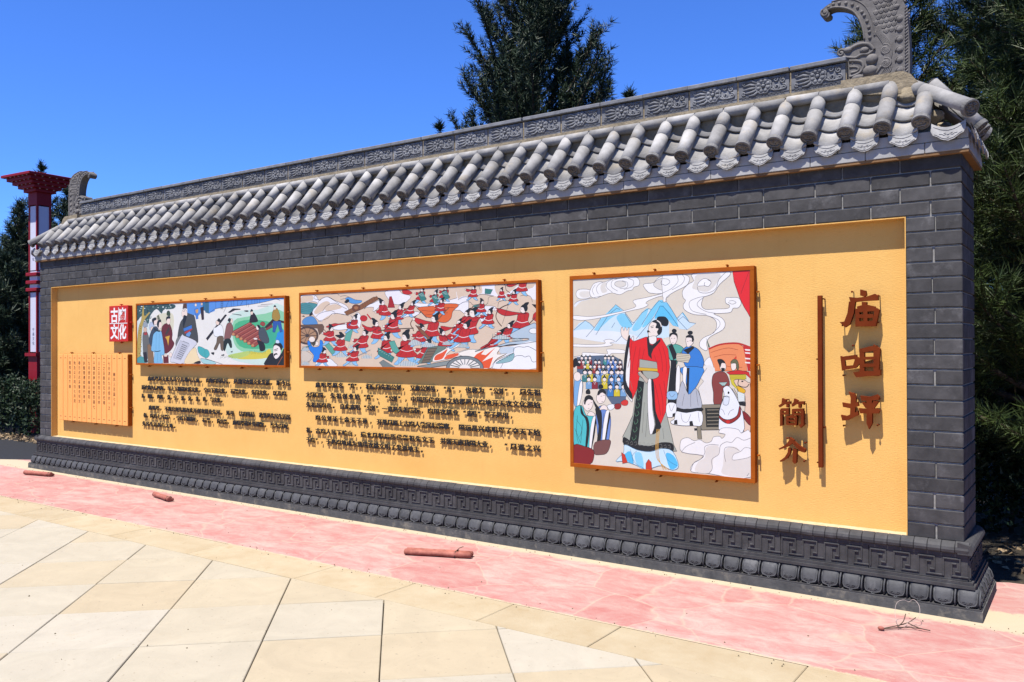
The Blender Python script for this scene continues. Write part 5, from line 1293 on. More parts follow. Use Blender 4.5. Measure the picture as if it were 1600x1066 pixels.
ART['mid'] = '''
dfc8b0|0|0|3,3,2807,3,2807,734,3,734
f1eef2|0|1|14,710,213,713,284,652,331,675,412,684,504,645,640,601,684,552,639,506,526,524,435,494,353,448,271,465,177,541,177,574,260,620,201,646,14,628|2a2c34|2.6
dfc8b0|0|1|39,701,189,704,195,655,117,645,26,640
dfc8b0|0|1|296,619,389,644,435,615,354,561,248,523,213,548
dfc8b0|0|1|389,592,504,613,595,578,504,557,377,552
dfc8b0|0|1|330,464,435,510,549,516,662,493,594,451,434,426,342,440
2a2c34|2.8|1|260,620,296,660,389,685,458,662,561,611
2a2c34|2.8|1|330,545,389,600,493,621,595,586,662,560
2a2c34|2.8|1|236,495,295,530,435,550,504,533
2a2c34|2.8|1|271,453,400,479,469,522,594,515,684,497
2a2c34|2.8|1|14,702,81,716,219,711,213,675,284,660
2a2c34|2.8|1|447,711,527,712,561,690
2a2c34|2.8|1|572,682,640,688,696,670
4f8f94|0|1|14,628,117,637,260,618,207,573,165,529,80,527,14,545|2a2c34|2.4
2f6468|2.6|1|14,607,81,617,165,603,195,573
2f6468|2.6|1|14,587,81,598,165,586,195,563
2f6468|2.6|1|14,567,81,578,165,570,195,553
2f6468|2.6|1|14,547,81,558,165,553,195,544
5a9ad8|0|1|640,660,696,670,773,644,860,633,827,610,740,609,684,627|2a2c34|2.4
1c1a1c|0|1|628,629,673,655,695,634,656,616
1c1a1c|2.5|0|578,654,640,660
8a5a34|0|0|623,534,750,574,816,587,1000,659,1052,665,1073,641,860,555,662,501|2a2c34|2.6
7a4626|0|1|836,567,829,552,810,541,783,537,757,542,738,554,731,570,738,586,757,597,784,600,810,595,829,583|2a2c34|3
a8724a|0|1|812,568,806,558,792,552,775,553,760,559,755,570,760,580,775,585,792,585,806,578|2a2c34|2
4a2c16|2|0|860,611,876,576
4a2c16|2|0|890,622,906,588
4a2c16|2|0|920,632,936,599
4a2c16|2|0|950,643,966,611
4a2c16|2|0|980,654,996,622
4a2c16|2|0|1010,664,1026,634
4a2c16|2|0|1040,675,1056,645
f2f2f4|0|1|739,472,794,525,838,501,848,446,826,376,750,350,683,370,549,364,457,382,549,412,661,422|2a2c34|2.6
f2f2f4|0|1|881,554,946,591,999,605,1073,626,1105,602,1063,557,999,528,1010,566,924,569|2a2c34|2.4
8a8c94|2.2|0|706,504,739,472
8a8c94|2.2|0|717,499,750,464
8a8c94|2.2|0|728,494,761,456
8a8c94|2.2|0|739,489,772,448
8a8c94|2.2|0|750,484,783,440
8a8c94|2.2|0|761,479,794,432
8a8c94|2.2|0|772,474,805,424
8a8c94|2.2|0|783,469,816,416
c03028|0|1|377,399,492,429,549,424,661,434,739,436,739,385,661,387,656,426,549,412,434,390|2a2c34|2.4
4a6ac0|0|0|684,426,717,429,719,394,689,390
5a90c8|0|1|44,462,105,497,200,499,260,441,236,421,68,424|2a2c34|2.4
1c1a1c|0|1|141,513,177,547,195,524,165,508
1c1a1c|0|0|32,507,68,515,80,498
6e5440|0|0|13,421,330,424,353,399,341,359,283,319,259,384,13,404|2a2c34|2.6
5a4436|0|1|271,315,259,283,226,255,175,237,116,230,55,237,4,256,4,285,4,318,4,351,5,379,56,397,116,403,176,395,226,376,259,348|2a2c34|4
b08a68|0|1|245,315,235,289,207,266,165,251,116,246,66,252,23,267,4,290,4,318,4,345,23,368,66,382,116,387,166,381,208,365,235,342
4a382c|5|0|116,317,257,315
4a382c|5|0|116,317,230,270
4a382c|5|0|116,317,159,243
4a382c|5|0|116,317,71,243
4a382c|5|0|116,317,4,272
4a382c|5|0|116,317,4,319
4a382c|5|0|116,317,4,364
4a382c|5|0|116,317,74,391
4a382c|5|0|116,317,162,389
4a382c|5|0|116,317,231,360
4a3c34|0|1|145,316,136,305,116,300,95,305,87,317,95,328,116,333,136,328
2a80e0|0|1|116,255,146,263,193,206,282,214,294,270,335,254,329,181,305,132,375,109,340,72,199,60,205,124,139,181|2a2c34|3
f2e4d8|0|1|225,279,215,261,189,252,160,255,141,270,141,289,160,303,189,306,215,297|2a2c34|2
f2e4d8|0|1|275,238,268,223,249,217,231,223,223,238,231,253,249,259,268,253|2a2c34|2
4a4234|0|0|170,238,235,271,235,238,205,210
eef0f2|0|1|234,55,352,84,433,93,502,53,525,22,270,19|2a2c34|2.4
d4c8b8|0|1|31,165,127,156,193,108,79,33,30,49|2a2c34|2
2f7478|2.4|0|24,165,67,206
2f7478|2.4|0|39,170,83,209
2f7478|2.4|0|54,176,99,212
2f7478|2.4|0|68,182,114,216
2f7478|2.4|0|83,188,130,219
2f7478|2.4|0|97,193,146,222
2f7478|2.4|0|112,199,161,225
2f7478|2.4|0|126,205,177,228
2f7478|2.4|0|141,211,192,232
c2cbcb|0|1|508,111,536,133,576,147,627,139,677,117,610,106
3f7480|2|0|508,105,517,161
3f7480|2|0|532,105,541,161
3f7480|2|0|556,106,566,161
3f7480|2|0|581,106,590,161
3f7480|2|0|605,106,614,161
3f7480|2|0|629,106,638,161
3f7480|2|0|653,106,662,161
c2cbcb|0|1|683,194,705,213,736,224,775,217,815,198,762,189
3f7480|2|0|683,189,692,236
3f7480|2|0|702,189,711,236
3f7480|2|0|721,189,730,236
3f7480|2|0|740,189,749,236
3f7480|2|0|758,189,767,236
3f7480|2|0|777,189,786,236
3f7480|2|0|796,189,805,236
c2cbcb|0|1|852,100,876,119,909,131,951,124,992,106,937,96
3f7480|2|0|852,95,861,142
3f7480|2|0|873,96,881,142
3f7480|2|0|893,96,901,142
3f7480|2|0|913,96,921,142
3f7480|2|0|933,96,941,142
3f7480|2|0|952,96,961,143
3f7480|2|0|972,96,981,143
c2cbcb|0|1|676,36,697,55,725,67,762,60,798,42,750,32
3f7480|2|0|676,31,686,79
3f7480|2|0|694,31,703,79
3f7480|2|0|711,32,720,79
3f7480|2|0|729,32,738,79
3f7480|2|0|746,32,755,79
3f7480|2|0|763,32,772,79
3f7480|2|0|781,32,790,79
c2cbcb|0|1|30,32,50,49,79,60,115,54,151,38,103,29
3f7480|2|0|30,28,40,70
3f7480|2|0|47,28,57,70
3f7480|2|0|65,29,75,70
3f7480|2|0|82,29,92,70
3f7480|2|0|99,29,109,70
3f7480|2|0|117,29,126,70
3f7480|2|0|134,29,144,70
c2cbcb|0|1|37,169,55,189,80,202,113,194,145,175,102,165
3f7480|2|0|37,165,47,214
3f7480|2|0|52,165,62,214
3f7480|2|0|68,165,78,214
3f7480|2|0|83,165,93,214
3f7480|2|0|99,165,109,214
3f7480|2|0|115,165,124,214
3f7480|2|0|130,165,140,214
5fa898|0|0|358,221,411,249,525,157,468,125|2a2c34|2.6
5fa898|0|0|661,371,744,374,700,252,627,268|2a2c34|2.6
8fc4ea|0|1|510,185,583,181,550,146,495,122,456,124,500,154|1c1a1c|2
8fc4ea|0|1|572,185,645,189,651,154,686,127,657,119,611,146|1c1a1c|2
c22a26|0|1|528,268,586,278,634,266,633,217,671,179,583,166,475,177,521,217|1c1a1c|3
f0e8e4|4|1|520,215,575,205,633,217
7a1414|2|0|541,201,521,179
7a1414|2|0|580,199,579,174
7a1414|2|0|614,201,633,183
7a1414|2|0|569,262,555,223
7a1414|2|0|610,252,594,221
c22a26|0|1|551,268,612,266,532,215,479,223,476,243,515,245|1c1a1c|2.6
f4e6dc|0|1|490,233,483,225,468,225,461,233,469,241,483,241|1c1a1c|1.6
f4e6dc|0|1|626,295,619,280,602,272,582,275,569,288,569,304,582,316,602,319,619,310|1c1a1c|2
1c1a1c|0|1|554,292,561,319,600,335,627,315,599,309,575,284
1c1a1c|0|1|569,319,557,347,595,343,603,323
1c1a1c|2|0|606,299,620,299
8fc4ea|0|1|908,214,830,210,841,172,881,146,923,149,898,180|1c1a1c|2
8fc4ea|0|1|844,214,769,218,738,180,681,150,707,142,776,172|1c1a1c|2
c22a26|0|1|946,302,893,313,833,301,801,248,734,208,819,193,939,205,919,247|1c1a1c|3
f0e8e4|4|1|918,245,854,235,801,248
7a1414|2|0|887,231,894,207
7a1414|2|0|845,229,829,201
7a1414|2|0|811,231,778,212
7a1414|2|0|899,296,887,254
7a1414|2|0|850,286,845,252
c22a26|0|1|923,302,857,301,771,249,741,259,758,280,832,280|1c1a1c|2.6
f4e6dc|0|1|755,269,748,261,733,261,725,270,733,278,748,278|1c1a1c|1.6
f4e6dc|0|1|924,332,917,315,898,307,878,310,864,323,864,341,878,354,899,357,917,348|1c1a1c|2
1c1a1c|0|1|935,327,946,356,917,374,874,353,900,347,907,319
1c1a1c|0|1|938,357,969,386,927,382,905,361
1c1a1c|2|0|886,336,872,336
1c1a1c|0|1|503,317,571,320,638,312,588,288,537,297
6a4a34|5|0|347,375,503,253
8a8c90|5|0|682,79,966,177
8fc4ea|0|1|373,277,440,273,409,240,359,219,323,221,364,248|1c1a1c|2
8fc4ea|0|1|430,276,498,279,503,247,535,222,509,215,466,240|1c1a1c|2
c22a26|0|1|390,352,443,361,487,350,486,305,522,270,441,258,341,270,383,306|1c1a1c|3
f0e8e4|4|1|382,304,433,294,486,305
7a1414|2|0|401,291,383,271
7a1414|2|0|437,289,436,266
7a1414|2|0|469,290,487,274
7a1414|2|0|428,347,415,311
7a1414|2|0|465,337,451,309
c22a26|0|1|410,352,467,350,387,315,334,330,331,348,372,342|1c1a1c|2.6
f4e6dc|0|1|343,339,337,332,323,332,317,339,324,346,337,346|1c1a1c|1.6
f4e6dc|0|1|480,377,474,363,458,356,439,358,427,370,427,385,439,396,458,398,474,390|1c1a1c|2
1c1a1c|0|1|414,374,420,399,456,413,481,394,455,389,433,366
1c1a1c|0|1|428,399,416,424,452,420,459,402
1c1a1c|2|0|461,380,474,380
8fc4ea|0|1|792,386,734,384,748,355,782,336,813,337,789,361|1c1a1c|2
8fc4ea|0|1|744,387,687,391,670,363,632,341,653,334,699,356|1c1a1c|2
c22a26|0|1|806,452,765,460,722,452,706,413,662,383,728,371,817,379,795,411|1c1a1c|3
f0e8e4|4|1|794,410,748,403,706,413
7a1414|2|0|774,399,782,382
7a1414|2|0|742,398,734,378
7a1414|2|0|716,400,694,386
7a1414|2|0|772,448,770,416
7a1414|2|0|737,441,738,415
c22a26|0|1|789,452,740,451,679,412,652,418,661,434,721,435|1c1a1c|2.6
f4e6dc|0|1|660,426,655,420,644,420,638,426,644,433,655,432|1c1a1c|1.6
f4e6dc|0|1|785,474,780,462,766,456,750,459,740,469,740,482,750,491,766,493,780,486|1c1a1c|2
1c1a1c|0|1|794,471,798,493,773,506,744,491,765,486,775,465
1c1a1c|0|1|792,493,811,514,779,512,766,497
1c1a1c|2|0|756,478,745,478
8fc4ea|0|1|270,69,331,66,298,37,250,17,217,18,258,43|1c1a1c|2
8fc4ea|0|1|322,69,384,73,385,44,411,22,385,15,350,37|1c1a1c|2
c22a26|0|1|295,137,344,146,384,136,376,96,405,65,329,53,240,62,283,95|1c1a1c|3
f0e8e4|4|1|282,93,327,86,376,96
7a1414|2|0|298,82,278,64
7a1414|2|0|330,81,326,60
7a1414|2|0|359,83,373,68
7a1414|2|0|329,133,312,100
7a1414|2|0|362,125,345,99
c22a26|0|1|314,138,365,136,397,94,424,101,424,117,369,118|1c1a1c|2.6
f4e6dc|0|1|443,109,437,103,425,103,420,109,426,115,437,115|1c1a1c|1.6
f4e6dc|0|1|380,160,374,148,360,141,343,143,333,154,333,167,344,177,360,179,375,173|1c1a1c|2
1c1a1c|0|1|320,157,329,180,363,193,384,177,359,172,336,151
1c1a1c|0|1|336,180,328,202,360,199,365,183
1c1a1c|2|0|364,164,375,164
8fc4ea|0|1|792,86,727,82,738,51,774,30,809,32,785,58|1c1a1c|2
8fc4ea|0|1|738,86,675,89,652,57,606,32,628,25,683,50|1c1a1c|2
c22a26|0|1|819,160,773,169,724,158,701,114,646,80,718,68,819,79,799,114|1c1a1c|3
f0e8e4|4|1|799,113,746,103,701,114
7a1414|2|0|774,100,780,81
7a1414|2|0|739,98,726,75
7a1414|2|0|710,100,683,84
7a1414|2|0|780,155,772,119
7a1414|2|0|739,146,737,117
c22a26|0|1|799,160,744,158,682,123,661,137,673,154,731,149|1c1a1c|2.6
f4e6dc|0|1|672,145,666,139,653,139,647,145,653,152,666,152|1c1a1c|1.6
f4e6dc|0|1|798,184,792,171,777,164,760,166,748,177,748,192,760,203,777,205,792,198|1c1a1c|2
1c1a1c|0|1|808,181,816,205,790,220,755,202,778,197,785,174
1c1a1c|0|1|809,205,834,230,798,226,781,209
1c1a1c|2|0|767,188,754,188
8fc4ea|0|1|1001,298,1077,294,1058,256,1014,231,973,234,1005,265|1c1a1c|2
8fc4ea|0|1|1064,298,1137,301,1158,264,1205,235,1179,227,1121,256|1c1a1c|2
c22a26|0|1|983,386,1038,396,1093,383,1112,331,1168,291,1084,277,969,290,998,332|1c1a1c|3
f0e8e4|4|1|998,330,1059,319,1112,331
7a1414|2|0|1025,315,1014,292
7a1414|2|0|1066,312,1076,285
7a1414|2|0|1100,314,1127,295
7a1414|2|0|1028,379,1031,338
7a1414|2|0|1074,368,1071,335
c22a26|0|1|1006,386,1070,383,970,349,886,371,874,392,946,381|1c1a1c|2.6
f4e6dc|0|1|890,382,882,373,868,374,860,382,868,390,882,390|1c1a1c|1.6
f4e6dc|0|1|1071,414,1064,398,1046,390,1026,393,1013,407,1013,424,1026,437,1047,439,1064,430|1c1a1c|2
1c1a1c|0|1|999,411,994,441,1027,457,1064,435,1037,429,1025,403
1c1a1c|0|1|1003,441,978,470,1019,465,1036,444
1c1a1c|2|0|1049,419,1063,419
c22a26|0|1|859,415,924,390,1030,373,966,343,891,375|2a2c34|2.4
c22a26|0|1|928,468,917,450,889,441,857,445,836,460,836,479,857,494,889,496,917,486|2a2c34|2
c22a26|10|0|924,507,977,459
f1eef2|0|1|1150,702,1224,719,1309,720,1361,679,1464,652,1382,592,1266,588,1182,646|2a2c34|2.4
f1eef2|0|1|1464,598,1606,585,1804,587,1977,618,2098,629,2097,475,2014,514,1976,515,1646,546,1546,557|2a2c34|2.4
a82420|0|0|1203,657,1230,660,1251,612,1272,557,1181,559,1197,606|2a2c34|2.4
c22a26|0|1|1361,717,1424,711,1480,682,1444,668,1372,678|2a2c34|2
8fc4ea|0|1|1622,627,1575,626,1588,601,1616,584,1642,585,1621,606|1c1a1c|2
8fc4ea|0|1|1583,628,1537,633,1524,609,1495,591,1512,585,1548,602|1c1a1c|2
c22a26|0|1|1629,683,1595,691,1562,685,1551,651,1517,627,1571,615,1642,621,1622,649|1c1a1c|3
f0e8e4|4|1|1622,647,1585,642,1551,651
7a1414|2|0|1606,638,1614,623
7a1414|2|0|1581,638,1576,621
7a1414|2|0|1560,640,1543,628
7a1414|2|0|1602,680,1602,653
7a1414|2|0|1574,675,1577,653
c22a26|0|1|1615,684,1576,684,1535,660,1516,673,1522,686,1566,679|1c1a1c|2.6
f4e6dc|0|1|1522,679,1518,674,1509,675,1504,680,1509,685,1518,685|1c1a1c|1.6
f4e6dc|0|1|1611,703,1607,693,1596,688,1583,690,1575,699,1575,710,1583,718,1596,720,1607,714|1c1a1c|2
1c1a1c|0|1|1619,700,1621,719,1600,730,1577,718,1594,713,1603,695
1c1a1c|0|1|1615,719,1630,733,1604,733,1594,723
1c1a1c|2|0|1588,707,1579,707
3f7f78|0|0|1546,672,1607,685,1641,615,1581,602|2a2c34|2
cfe0dc|1.8|0|1556,664,1597,673
cfe0dc|1.8|0|1570,657,1609,662
cfe0dc|1.8|0|1584,650,1620,651
8fc4ea|0|1|1773,601,1730,599,1742,577,1768,561,1791,561,1772,581|1c1a1c|2
8fc4ea|0|1|1737,602,1695,606,1684,583,1657,567,1673,561,1706,578|1c1a1c|2
c22a26|0|1|1780,653,1749,660,1718,654,1708,623,1677,600,1726,590,1791,595,1773,620|1c1a1c|3
f0e8e4|4|1|1773,619,1739,614,1708,623
7a1414|2|0|1758,611,1765,597
7a1414|2|0|1735,610,1731,594
7a1414|2|0|1716,612,1701,602
7a1414|2|0|1755,650,1755,625
7a1414|2|0|1729,644,1732,624
c22a26|0|1|1767,653,1731,653,1693,631,1676,643,1682,655,1722,649|1c1a1c|2.6
f4e6dc|0|1|1682,649,1678,644,1670,644,1666,649,1670,654,1678,654|1c1a1c|1.6
f4e6dc|0|1|1763,671,1759,661,1749,656,1737,659,1730,667,1730,677,1737,684,1749,686,1759,680|1c1a1c|2
1c1a1c|0|1|1770,668,1772,685,1753,696,1732,684,1748,680,1756,663
1c1a1c|0|1|1767,685,1780,702,1757,701,1748,689
1c1a1c|2|0|1742,674,1733,674
3f7f78|0|0|1701,643,1760,656,1794,587,1735,574|2a2c34|2
cfe0dc|1.8|0|1711,635,1750,644
cfe0dc|1.8|0|1725,629,1762,633
cfe0dc|1.8|0|1738,622,1774,622
8fc4ea|0|1|1886,633,1841,632,1854,608,1881,591,1905,591,1886,612|1c1a1c|2
8fc4ea|0|1|1849,634,1805,638,1793,615,1765,597,1781,591,1816,609|1c1a1c|2
c22a26|0|1|1894,688,1861,696,1829,689,1819,657,1786,632,1838,621,1906,627,1887,654|1c1a1c|3
f0e8e4|4|1|1887,653,1851,647,1819,657
7a1414|2|0|1871,644,1879,629
7a1414|2|0|1847,644,1842,626
7a1414|2|0|1827,646,1811,634
7a1414|2|0|1868,685,1867,659
7a1414|2|0|1841,680,1843,658
c22a26|0|1|1880,689,1843,689,1803,665,1785,678,1791,691,1833,684|1c1a1c|2.6
f4e6dc|0|1|1791,684,1787,679,1778,679,1774,685,1778,690,1787,690|1c1a1c|1.6
f4e6dc|0|1|1876,707,1872,697,1861,692,1849,695,1842,703,1842,714,1849,722,1862,724,1872,718|1c1a1c|2
1c1a1c|0|1|1883,704,1885,723,1865,733,1844,722,1860,717,1869,700
1c1a1c|0|1|1880,723,1894,733,1870,733,1860,726
1c1a1c|2|0|1854,711,1845,711
3f7f78|0|0|1814,677,1872,689,1905,621,1848,608|2a2c34|2
cfe0dc|1.8|0|1824,669,1862,678
cfe0dc|1.8|0|1837,662,1874,667
cfe0dc|1.8|0|1851,656,1885,656
e0682e|0|1|1541,549,1725,559,1862,574,2005,562,1938,508,1919,449,1861,413,1774,422,1725,453,1646,463,1586,510|2a2c34|3
8a3a18|3|1|1586,525,1725,514,1862,540,1957,537
8a3a18|3|1|1626,482,1764,490,1881,495
8a3a18|3|1|1764,422,1842,503,1900,539
7a5234|7|0|1744,415,1891,536
2a2c34|3|0|1485,585,1646,455
6a4a34|7|1|1586,514,1515,473,1458,413,1484,366,1494,343
f1eef2|0|1|1318,446,1371,492,1433,514,1515,515,1566,503,1505,473,1412,472,1360,453|2a2c34|2.4
8fc4ea|0|1|1100,505,1165,500,1153,468,1118,448,1084,450,1107,476|1c1a1c|2
8fc4ea|0|1|1154,504,1214,506,1237,474,1280,448,1259,442,1206,467|1c1a1c|2
c22a26|0|1|1075,580,1120,588,1168,576,1190,531,1242,496,1173,486,1074,499,1094,534|1c1a1c|3
f0e8e4|4|1|1094,532,1146,522,1190,531
7a1414|2|0|1119,519,1112,499
7a1414|2|0|1153,516,1165,493
7a1414|2|0|1181,517,1207,501
7a1414|2|0|1113,574,1121,538
7a1414|2|0|1153,564,1155,536
c22a26|0|1|1094,580,1148,576,1096,516,1041,514,1029,532,1069,543|1c1a1c|2.6
f4e6dc|0|1|1044,522,1038,516,1026,516,1020,523,1026,530,1038,530|1c1a1c|1.6
f4e6dc|0|1|1146,603,1140,590,1125,583,1108,586,1097,597,1097,612,1108,623,1125,625,1140,617|1c1a1c|2
1c1a1c|0|1|1086,601,1078,627,1104,640,1138,621,1116,617,1108,594
1c1a1c|0|1|1085,626,1060,652,1096,647,1113,629
1c1a1c|2|0|1126,607,1138,607
8fc4ea|0|1|1348,460,1285,458,1294,426,1326,405,1360,406,1340,432|1c1a1c|2
8fc4ea|0|1|1296,461,1237,466,1212,435,1166,411,1187,404,1242,427|1c1a1c|2
c22a26|0|1|1378,533,1335,543,1288,533,1263,490,1208,458,1276,444,1373,453,1357,488|1c1a1c|3
f0e8e4|4|1|1356,486,1305,479,1263,490
7a1414|2|0|1331,475,1336,455
7a1414|2|0|1298,474,1284,451
7a1414|2|0|1270,476,1244,461
7a1414|2|0|1341,528,1331,494
7a1414|2|0|1301,521,1297,493
c22a26|0|1|1359,533,1307,533,1229,466,1199,458,1212,475,1277,491|1c1a1c|2.6
f4e6dc|0|1|1210,467,1204,460,1192,460,1186,467,1192,474,1204,474|1c1a1c|1.6
f4e6dc|0|1|1360,558,1355,544,1340,537,1324,540,1313,552,1313,566,1324,577,1340,579,1355,571|1c1a1c|2
1c1a1c|0|1|1369,554,1379,578,1355,593,1321,576,1342,570,1347,547
1c1a1c|0|1|1372,578,1397,602,1363,599,1345,582
1c1a1c|2|0|1331,562,1319,562
8fc4ea|0|1|1483,509,1435,507,1440,482,1464,465,1490,466,1475,487|1c1a1c|2
8fc4ea|0|1|1443,510,1397,514,1377,489,1340,471,1356,465,1399,483|1c1a1c|2
c22a26|0|1|1510,565,1478,573,1441,566,1419,532,1375,507,1427,496,1502,503,1491,530|1c1a1c|3
f0e8e4|4|1|1491,529,1451,523,1419,532
7a1414|2|0|1471,520,1474,505
7a1414|2|0|1445,519,1434,502
7a1414|2|0|1424,521,1403,509
7a1414|2|0|1481,562,1472,535
7a1414|2|0|1450,556,1446,534
c22a26|0|1|1496,566,1455,565,1394,527,1371,531,1382,544,1433,547|1c1a1c|2.6
f4e6dc|0|1|1380,537,1376,532,1366,532,1362,538,1366,543,1376,543|1c1a1c|1.6
f4e6dc|0|1|1498,585,1493,574,1482,569,1469,571,1461,580,1461,591,1470,600,1482,601,1494,595|1c1a1c|2
1c1a1c|0|1|1505,582,1513,600,1495,612,1468,599,1484,594,1487,577
1c1a1c|0|1|1508,601,1529,619,1502,617,1487,604
1c1a1c|2|0|1475,588,1466,588
8fc4ea|0|1|1306,353,1227,350,1252,310,1302,283,1344,284,1307,318|1c1a1c|2
8fc4ea|0|1|1240,354,1162,360,1144,319,1097,289,1126,279,1186,310|1c1a1c|2
c22a26|0|1|1313,446,1255,458,1199,446,1185,390,1130,349,1222,332,1340,344,1305,389|1c1a1c|3
f0e8e4|4|1|1304,386,1243,376,1185,390
7a1414|2|0|1278,371,1293,347
7a1414|2|0|1236,370,1229,341
7a1414|2|0|1200,372,1173,353
7a1414|2|0|1267,440,1270,396
7a1414|2|0|1221,430,1228,394
c22a26|0|1|1289,446,1223,445,1165,378,1138,380,1147,402,1213,410|1c1a1c|2.6
f4e6dc|0|1|1149,391,1141,382,1126,383,1118,391,1126,400,1141,400|1c1a1c|1.6
f4e6dc|0|1|1280,478,1272,461,1254,452,1233,455,1219,470,1219,488,1233,502,1254,504,1273,495|1c1a1c|2
1c1a1c|0|1|1293,473,1294,504,1258,522,1221,501,1251,494,1267,465
1c1a1c|0|1|1285,504,1307,534,1265,531,1250,509
1c1a1c|2|0|1240,483,1225,483
8fc4ea|0|1|1760,315,1680,311,1697,269,1742,241,1785,243,1754,278|1c1a1c|2
8fc4ea|0|1|1694,315,1616,321,1590,279,1535,246,1563,237,1630,269|1c1a1c|2
c22a26|0|1|1786,411,1730,424,1671,411,1645,353,1581,310,1671,292,1793,305,1767,352|1c1a1c|3
f0e8e4|4|1|1766,349,1702,339,1645,353
7a1414|2|0|1736,333,1746,308
7a1414|2|0|1693,332,1680,302
7a1414|2|0|1658,334,1626,314
7a1414|2|0|1739,405,1733,359
7a1414|2|0|1690,394,1690,357
c22a26|0|1|1762,412,1695,411,1567,397,1503,438,1517,461,1636,431|1c1a1c|2.6
f4e6dc|0|1|1511,449,1503,440,1487,441,1479,450,1487,459,1503,459|1c1a1c|1.6
f4e6dc|0|1|1759,444,1752,426,1733,417,1712,421,1698,436,1698,455,1712,469,1733,472,1752,462|1c1a1c|2
1c1a1c|0|1|1771,439,1779,471,1746,491,1705,469,1733,461,1744,431
1c1a1c|0|1|1770,472,1799,503,1755,500,1736,477
1c1a1c|2|0|1720,450,1705,450
8fc4ea|0|1|2010,284,1934,280,1940,241,1975,214,2015,216,1995,249|1c1a1c|2
8fc4ea|0|1|1948,284,1877,289,1843,250,1785,219,1808,210,1877,241|1c1a1c|2
c22a26|0|1|2057,375,2008,386,1950,374,1912,320,1842,279,1921,263,2038,275,2024,319|1c1a1c|3
f0e8e4|4|1|2023,316,1961,306,1912,320
7a1414|2|0|1992,301,1995,277
7a1414|2|0|1951,300,1932,271
7a1414|2|0|1919,302,1885,283
7a1414|2|0|2011,369,1995,325
7a1414|2|0|1963,359,1954,324
c22a26|0|1|2035,375,1972,374,1846,338,1793,361,1812,383,1916,370|1c1a1c|2.6
f4e6dc|0|1|1804,372,1797,363,1782,364,1775,372,1782,381,1797,381|1c1a1c|1.6
f4e6dc|0|1|2040,405,2033,389,2016,380,1996,383,1983,397,1983,415,1996,429,2016,431,2033,422|1c1a1c|2
1c1a1c|0|1|2050,401,2064,431,2038,449,1995,428,2019,421,2022,393
1c1a1c|0|1|2056,431,2090,461,2049,457,2025,436
1c1a1c|2|0|2005,410,1991,411
8fc4ea|0|1|2114,374,2050,372,2063,337,2099,314,2134,315,2109,344|1c1a1c|2
8fc4ea|0|1|2061,375,1999,380,1978,346,1935,319,1957,311,2010,338|1c1a1c|2
c22a26|0|1|2135,454,2090,464,2043,454,2022,407,1971,371,2043,356,2141,366,2119,405|1c1a1c|3
f0e8e4|4|1|2119,403,2067,394,2022,407
7a1414|2|0|2095,390,2103,369
7a1414|2|0|2061,389,2050,364
7a1414|2|0|2032,391,2007,374
7a1414|2|0|2097,449,2092,411
7a1414|2|0|2058,440,2058,410
c22a26|0|1|2116,454,2062,454,1992,382,1963,375,1974,394,2038,410|1c1a1c|2.6
f4e6dc|0|1|1973,384,1967,377,1955,377,1949,385,1955,392,1967,392|1c1a1c|1.6
f4e6dc|0|1|2113,481,2107,466,2092,459,2075,462,2064,474,2064,490,2076,502,2093,504,2108,496|1c1a1c|2
1c1a1c|0|1|2123,477,2129,503,2103,519,2070,501,2092,495,2101,470
1c1a1c|0|1|2122,504,2145,530,2110,527,2094,508
1c1a1c|2|0|2082,486,2070,486
8fc4ea|0|1|1218,167,1142,163,1166,124,1214,99,1255,101,1219,133|1c1a1c|2
8fc4ea|0|1|1154,167,1078,171,1061,132,1015,102,1044,94,1101,124|1c1a1c|2
c22a26|0|1|1225,257,1168,268,1114,255,1100,201,1047,160,1136,146,1251,159,1217,201|1c1a1c|3
f0e8e4|4|1|1217,199,1157,188,1100,201
7a1414|2|0|1191,184,1205,161
7a1414|2|0|1150,182,1144,154
7a1414|2|0|1116,184,1089,165
7a1414|2|0|1180,250,1183,208
7a1414|2|0|1135,240,1142,206
c22a26|0|1|1202,257,1137,255,1097,180,1082,176,1091,197,1141,212|1c1a1c|2.6
f4e6dc|0|1|1095,186,1087,178,1072,178,1065,186,1072,195,1087,195|1c1a1c|1.6
f4e6dc|0|1|1193,287,1185,270,1167,262,1147,265,1133,278,1133,296,1147,309,1168,312,1186,303|1c1a1c|2
1c1a1c|0|1|1205,282,1206,312,1171,330,1136,309,1164,302,1181,274
1c1a1c|0|1|1198,312,1219,342,1178,338,1163,317
1c1a1c|2|0|1154,291,1139,291
8fc4ea|0|1|1493,135,1399,130,1439,81,1506,49,1556,52,1503,92|1c1a1c|2
8fc4ea|0|1|1413,135,1317,140,1306,91,1256,51,1294,41,1358,80|1c1a1c|2
c22a26|0|1|1479,250,1405,264,1340,248,1337,179,1281,126,1397,108,1537,125,1483,179|1c1a1c|3
f0e8e4|4|1|1484,176,1412,163,1337,179
7a1414|2|0|1456,157,1479,127
7a1414|2|0|1405,154,1403,119
7a1414|2|0|1361,157,1333,132
7a1414|2|0|1425,242,1439,187
7a1414|2|0|1371,228,1388,185
c22a26|0|1|1450,250,1370,248,1294,160,1245,160,1251,187,1349,201|1c1a1c|2.6
f4e6dc|0|1|1255,173,1245,163,1226,163,1217,173,1226,184,1245,184|1c1a1c|1.6
f4e6dc|0|1|1431,288,1422,267,1399,256,1373,260,1356,278,1357,300,1374,317,1400,321,1422,310|1c1a1c|2
1c1a1c|0|1|1448,283,1442,321,1393,344,1354,317,1392,308,1419,272
1c1a1c|0|1|1431,321,1450,359,1400,355,1387,327
1c1a1c|2|0|1381,294,1363,295
8fc4ea|0|1|1505,263,1567,259,1534,227,1485,205,1451,207,1493,235|1c1a1c|2
8fc4ea|0|1|1558,263,1621,266,1621,234,1648,209,1622,202,1586,227|1c1a1c|2
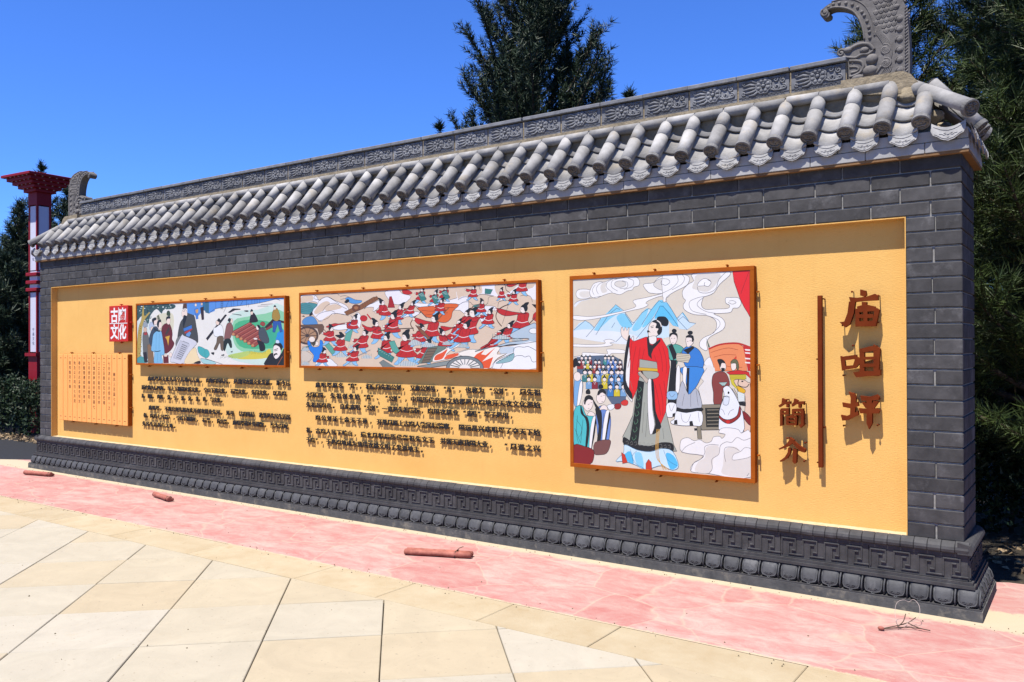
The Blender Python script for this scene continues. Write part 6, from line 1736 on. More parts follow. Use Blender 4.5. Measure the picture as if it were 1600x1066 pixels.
c22a26|0|1|1531,339,1581,348,1620,336,1613,292,1642,257,1565,245,1474,256,1518,292|1c1a1c|3
f0e8e4|4|1|1517,291,1563,281,1613,292
7a1414|2|0|1533,278,1513,258
7a1414|2|0|1566,276,1562,252
7a1414|2|0|1595,277,1610,261
7a1414|2|0|1565,334,1548,298
7a1414|2|0|1598,324,1581,295
c22a26|0|1|1550,339,1602,337,1520,291,1471,298,1471,316,1510,318|1c1a1c|2.6
f4e6dc|0|1|1481,307,1475,300,1463,300,1457,307,1463,315,1475,314|1c1a1c|1.6
f4e6dc|0|1|1617,363,1611,350,1596,342,1580,345,1569,357,1569,372,1580,383,1597,385,1611,377|1c1a1c|2
1c1a1c|0|1|1555,361,1565,386,1599,400,1621,381,1596,376,1573,353
1c1a1c|0|1|1572,386,1564,411,1597,407,1601,389
1c1a1c|2|0|1600,367,1612,367
8fc4ea|0|1|1672,122,1600,118,1613,81,1652,56,1690,59,1665,89|1c1a1c|2
8fc4ea|0|1|1613,122,1543,126,1517,88,1467,58,1491,50,1553,80|1c1a1c|2
c22a26|0|1|1701,209,1652,219,1598,207,1572,155,1512,115,1591,101,1701,114,1680,155|1c1a1c|3
f0e8e4|4|1|1679,153,1621,143,1572,155
7a1414|2|0|1652,139,1659,116
7a1414|2|0|1613,136,1600,109
7a1414|2|0|1581,138,1552,120
7a1414|2|0|1659,202,1650,161
7a1414|2|0|1614,192,1611,159
c22a26|0|1|1680,209,1620,207,1540,159,1510,171,1523,192,1595,190|1c1a1c|2.6
f4e6dc|0|1|1521,182,1514,174,1501,174,1494,182,1501,190,1514,190|1c1a1c|1.6
f4e6dc|0|1|1679,237,1672,222,1656,213,1637,216,1624,229,1624,246,1637,259,1656,262,1673,253|1c1a1c|2
1c1a1c|0|1|1690,233,1698,262,1670,279,1632,258,1657,252,1665,225
1c1a1c|0|1|1690,262,1718,291,1679,287,1660,266
1c1a1c|2|0|1644,242,1631,242
8fc4ea|0|1|1797,224,1857,220,1843,189,1807,167,1774,169,1800,196|1c1a1c|2
8fc4ea|0|1|1847,224,1906,227,1923,196,1960,171,1940,164,1893,189|1c1a1c|2
c22a26|0|1|1783,299,1826,307,1870,296,1886,252,1930,218,1863,206,1771,217,1794,252|1c1a1c|3
f0e8e4|4|1|1795,251,1843,242,1886,252
7a1414|2|0|1816,238,1808,219
7a1414|2|0|1849,236,1857,213
7a1414|2|0|1876,238,1898,222
7a1414|2|0|1819,293,1821,258
7a1414|2|0|1855,284,1853,256
c22a26|0|1|1801,299,1852,296,1904,261,1925,275,1916,292,1863,287|1c1a1c|2.6
f4e6dc|0|1|1939,283,1933,276,1922,277,1916,283,1922,290,1933,290|1c1a1c|1.6
f4e6dc|0|1|1853,323,1847,309,1833,302,1817,305,1807,316,1807,331,1817,342,1833,344,1848,336|1c1a1c|2
1c1a1c|0|1|1796,320,1792,345,1818,359,1847,341,1826,335,1816,313
1c1a1c|0|1|1799,345,1778,370,1811,366,1825,348
1c1a1c|2|0|1835,327,1847,326
8fc4ea|0|1|1837,522,1791,521,1802,497,1829,480,1853,481,1834,501|1c1a1c|2
8fc4ea|0|1|1799,523,1754,527,1741,503,1712,485,1728,480,1764,498|1c1a1c|2
c22a26|0|1|1848,578,1815,585,1782,578,1770,545,1735,521,1787,510,1856,516,1839,543|1c1a1c|3
f0e8e4|4|1|1838,542,1802,536,1770,545
7a1414|2|0|1822,533,1829,519
7a1414|2|0|1798,533,1791,515
7a1414|2|0|1777,535,1760,523
7a1414|2|0|1821,574,1819,548
7a1414|2|0|1793,569,1795,547
c22a26|0|1|1834,578,1796,578,1754,545,1736,550,1743,564,1785,564|1c1a1c|2.6
f4e6dc|0|1|1743,557,1739,552,1730,552,1726,557,1730,562,1739,562|1c1a1c|1.6
f4e6dc|0|1|1831,597,1827,587,1816,581,1804,584,1796,592,1796,603,1804,611,1816,613,1827,607|1c1a1c|2
1c1a1c|0|1|1838,594,1841,612,1822,624,1799,611,1816,607,1823,589
1c1a1c|0|1|1836,612,1851,630,1827,629,1816,616
1c1a1c|2|0|1809,600,1800,600
5a4a3c|6|0|1062,352,1276,365,1494,370
8a5a3c|0|0|1514,396,1565,380,1685,280,1665,269,1585,319|2a2c34|2.4
2a2c34|2|0|1520,389,1565,350
2a2c34|2|0|1534,392,1579,352
2a2c34|2|0|1548,396,1593,355
2a2c34|2|0|1562,399,1607,358
5fa898|0|0|1196,252,1265,260,1291,213,1328,166,1280,142,1238,166|2a2c34|2.6
3f8078|0|0|1061,197,1126,173,1264,111,1233,64,1093,118,1061,142|2a2c34|2.6
cfe0dc|2|0|1077,169,1099,173
cfe0dc|2|0|1105,158,1125,161
cfe0dc|2|0|1133,147,1151,148
cfe0dc|2|0|1161,136,1176,136
cfe0dc|2|0|1189,125,1202,123
cfe0dc|2|0|1217,114,1227,111
c2cbcb|0|1|1432,223,1459,251,1498,268,1546,257,1595,229,1530,216
3f7480|2|0|1432,216,1447,285
3f7480|2|0|1452,216,1467,285
3f7480|2|0|1473,216,1488,285
3f7480|2|0|1493,216,1508,285
3f7480|2|0|1514,216,1528,285
3f7480|2|0|1534,216,1549,285
3f7480|2|0|1554,216,1569,285
3f7480|2|0|1575,216,1589,284
c2cbcb|0|1|1574,206,1605,227,1647,240,1700,232,1753,211,1682,200
3f7480|2|0|1574,200,1589,254
3f7480|2|0|1597,200,1611,254
3f7480|2|0|1620,200,1634,254
3f7480|2|0|1642,200,1656,253
3f7480|2|0|1665,200,1679,253
3f7480|2|0|1687,200,1701,253
3f7480|2|0|1709,200,1723,253
3f7480|2|0|1731,200,1745,253
c2cbcb|0|1|1306,39,1345,65,1398,81,1466,72,1533,48,1443,35
3f7480|2|0|1306,33,1321,96
3f7480|2|0|1335,33,1350,96
3f7480|2|0|1364,34,1379,96
3f7480|2|0|1392,34,1407,96
3f7480|2|0|1421,34,1435,96
3f7480|2|0|1449,35,1464,97
3f7480|2|0|1477,35,1492,97
3f7480|2|0|1505,35,1520,97
c2cbcb|0|1|1822,223,1841,241,1868,252,1903,245,1937,227,1891,219
3f7480|2|0|1822,219,1835,264
3f7480|2|0|1836,219,1850,264
3f7480|2|0|1851,219,1864,264
3f7480|2|0|1865,219,1879,263
3f7480|2|0|1880,219,1893,263
3f7480|2|0|1894,219,1908,263
3f7480|2|0|1908,219,1922,263
3f7480|2|0|1923,219,1936,263
7c8480|0|0|1077,62,1126,86,1275,21,1125,19|2a2c34|2.4
6f8478|0|0|1544,55,1655,197,1773,211,1870,207,1782,121,1684,68|2a2c34|3
7a6a58|0|0|1664,189,1768,200,1674,75,1584,63|2a2c34|2
4a4236|3.5|0|1604,86,1684,94
4a4236|3.5|0|1612,110,1704,119
4a4236|3.5|0|1620,135,1724,143
4a4236|3.5|0|1628,159,1743,167
4a4236|3.5|0|1637,184,1763,191
8c9694|0|0|1533,32,1782,69,2095,115,2095,79,1879,47,1684,22|2a2c34|3
f4efe6|0|1|1714,75,1733,128,1812,166,1880,196,1975,226,2018,248,2003,211,1927,181,1860,129,1975,152,2096,181,2096,145,1927,107,1802,84|2a2c34|2
e85a30|0|1|1733,87,1748,129,1821,155,1879,185,1850,136,1816,99
e85a30|0|1|1841,99,1879,133,1975,148,2050,156,1975,122,1898,103
f1eef2|0|1|1994,599,2055,625,2154,625,2251,641,2338,630,2385,601,2451,584,2535,634,2609,654,2681,644,2735,597,2788,580,2789,699,2717,665,2480,733,2213,728,1995,702
dfc8b0|0|1|1995,726,2213,728,2252,653,2154,637,2035,629,1994,615
dfc8b0|0|1|2386,724,2536,732,2627,721,2535,649,2414,627
dfc8b0|0|1|2479,537,2535,619,2627,638,2717,590,2784,551,2783,477,2663,524,2590,466,2516,514
dfc8b0|0|1|2319,619,2404,616,2442,592,2395,563,2309,558
f1eef2|0|1|2207,491,2232,529,2290,543,2385,532,2404,486,2366,464,2289,458,2308,396,2384,364,2318,365,2241,413|2a2c34|2.4
dfc8b0|0|1|2309,488,2385,502,2451,424,2403,364,2318,411
2a2c34|2.6|1|1994,603,2055,625,2154,623,2242,641,2290,636,2376,621
2a2c34|2.6|1|2413,532,2423,570,2479,583,2526,585,2544,634,2618,654,2690,636
2a2c34|2.6|1|1994,552,2054,581,2124,579,2154,555,2222,557,2280,536
2a2c34|2.6|1|2270,544,2309,566,2319,611,2367,621
2a2c34|2.6|1|2213,728,2232,673
2a2c34|2.6|1|2386,728,2386,701
2a2c34|2.6|1|2270,536,2280,489,2299,466
2a2c34|2.6|1|2260,428,2289,466,2356,480
2a2c34|2.6|1|2636,612,2681,617,2735,604,2753,559
8fc4ea|0|1|2190,630,2150,629,2163,607,2188,592,2209,593,2190,611|1c1a1c|2
8fc4ea|0|1|2157,632,2118,635,2109,614,2085,598,2100,593,2129,609|1c1a1c|2
c22a26|0|1|2193,680,2164,688,2136,682,2129,652,2102,630,2148,620,2207,625,2189,650|1c1a1c|3
f0e8e4|4|1|2189,648,2158,644,2129,652
7a1414|2|0|2176,640,2183,627
7a1414|2|0|2155,640,2151,625
7a1414|2|0|2137,642,2123,632
7a1414|2|0|2170,678,2172,654
7a1414|2|0|2147,673,2150,653
c22a26|0|1|2181,681,2148,681,2103,666,2079,681,2084,693,2131,683|1c1a1c|2.6
f4e6dc|0|1|2084,687,2080,683,2072,683,2068,688,2072,692,2080,692|1c1a1c|1.6
f4e6dc|0|1|2177,698,2173,689,2164,684,2153,686,2146,694,2146,704,2153,711,2164,713,2173,707|1c1a1c|2
1c1a1c|0|1|2183,695,2184,712,2165,722,2147,711,2162,707,2170,691
1c1a1c|0|1|2179,712,2190,728,2169,727,2162,715
1c1a1c|2|0|2157,701,2149,701
8fc4ea|0|1|2478,611,2447,610,2459,592,2480,579,2497,580,2480,595|1c1a1c|2
8fc4ea|0|1|2451,612,2420,615,2415,597,2398,584,2410,580,2432,593|1c1a1c|2
c22a26|0|1|2476,653,2452,658,2430,653,2427,629,2407,611,2445,602,2493,607,2476,627|1c1a1c|3
f0e8e4|4|1|2476,626,2451,622,2427,629
7a1414|2|0|2466,619,2473,608
7a1414|2|0|2449,619,2448,606
7a1414|2|0|2434,621,2425,612
7a1414|2|0|2458,650,2461,630
7a1414|2|0|2439,646,2444,630
f4e6dc|0|1|2461,667,2458,660,2450,656,2442,657,2436,664,2436,672,2442,678,2450,679,2458,675|1c1a1c|2
1c1a1c|0|1|2466,665,2465,679,2449,687,2436,678,2448,674,2456,661
1c1a1c|0|1|2461,679,2469,692,2452,691,2447,681
1c1a1c|2|0|2444,670,2438,670
8fc4ea|0|1|2689,660,2641,659,2653,631,2681,612,2706,613,2687,636|1c1a1c|2
8fc4ea|0|1|2649,661,2602,666,2588,640,2557,619,2574,613,2613,633|1c1a1c|2
c22a26|0|1|2701,722,2667,731,2632,724,2619,687,2582,659,2636,647,2709,653,2691,684|1c1a1c|3
f0e8e4|4|1|2691,682,2653,676,2619,687
7a1414|2|0|2674,672,2681,655
7a1414|2|0|2648,672,2641,653
7a1414|2|0|2627,674,2609,661
7a1414|2|0|2673,719,2671,689
7a1414|2|0|2644,713,2645,688
c22a26|0|1|2686,723,2646,723,2553,690,2501,699,2508,714,2594,711|1c1a1c|2.6
f4e6dc|0|1|2504,707,2499,701,2490,701,2485,708,2490,713,2499,713|1c1a1c|1.6
f4e6dc|0|1|2683,733,2679,732,2668,727,2655,730,2646,733,2647,733,2655,733,2668,733,2679,733|1c1a1c|2
1c1a1c|0|1|2691,733,2694,733,2674,733,2650,733,2667,733,2675,733
1c1a1c|0|1|2689,733,2705,733,2679,733,2668,733
1c1a1c|2|0|2660,733,2651,733
8fc4ea|0|1|2708,372,2635,368,2655,327,2700,299,2739,301,2707,335|1c1a1c|2
8fc4ea|0|1|2647,373,2575,379,2556,337,2510,305,2537,296,2594,327|1c1a1c|2
c22a26|0|1|2720,468,2667,480,2615,468,2598,411,2545,367,2629,350,2739,362,2709,408|1c1a1c|3
f0e8e4|4|1|2709,406,2651,396,2598,411
7a1414|2|0|2684,391,2696,365
7a1414|2|0|2645,389,2636,359
7a1414|2|0|2612,392,2585,371
7a1414|2|0|2678,462,2677,416
7a1414|2|0|2634,451,2638,414
c22a26|0|1|2698,468,2637,467,2487,455,2400,496,2410,520,2552,488|1c1a1c|2.6
f4e6dc|0|1|2403,508,2395,499,2381,500,2374,509,2381,518,2395,517|1c1a1c|1.6
f4e6dc|0|1|2692,500,2685,483,2668,474,2648,478,2635,492,2635,511,2648,525,2668,528,2685,518|1c1a1c|2
1c1a1c|0|1|2703,495,2706,527,2674,547,2639,525,2666,517,2680,487
1c1a1c|0|1|2698,528,2721,559,2681,556,2666,533
1c1a1c|2|0|2655,506,2641,506
8fc4ea|0|1|2173,328,2079,324,2092,274,2140,240,2190,243,2160,284|1c1a1c|2
8fc4ea|0|1|2096,329,2006,336,1969,286,1901,247,1932,236,2014,274|1c1a1c|2
c22a26|0|1|2217,443,2154,459,2084,443,2045,375,1964,322,2066,302,2209,317,2185,372|1c1a1c|3
f0e8e4|4|1|2184,370,2108,357,2045,375
7a1414|2|0|2148,351,2155,320
7a1414|2|0|2098,349,2078,313
7a1414|2|0|2057,352,2017,327
7a1414|2|0|2162,436,2147,381
7a1414|2|0|2103,424,2097,379
c22a26|0|1|2190,444,2112,443,2168,411,2237,448,2256,475,2216,452|1c1a1c|2.6
f4e6dc|0|1|2264,462,2256,451,2239,451,2230,462,2239,473,2256,472|1c1a1c|1.6
f4e6dc|0|1|2191,483,2182,461,2161,451,2136,455,2120,473,2120,496,2136,513,2161,516,2183,504|1c1a1c|2
1c1a1c|0|1|2204,477,2218,515,2183,538,2132,512,2163,503,2172,466
1c1a1c|0|1|2207,515,2245,553,2194,549,2168,522
1c1a1c|2|0|2147,489,2129,490
8fc4ea|0|1|2385,197,2314,193,2304,155,2328,130,2366,132,2359,164|1c1a1c|2
8fc4ea|0|1|2328,197,2264,201,2218,163,2153,134,2171,125,2247,155|1c1a1c|2
c22a26|0|1|2460,284,2419,294,2361,282,2307,230,2228,191,2295,176,2408,189,2411,230|1c1a1c|3
f0e8e4|4|1|2409,228,2347,218,2307,230
7a1414|2|0|2375,214,2369,191
7a1414|2|0|2336,212,2308,184
7a1414|2|0|2307,214,2269,195
7a1414|2|0|2417,278,2386,236
7a1414|2|0|2368,268,2348,234
c22a26|0|1|2440,284,2382,282,2256,184,2218,163,2243,184,2322,216|1c1a1c|2.6
f4e6dc|0|1|2237,174,2230,166,2217,166,2211,174,2217,182,2231,182|1c1a1c|1.6
f4e6dc|0|1|2456,313,2449,297,2433,288,2415,291,2404,305,2404,322,2416,335,2434,337,2449,329|1c1a1c|2
1c1a1c|0|1|2463,308,2487,337,2470,354,2423,334,2442,327,2435,300
1c1a1c|0|1|2480,337,2521,365,2482,362,2453,342
1c1a1c|2|0|2425,317,2412,317
8fc4ea|0|1|2101,260,2029,256,2042,218,2080,192,2119,194,2094,226|1c1a1c|2
8fc4ea|0|1|2042,260,1972,265,1946,226,1896,196,1920,188,1981,218|1c1a1c|2
c22a26|0|1|2130,349,2080,360,2027,348,2000,295,1941,254,2020,239,2130,251,2109,294|1c1a1c|3
f0e8e4|4|1|2108,292,2050,282,2000,295
7a1414|2|0|2081,277,2088,254
7a1414|2|0|2042,275,2029,248
7a1414|2|0|2010,278,1981,259
7a1414|2|0|2087,343,2079,301
7a1414|2|0|2043,333,2040,299
f4e6dc|0|1|2108,379,2101,363,2084,354,2065,358,2053,371,2053,389,2066,402,2085,405,2101,396|1c1a1c|2
1c1a1c|0|1|2118,375,2127,404,2099,422,2061,401,2085,394,2094,366
1c1a1c|0|1|2119,404,2146,434,2107,430,2088,409
1c1a1c|2|0|2073,384,2060,384
8fc4ea|0|1|2355,404,2304,402,2316,374,2346,355,2373,356,2352,380|1c1a1c|2
8fc4ea|0|1|2312,405,2263,409,2248,381,2215,360,2233,354,2274,375|1c1a1c|2
c22a26|0|1|2367,469,2331,477,2294,469,2280,430,2242,402,2299,390,2376,398,2357,429|1c1a1c|3
f0e8e4|4|1|2357,427,2316,420,2280,430
7a1414|2|0|2339,417,2346,400
7a1414|2|0|2311,416,2304,396
7a1414|2|0|2289,418,2270,404
7a1414|2|0|2337,465,2335,434
7a1414|2|0|2307,458,2308,433
c22a26|0|1|2352,469,2309,468,2253,439,2227,452,2235,467,2290,461|1c1a1c|2.6
f4e6dc|0|1|2234,459,2229,453,2219,454,2214,460,2219,466,2229,466|1c1a1c|1.6
f4e6dc|0|1|2349,491,2344,479,2332,473,2318,475,2310,485,2310,498,2319,508,2332,509,2344,503|1c1a1c|2
1c1a1c|0|1|2357,487,2360,509,2338,522,2313,507,2331,502,2340,482
1c1a1c|0|1|2354,509,2371,530,2344,528,2332,513
1c1a1c|2|0|2324,494,2314,495
8fc4ea|0|1|2204,504,2245,501,2226,478,2195,463,2173,465,2198,484|1c1a1c|2
8fc4ea|0|1|2239,503,2281,505,2284,482,2304,463,2288,459,2261,477|1c1a1c|2
c22a26|0|1|2214,558,2247,563,2275,555,2274,523,2296,498,2245,490,2184,500,2210,525|1c1a1c|3
f0e8e4|4|1|2209,523,2241,516,2274,523
7a1414|2|0|2221,514,2210,500
7a1414|2|0|2243,512,2243,495
7a1414|2|0|2263,513,2274,501
7a1414|2|0|2237,553,2229,528
7a1414|2|0|2261,546,2252,526
c22a26|0|1|2227,557,2262,555,2212,531,2179,542,2178,555,2203,550|1c1a1c|2.6
f4e6dc|0|1|2185,548,2181,544,2173,544,2169,549,2173,554,2181,554|1c1a1c|1.6
f4e6dc|0|1|2270,574,2266,564,2256,559,2245,562,2237,570,2237,580,2245,588,2256,590,2266,584|1c1a1c|2
1c1a1c|0|1|2229,573,2233,591,2255,600,2271,587,2254,583,2241,567
1c1a1c|0|1|2237,590,2230,609,2252,605,2257,592
1c1a1c|2|0|2258,577,2266,577
8fc4ea|0|1|2531,277,2475,274,2481,244,2508,223,2538,225,2521,250|1c1a1c|2
8fc4ea|0|1|2485,278,2432,282,2408,251,2367,227,2384,220,2434,244|1c1a1c|2
c22a26|0|1|2562,348,2524,357,2482,348,2457,305,2407,273,2466,261,2552,270,2540,304|1c1a1c|3
f0e8e4|4|1|2539,303,2493,295,2457,305
7a1414|2|0|2517,291,2520,272
7a1414|2|0|2487,290,2474,268
7a1414|2|0|2462,292,2438,276
7a1414|2|0|2528,344,2518,310
7a1414|2|0|2493,336,2488,308
c22a26|0|1|2545,349,2499,347,2422,299,2392,303,2404,320,2468,324|1c1a1c|2.6
f4e6dc|0|1|2401,311,2396,304,2385,305,2380,311,2385,318,2396,318|1c1a1c|1.6
f4e6dc|0|1|2547,372,2542,359,2529,352,2515,355,2505,366,2505,380,2515,390,2530,393,2542,385|1c1a1c|2
1c1a1c|0|1|2555,369,2565,392,2544,406,2513,390,2532,384,2535,362
1c1a1c|0|1|2558,392,2582,416,2552,413,2535,396
1c1a1c|2|0|2521,376,2511,376
8fc4ea|0|1|2601,578,2564,577,2575,556,2599,541,2619,542,2601,559|1c1a1c|2
8fc4ea|0|1|2570,579,2533,582,2525,562,2503,546,2517,541,2544,557|1c1a1c|2
c22a26|0|1|2604,626,2577,633,2550,627,2544,598,2518,577,2561,568,2617,573,2600,596|1c1a1c|3
f0e8e4|4|1|2600,595,2571,590,2544,598
7a1414|2|0|2588,588,2595,575
7a1414|2|0|2568,587,2565,572
7a1414|2|0|2551,589,2539,579
7a1414|2|0|2583,624,2584,600
7a1414|2|0|2561,619,2564,600
c22a26|0|1|2593,627,2562,627,2524,608,2504,621,2508,632,2549,625|1c1a1c|2.6
f4e6dc|0|1|2508,626,2505,622,2498,622,2494,627,2498,631,2505,631|1c1a1c|1.6
f4e6dc|0|1|2589,643,2585,634,2576,630,2566,632,2560,639,2560,649,2566,656,2576,657,2585,652|1c1a1c|2
1c1a1c|0|1|2595,640,2595,657,2578,667,2561,656,2575,652,2583,636
1c1a1c|0|1|2591,657,2601,672,2582,671,2574,660
1c1a1c|2|0|2570,646,2563,646
c22a26|0|0|2761,462,2788,484,2787,402,2752,425|2a2c34|2
1c1a1c|0|0|2744,544,2786,539,2786,506
5a4030|6|1|2521,548,2460,530,2413,501,2392,456,2413,409,2450,371
2a2c34|1.8|0|2516,540,2458,393
5a4030|4|0|2414,711,2517,705
5a4030|4|1|2471,728,2489,697,2498,666,2535,642
6a4a34|6|0|2094,470,2158,547
5a4030|6|0|2725,389,2779,436
3f7f78|3|0|2158,547,2227,556
3f7f78|3|0|2158,545,2227,549
3f7f78|3|0|2158,544,2227,542
3f7f78|3|0|2158,542,2227,535
3f8078|0|0|2281,686,2362,675,2338,638,2280,644|2a2c34|2
b8cad6|0|1|2534,301,2607,338,2716,374,2787,384,2787,239,2661,225,2533,222,2431,203,2317,188,2403,211,2533,241,2698,255,2707,270,2570,271|2a2c34|3
f0f2f4|0|1|2806,328,2801,315,2779,307,2751,308,2729,316,2720,329,2729,342,2751,350,2779,350,2801,341|2a2c34|2.4
f3f4f6|0|1|2431,188,2570,210,2787,239,2786,32,2354,26,2374,73,2496,142,2459,150
c9d6e0|0|1|2431,195,2570,203,2561,157,2449,142
2a2c34|2.8|1|2317,188,2431,207,2607,221,2787,243
2a2c34|2.8|1|2570,150,2570,188,2616,203,2670,199,2715,204,2786,173
2a2c34|2.8|1|2439,28,2477,81,2542,89,2588,127,2652,131,2679,120,2724,128,2750,84,2786,84
2a2c34|2.8|1|2354,26,2383,80,2449,112,2561,150
8fb8bc|0|1|2393,73,2496,119,2570,150,2570,112,2533,82,2421,66|2a2c34|2
2f6468|2|0|2411,77,2435,100
2f6468|2|0|2434,86,2458,109
2f6468|2|0|2457,96,2480,119
2f6468|2|0|2479,105,2502,128
2f6468|2|0|2501,114,2525,137
2f6468|2|0|2524,123,2547,146
2f6468|2|0|2546,132,2569,155
c2cbcb|0|1|2355,269,2387,287,2431,298,2487,291,2543,272,2469,264
3f7480|2|0|2355,265,2361,311
3f7480|2|0|2379,264,2385,310
3f7480|2|0|2403,264,2409,310
3f7480|2|0|2426,264,2432,310
3f7480|2|0|2450,264,2456,310
3f7480|2|0|2473,264,2479,309
3f7480|2|0|2497,264,2502,309
3f7480|2|0|2520,263,2525,309
c2cbcb|0|1|1993,201,2013,219,2041,231,2077,224,2113,205,2065,196
3f7480|2|0|1993,196,1999,243
3f7480|2|0|2008,196,2014,243
3f7480|2|0|2023,196,2029,243
3f7480|2|0|2038,196,2044,243
3f7480|2|0|2053,196,2059,243
3f7480|2|0|2068,196,2074,243
3f7480|2|0|2083,196,2089,243
3f7480|2|0|2098,196,2104,243
c2cbcb|0|1|2552,254,2570,263,2596,269,2629,265,2661,256,2618,251
3f7480|2|0|2552,252,2558,274
3f7480|2|0|2566,252,2571,274
3f7480|2|0|2580,252,2585,274
3f7480|2|0|2593,252,2599,274
3f7480|2|0|2607,252,2613,274
3f7480|2|0|2621,251,2626,274
3f7480|2|0|2634,251,2640,274
3f7480|2|0|2648,251,2653,274
f6efe4|0|1|1992,140,2112,180,2240,180,2384,203,2435,192,2402,142,2505,150,2412,111,2355,57,2335,26,2190,24,2142,102|2a2c34|2
ea5a2c|0|0|2157,110,2191,141,2278,180,2240,141,2288,134,2384,195,2317,134,2249,79,2364,119,2326,26,2249,25,2210,79
7c8688|0|1|2263,25,2255,4,2232,4,2196,4,2149,4,2095,4,2038,4,1983,4,1935,4,1897,4,1873,4,1864,20,1873,50,1897,77,1935,99,1984,115,2039,124,2096,124,2150,116,2197,101,2233,79,2256,54|2a2c34|4
f1ece4|0|1|2229,25,2222,4,2199,4,2163,4,2117,4,2067,4,2016,4,1969,4,1932,4,1909,4,1900,21,1909,45,1933,68,1970,86,2016,97,2067,101,2118,98,2163,87,2199,70,2222,49|2a2c34|2.4
5c6668|6|0|2007,22,1905,21
5c6668|6|0|2010,31,1914,45
5c6668|6|0|2019,40,1937,67
5c6668|6|0|2032,47,1973,84
5c6668|6|0|2049,51,2018,96
5c6668|6|0|2067,53,2067,100
5c6668|6|0|2086,51,2116,96
5c6668|6|0|2102,47,2160,86
5c6668|6|0|2115,41,2195,69
5c6668|6|0|2124,33,2217,48
5c6668|6|0|2127,24,2225,25
6f7a7c|8|0|2176,164,2317,195
'''
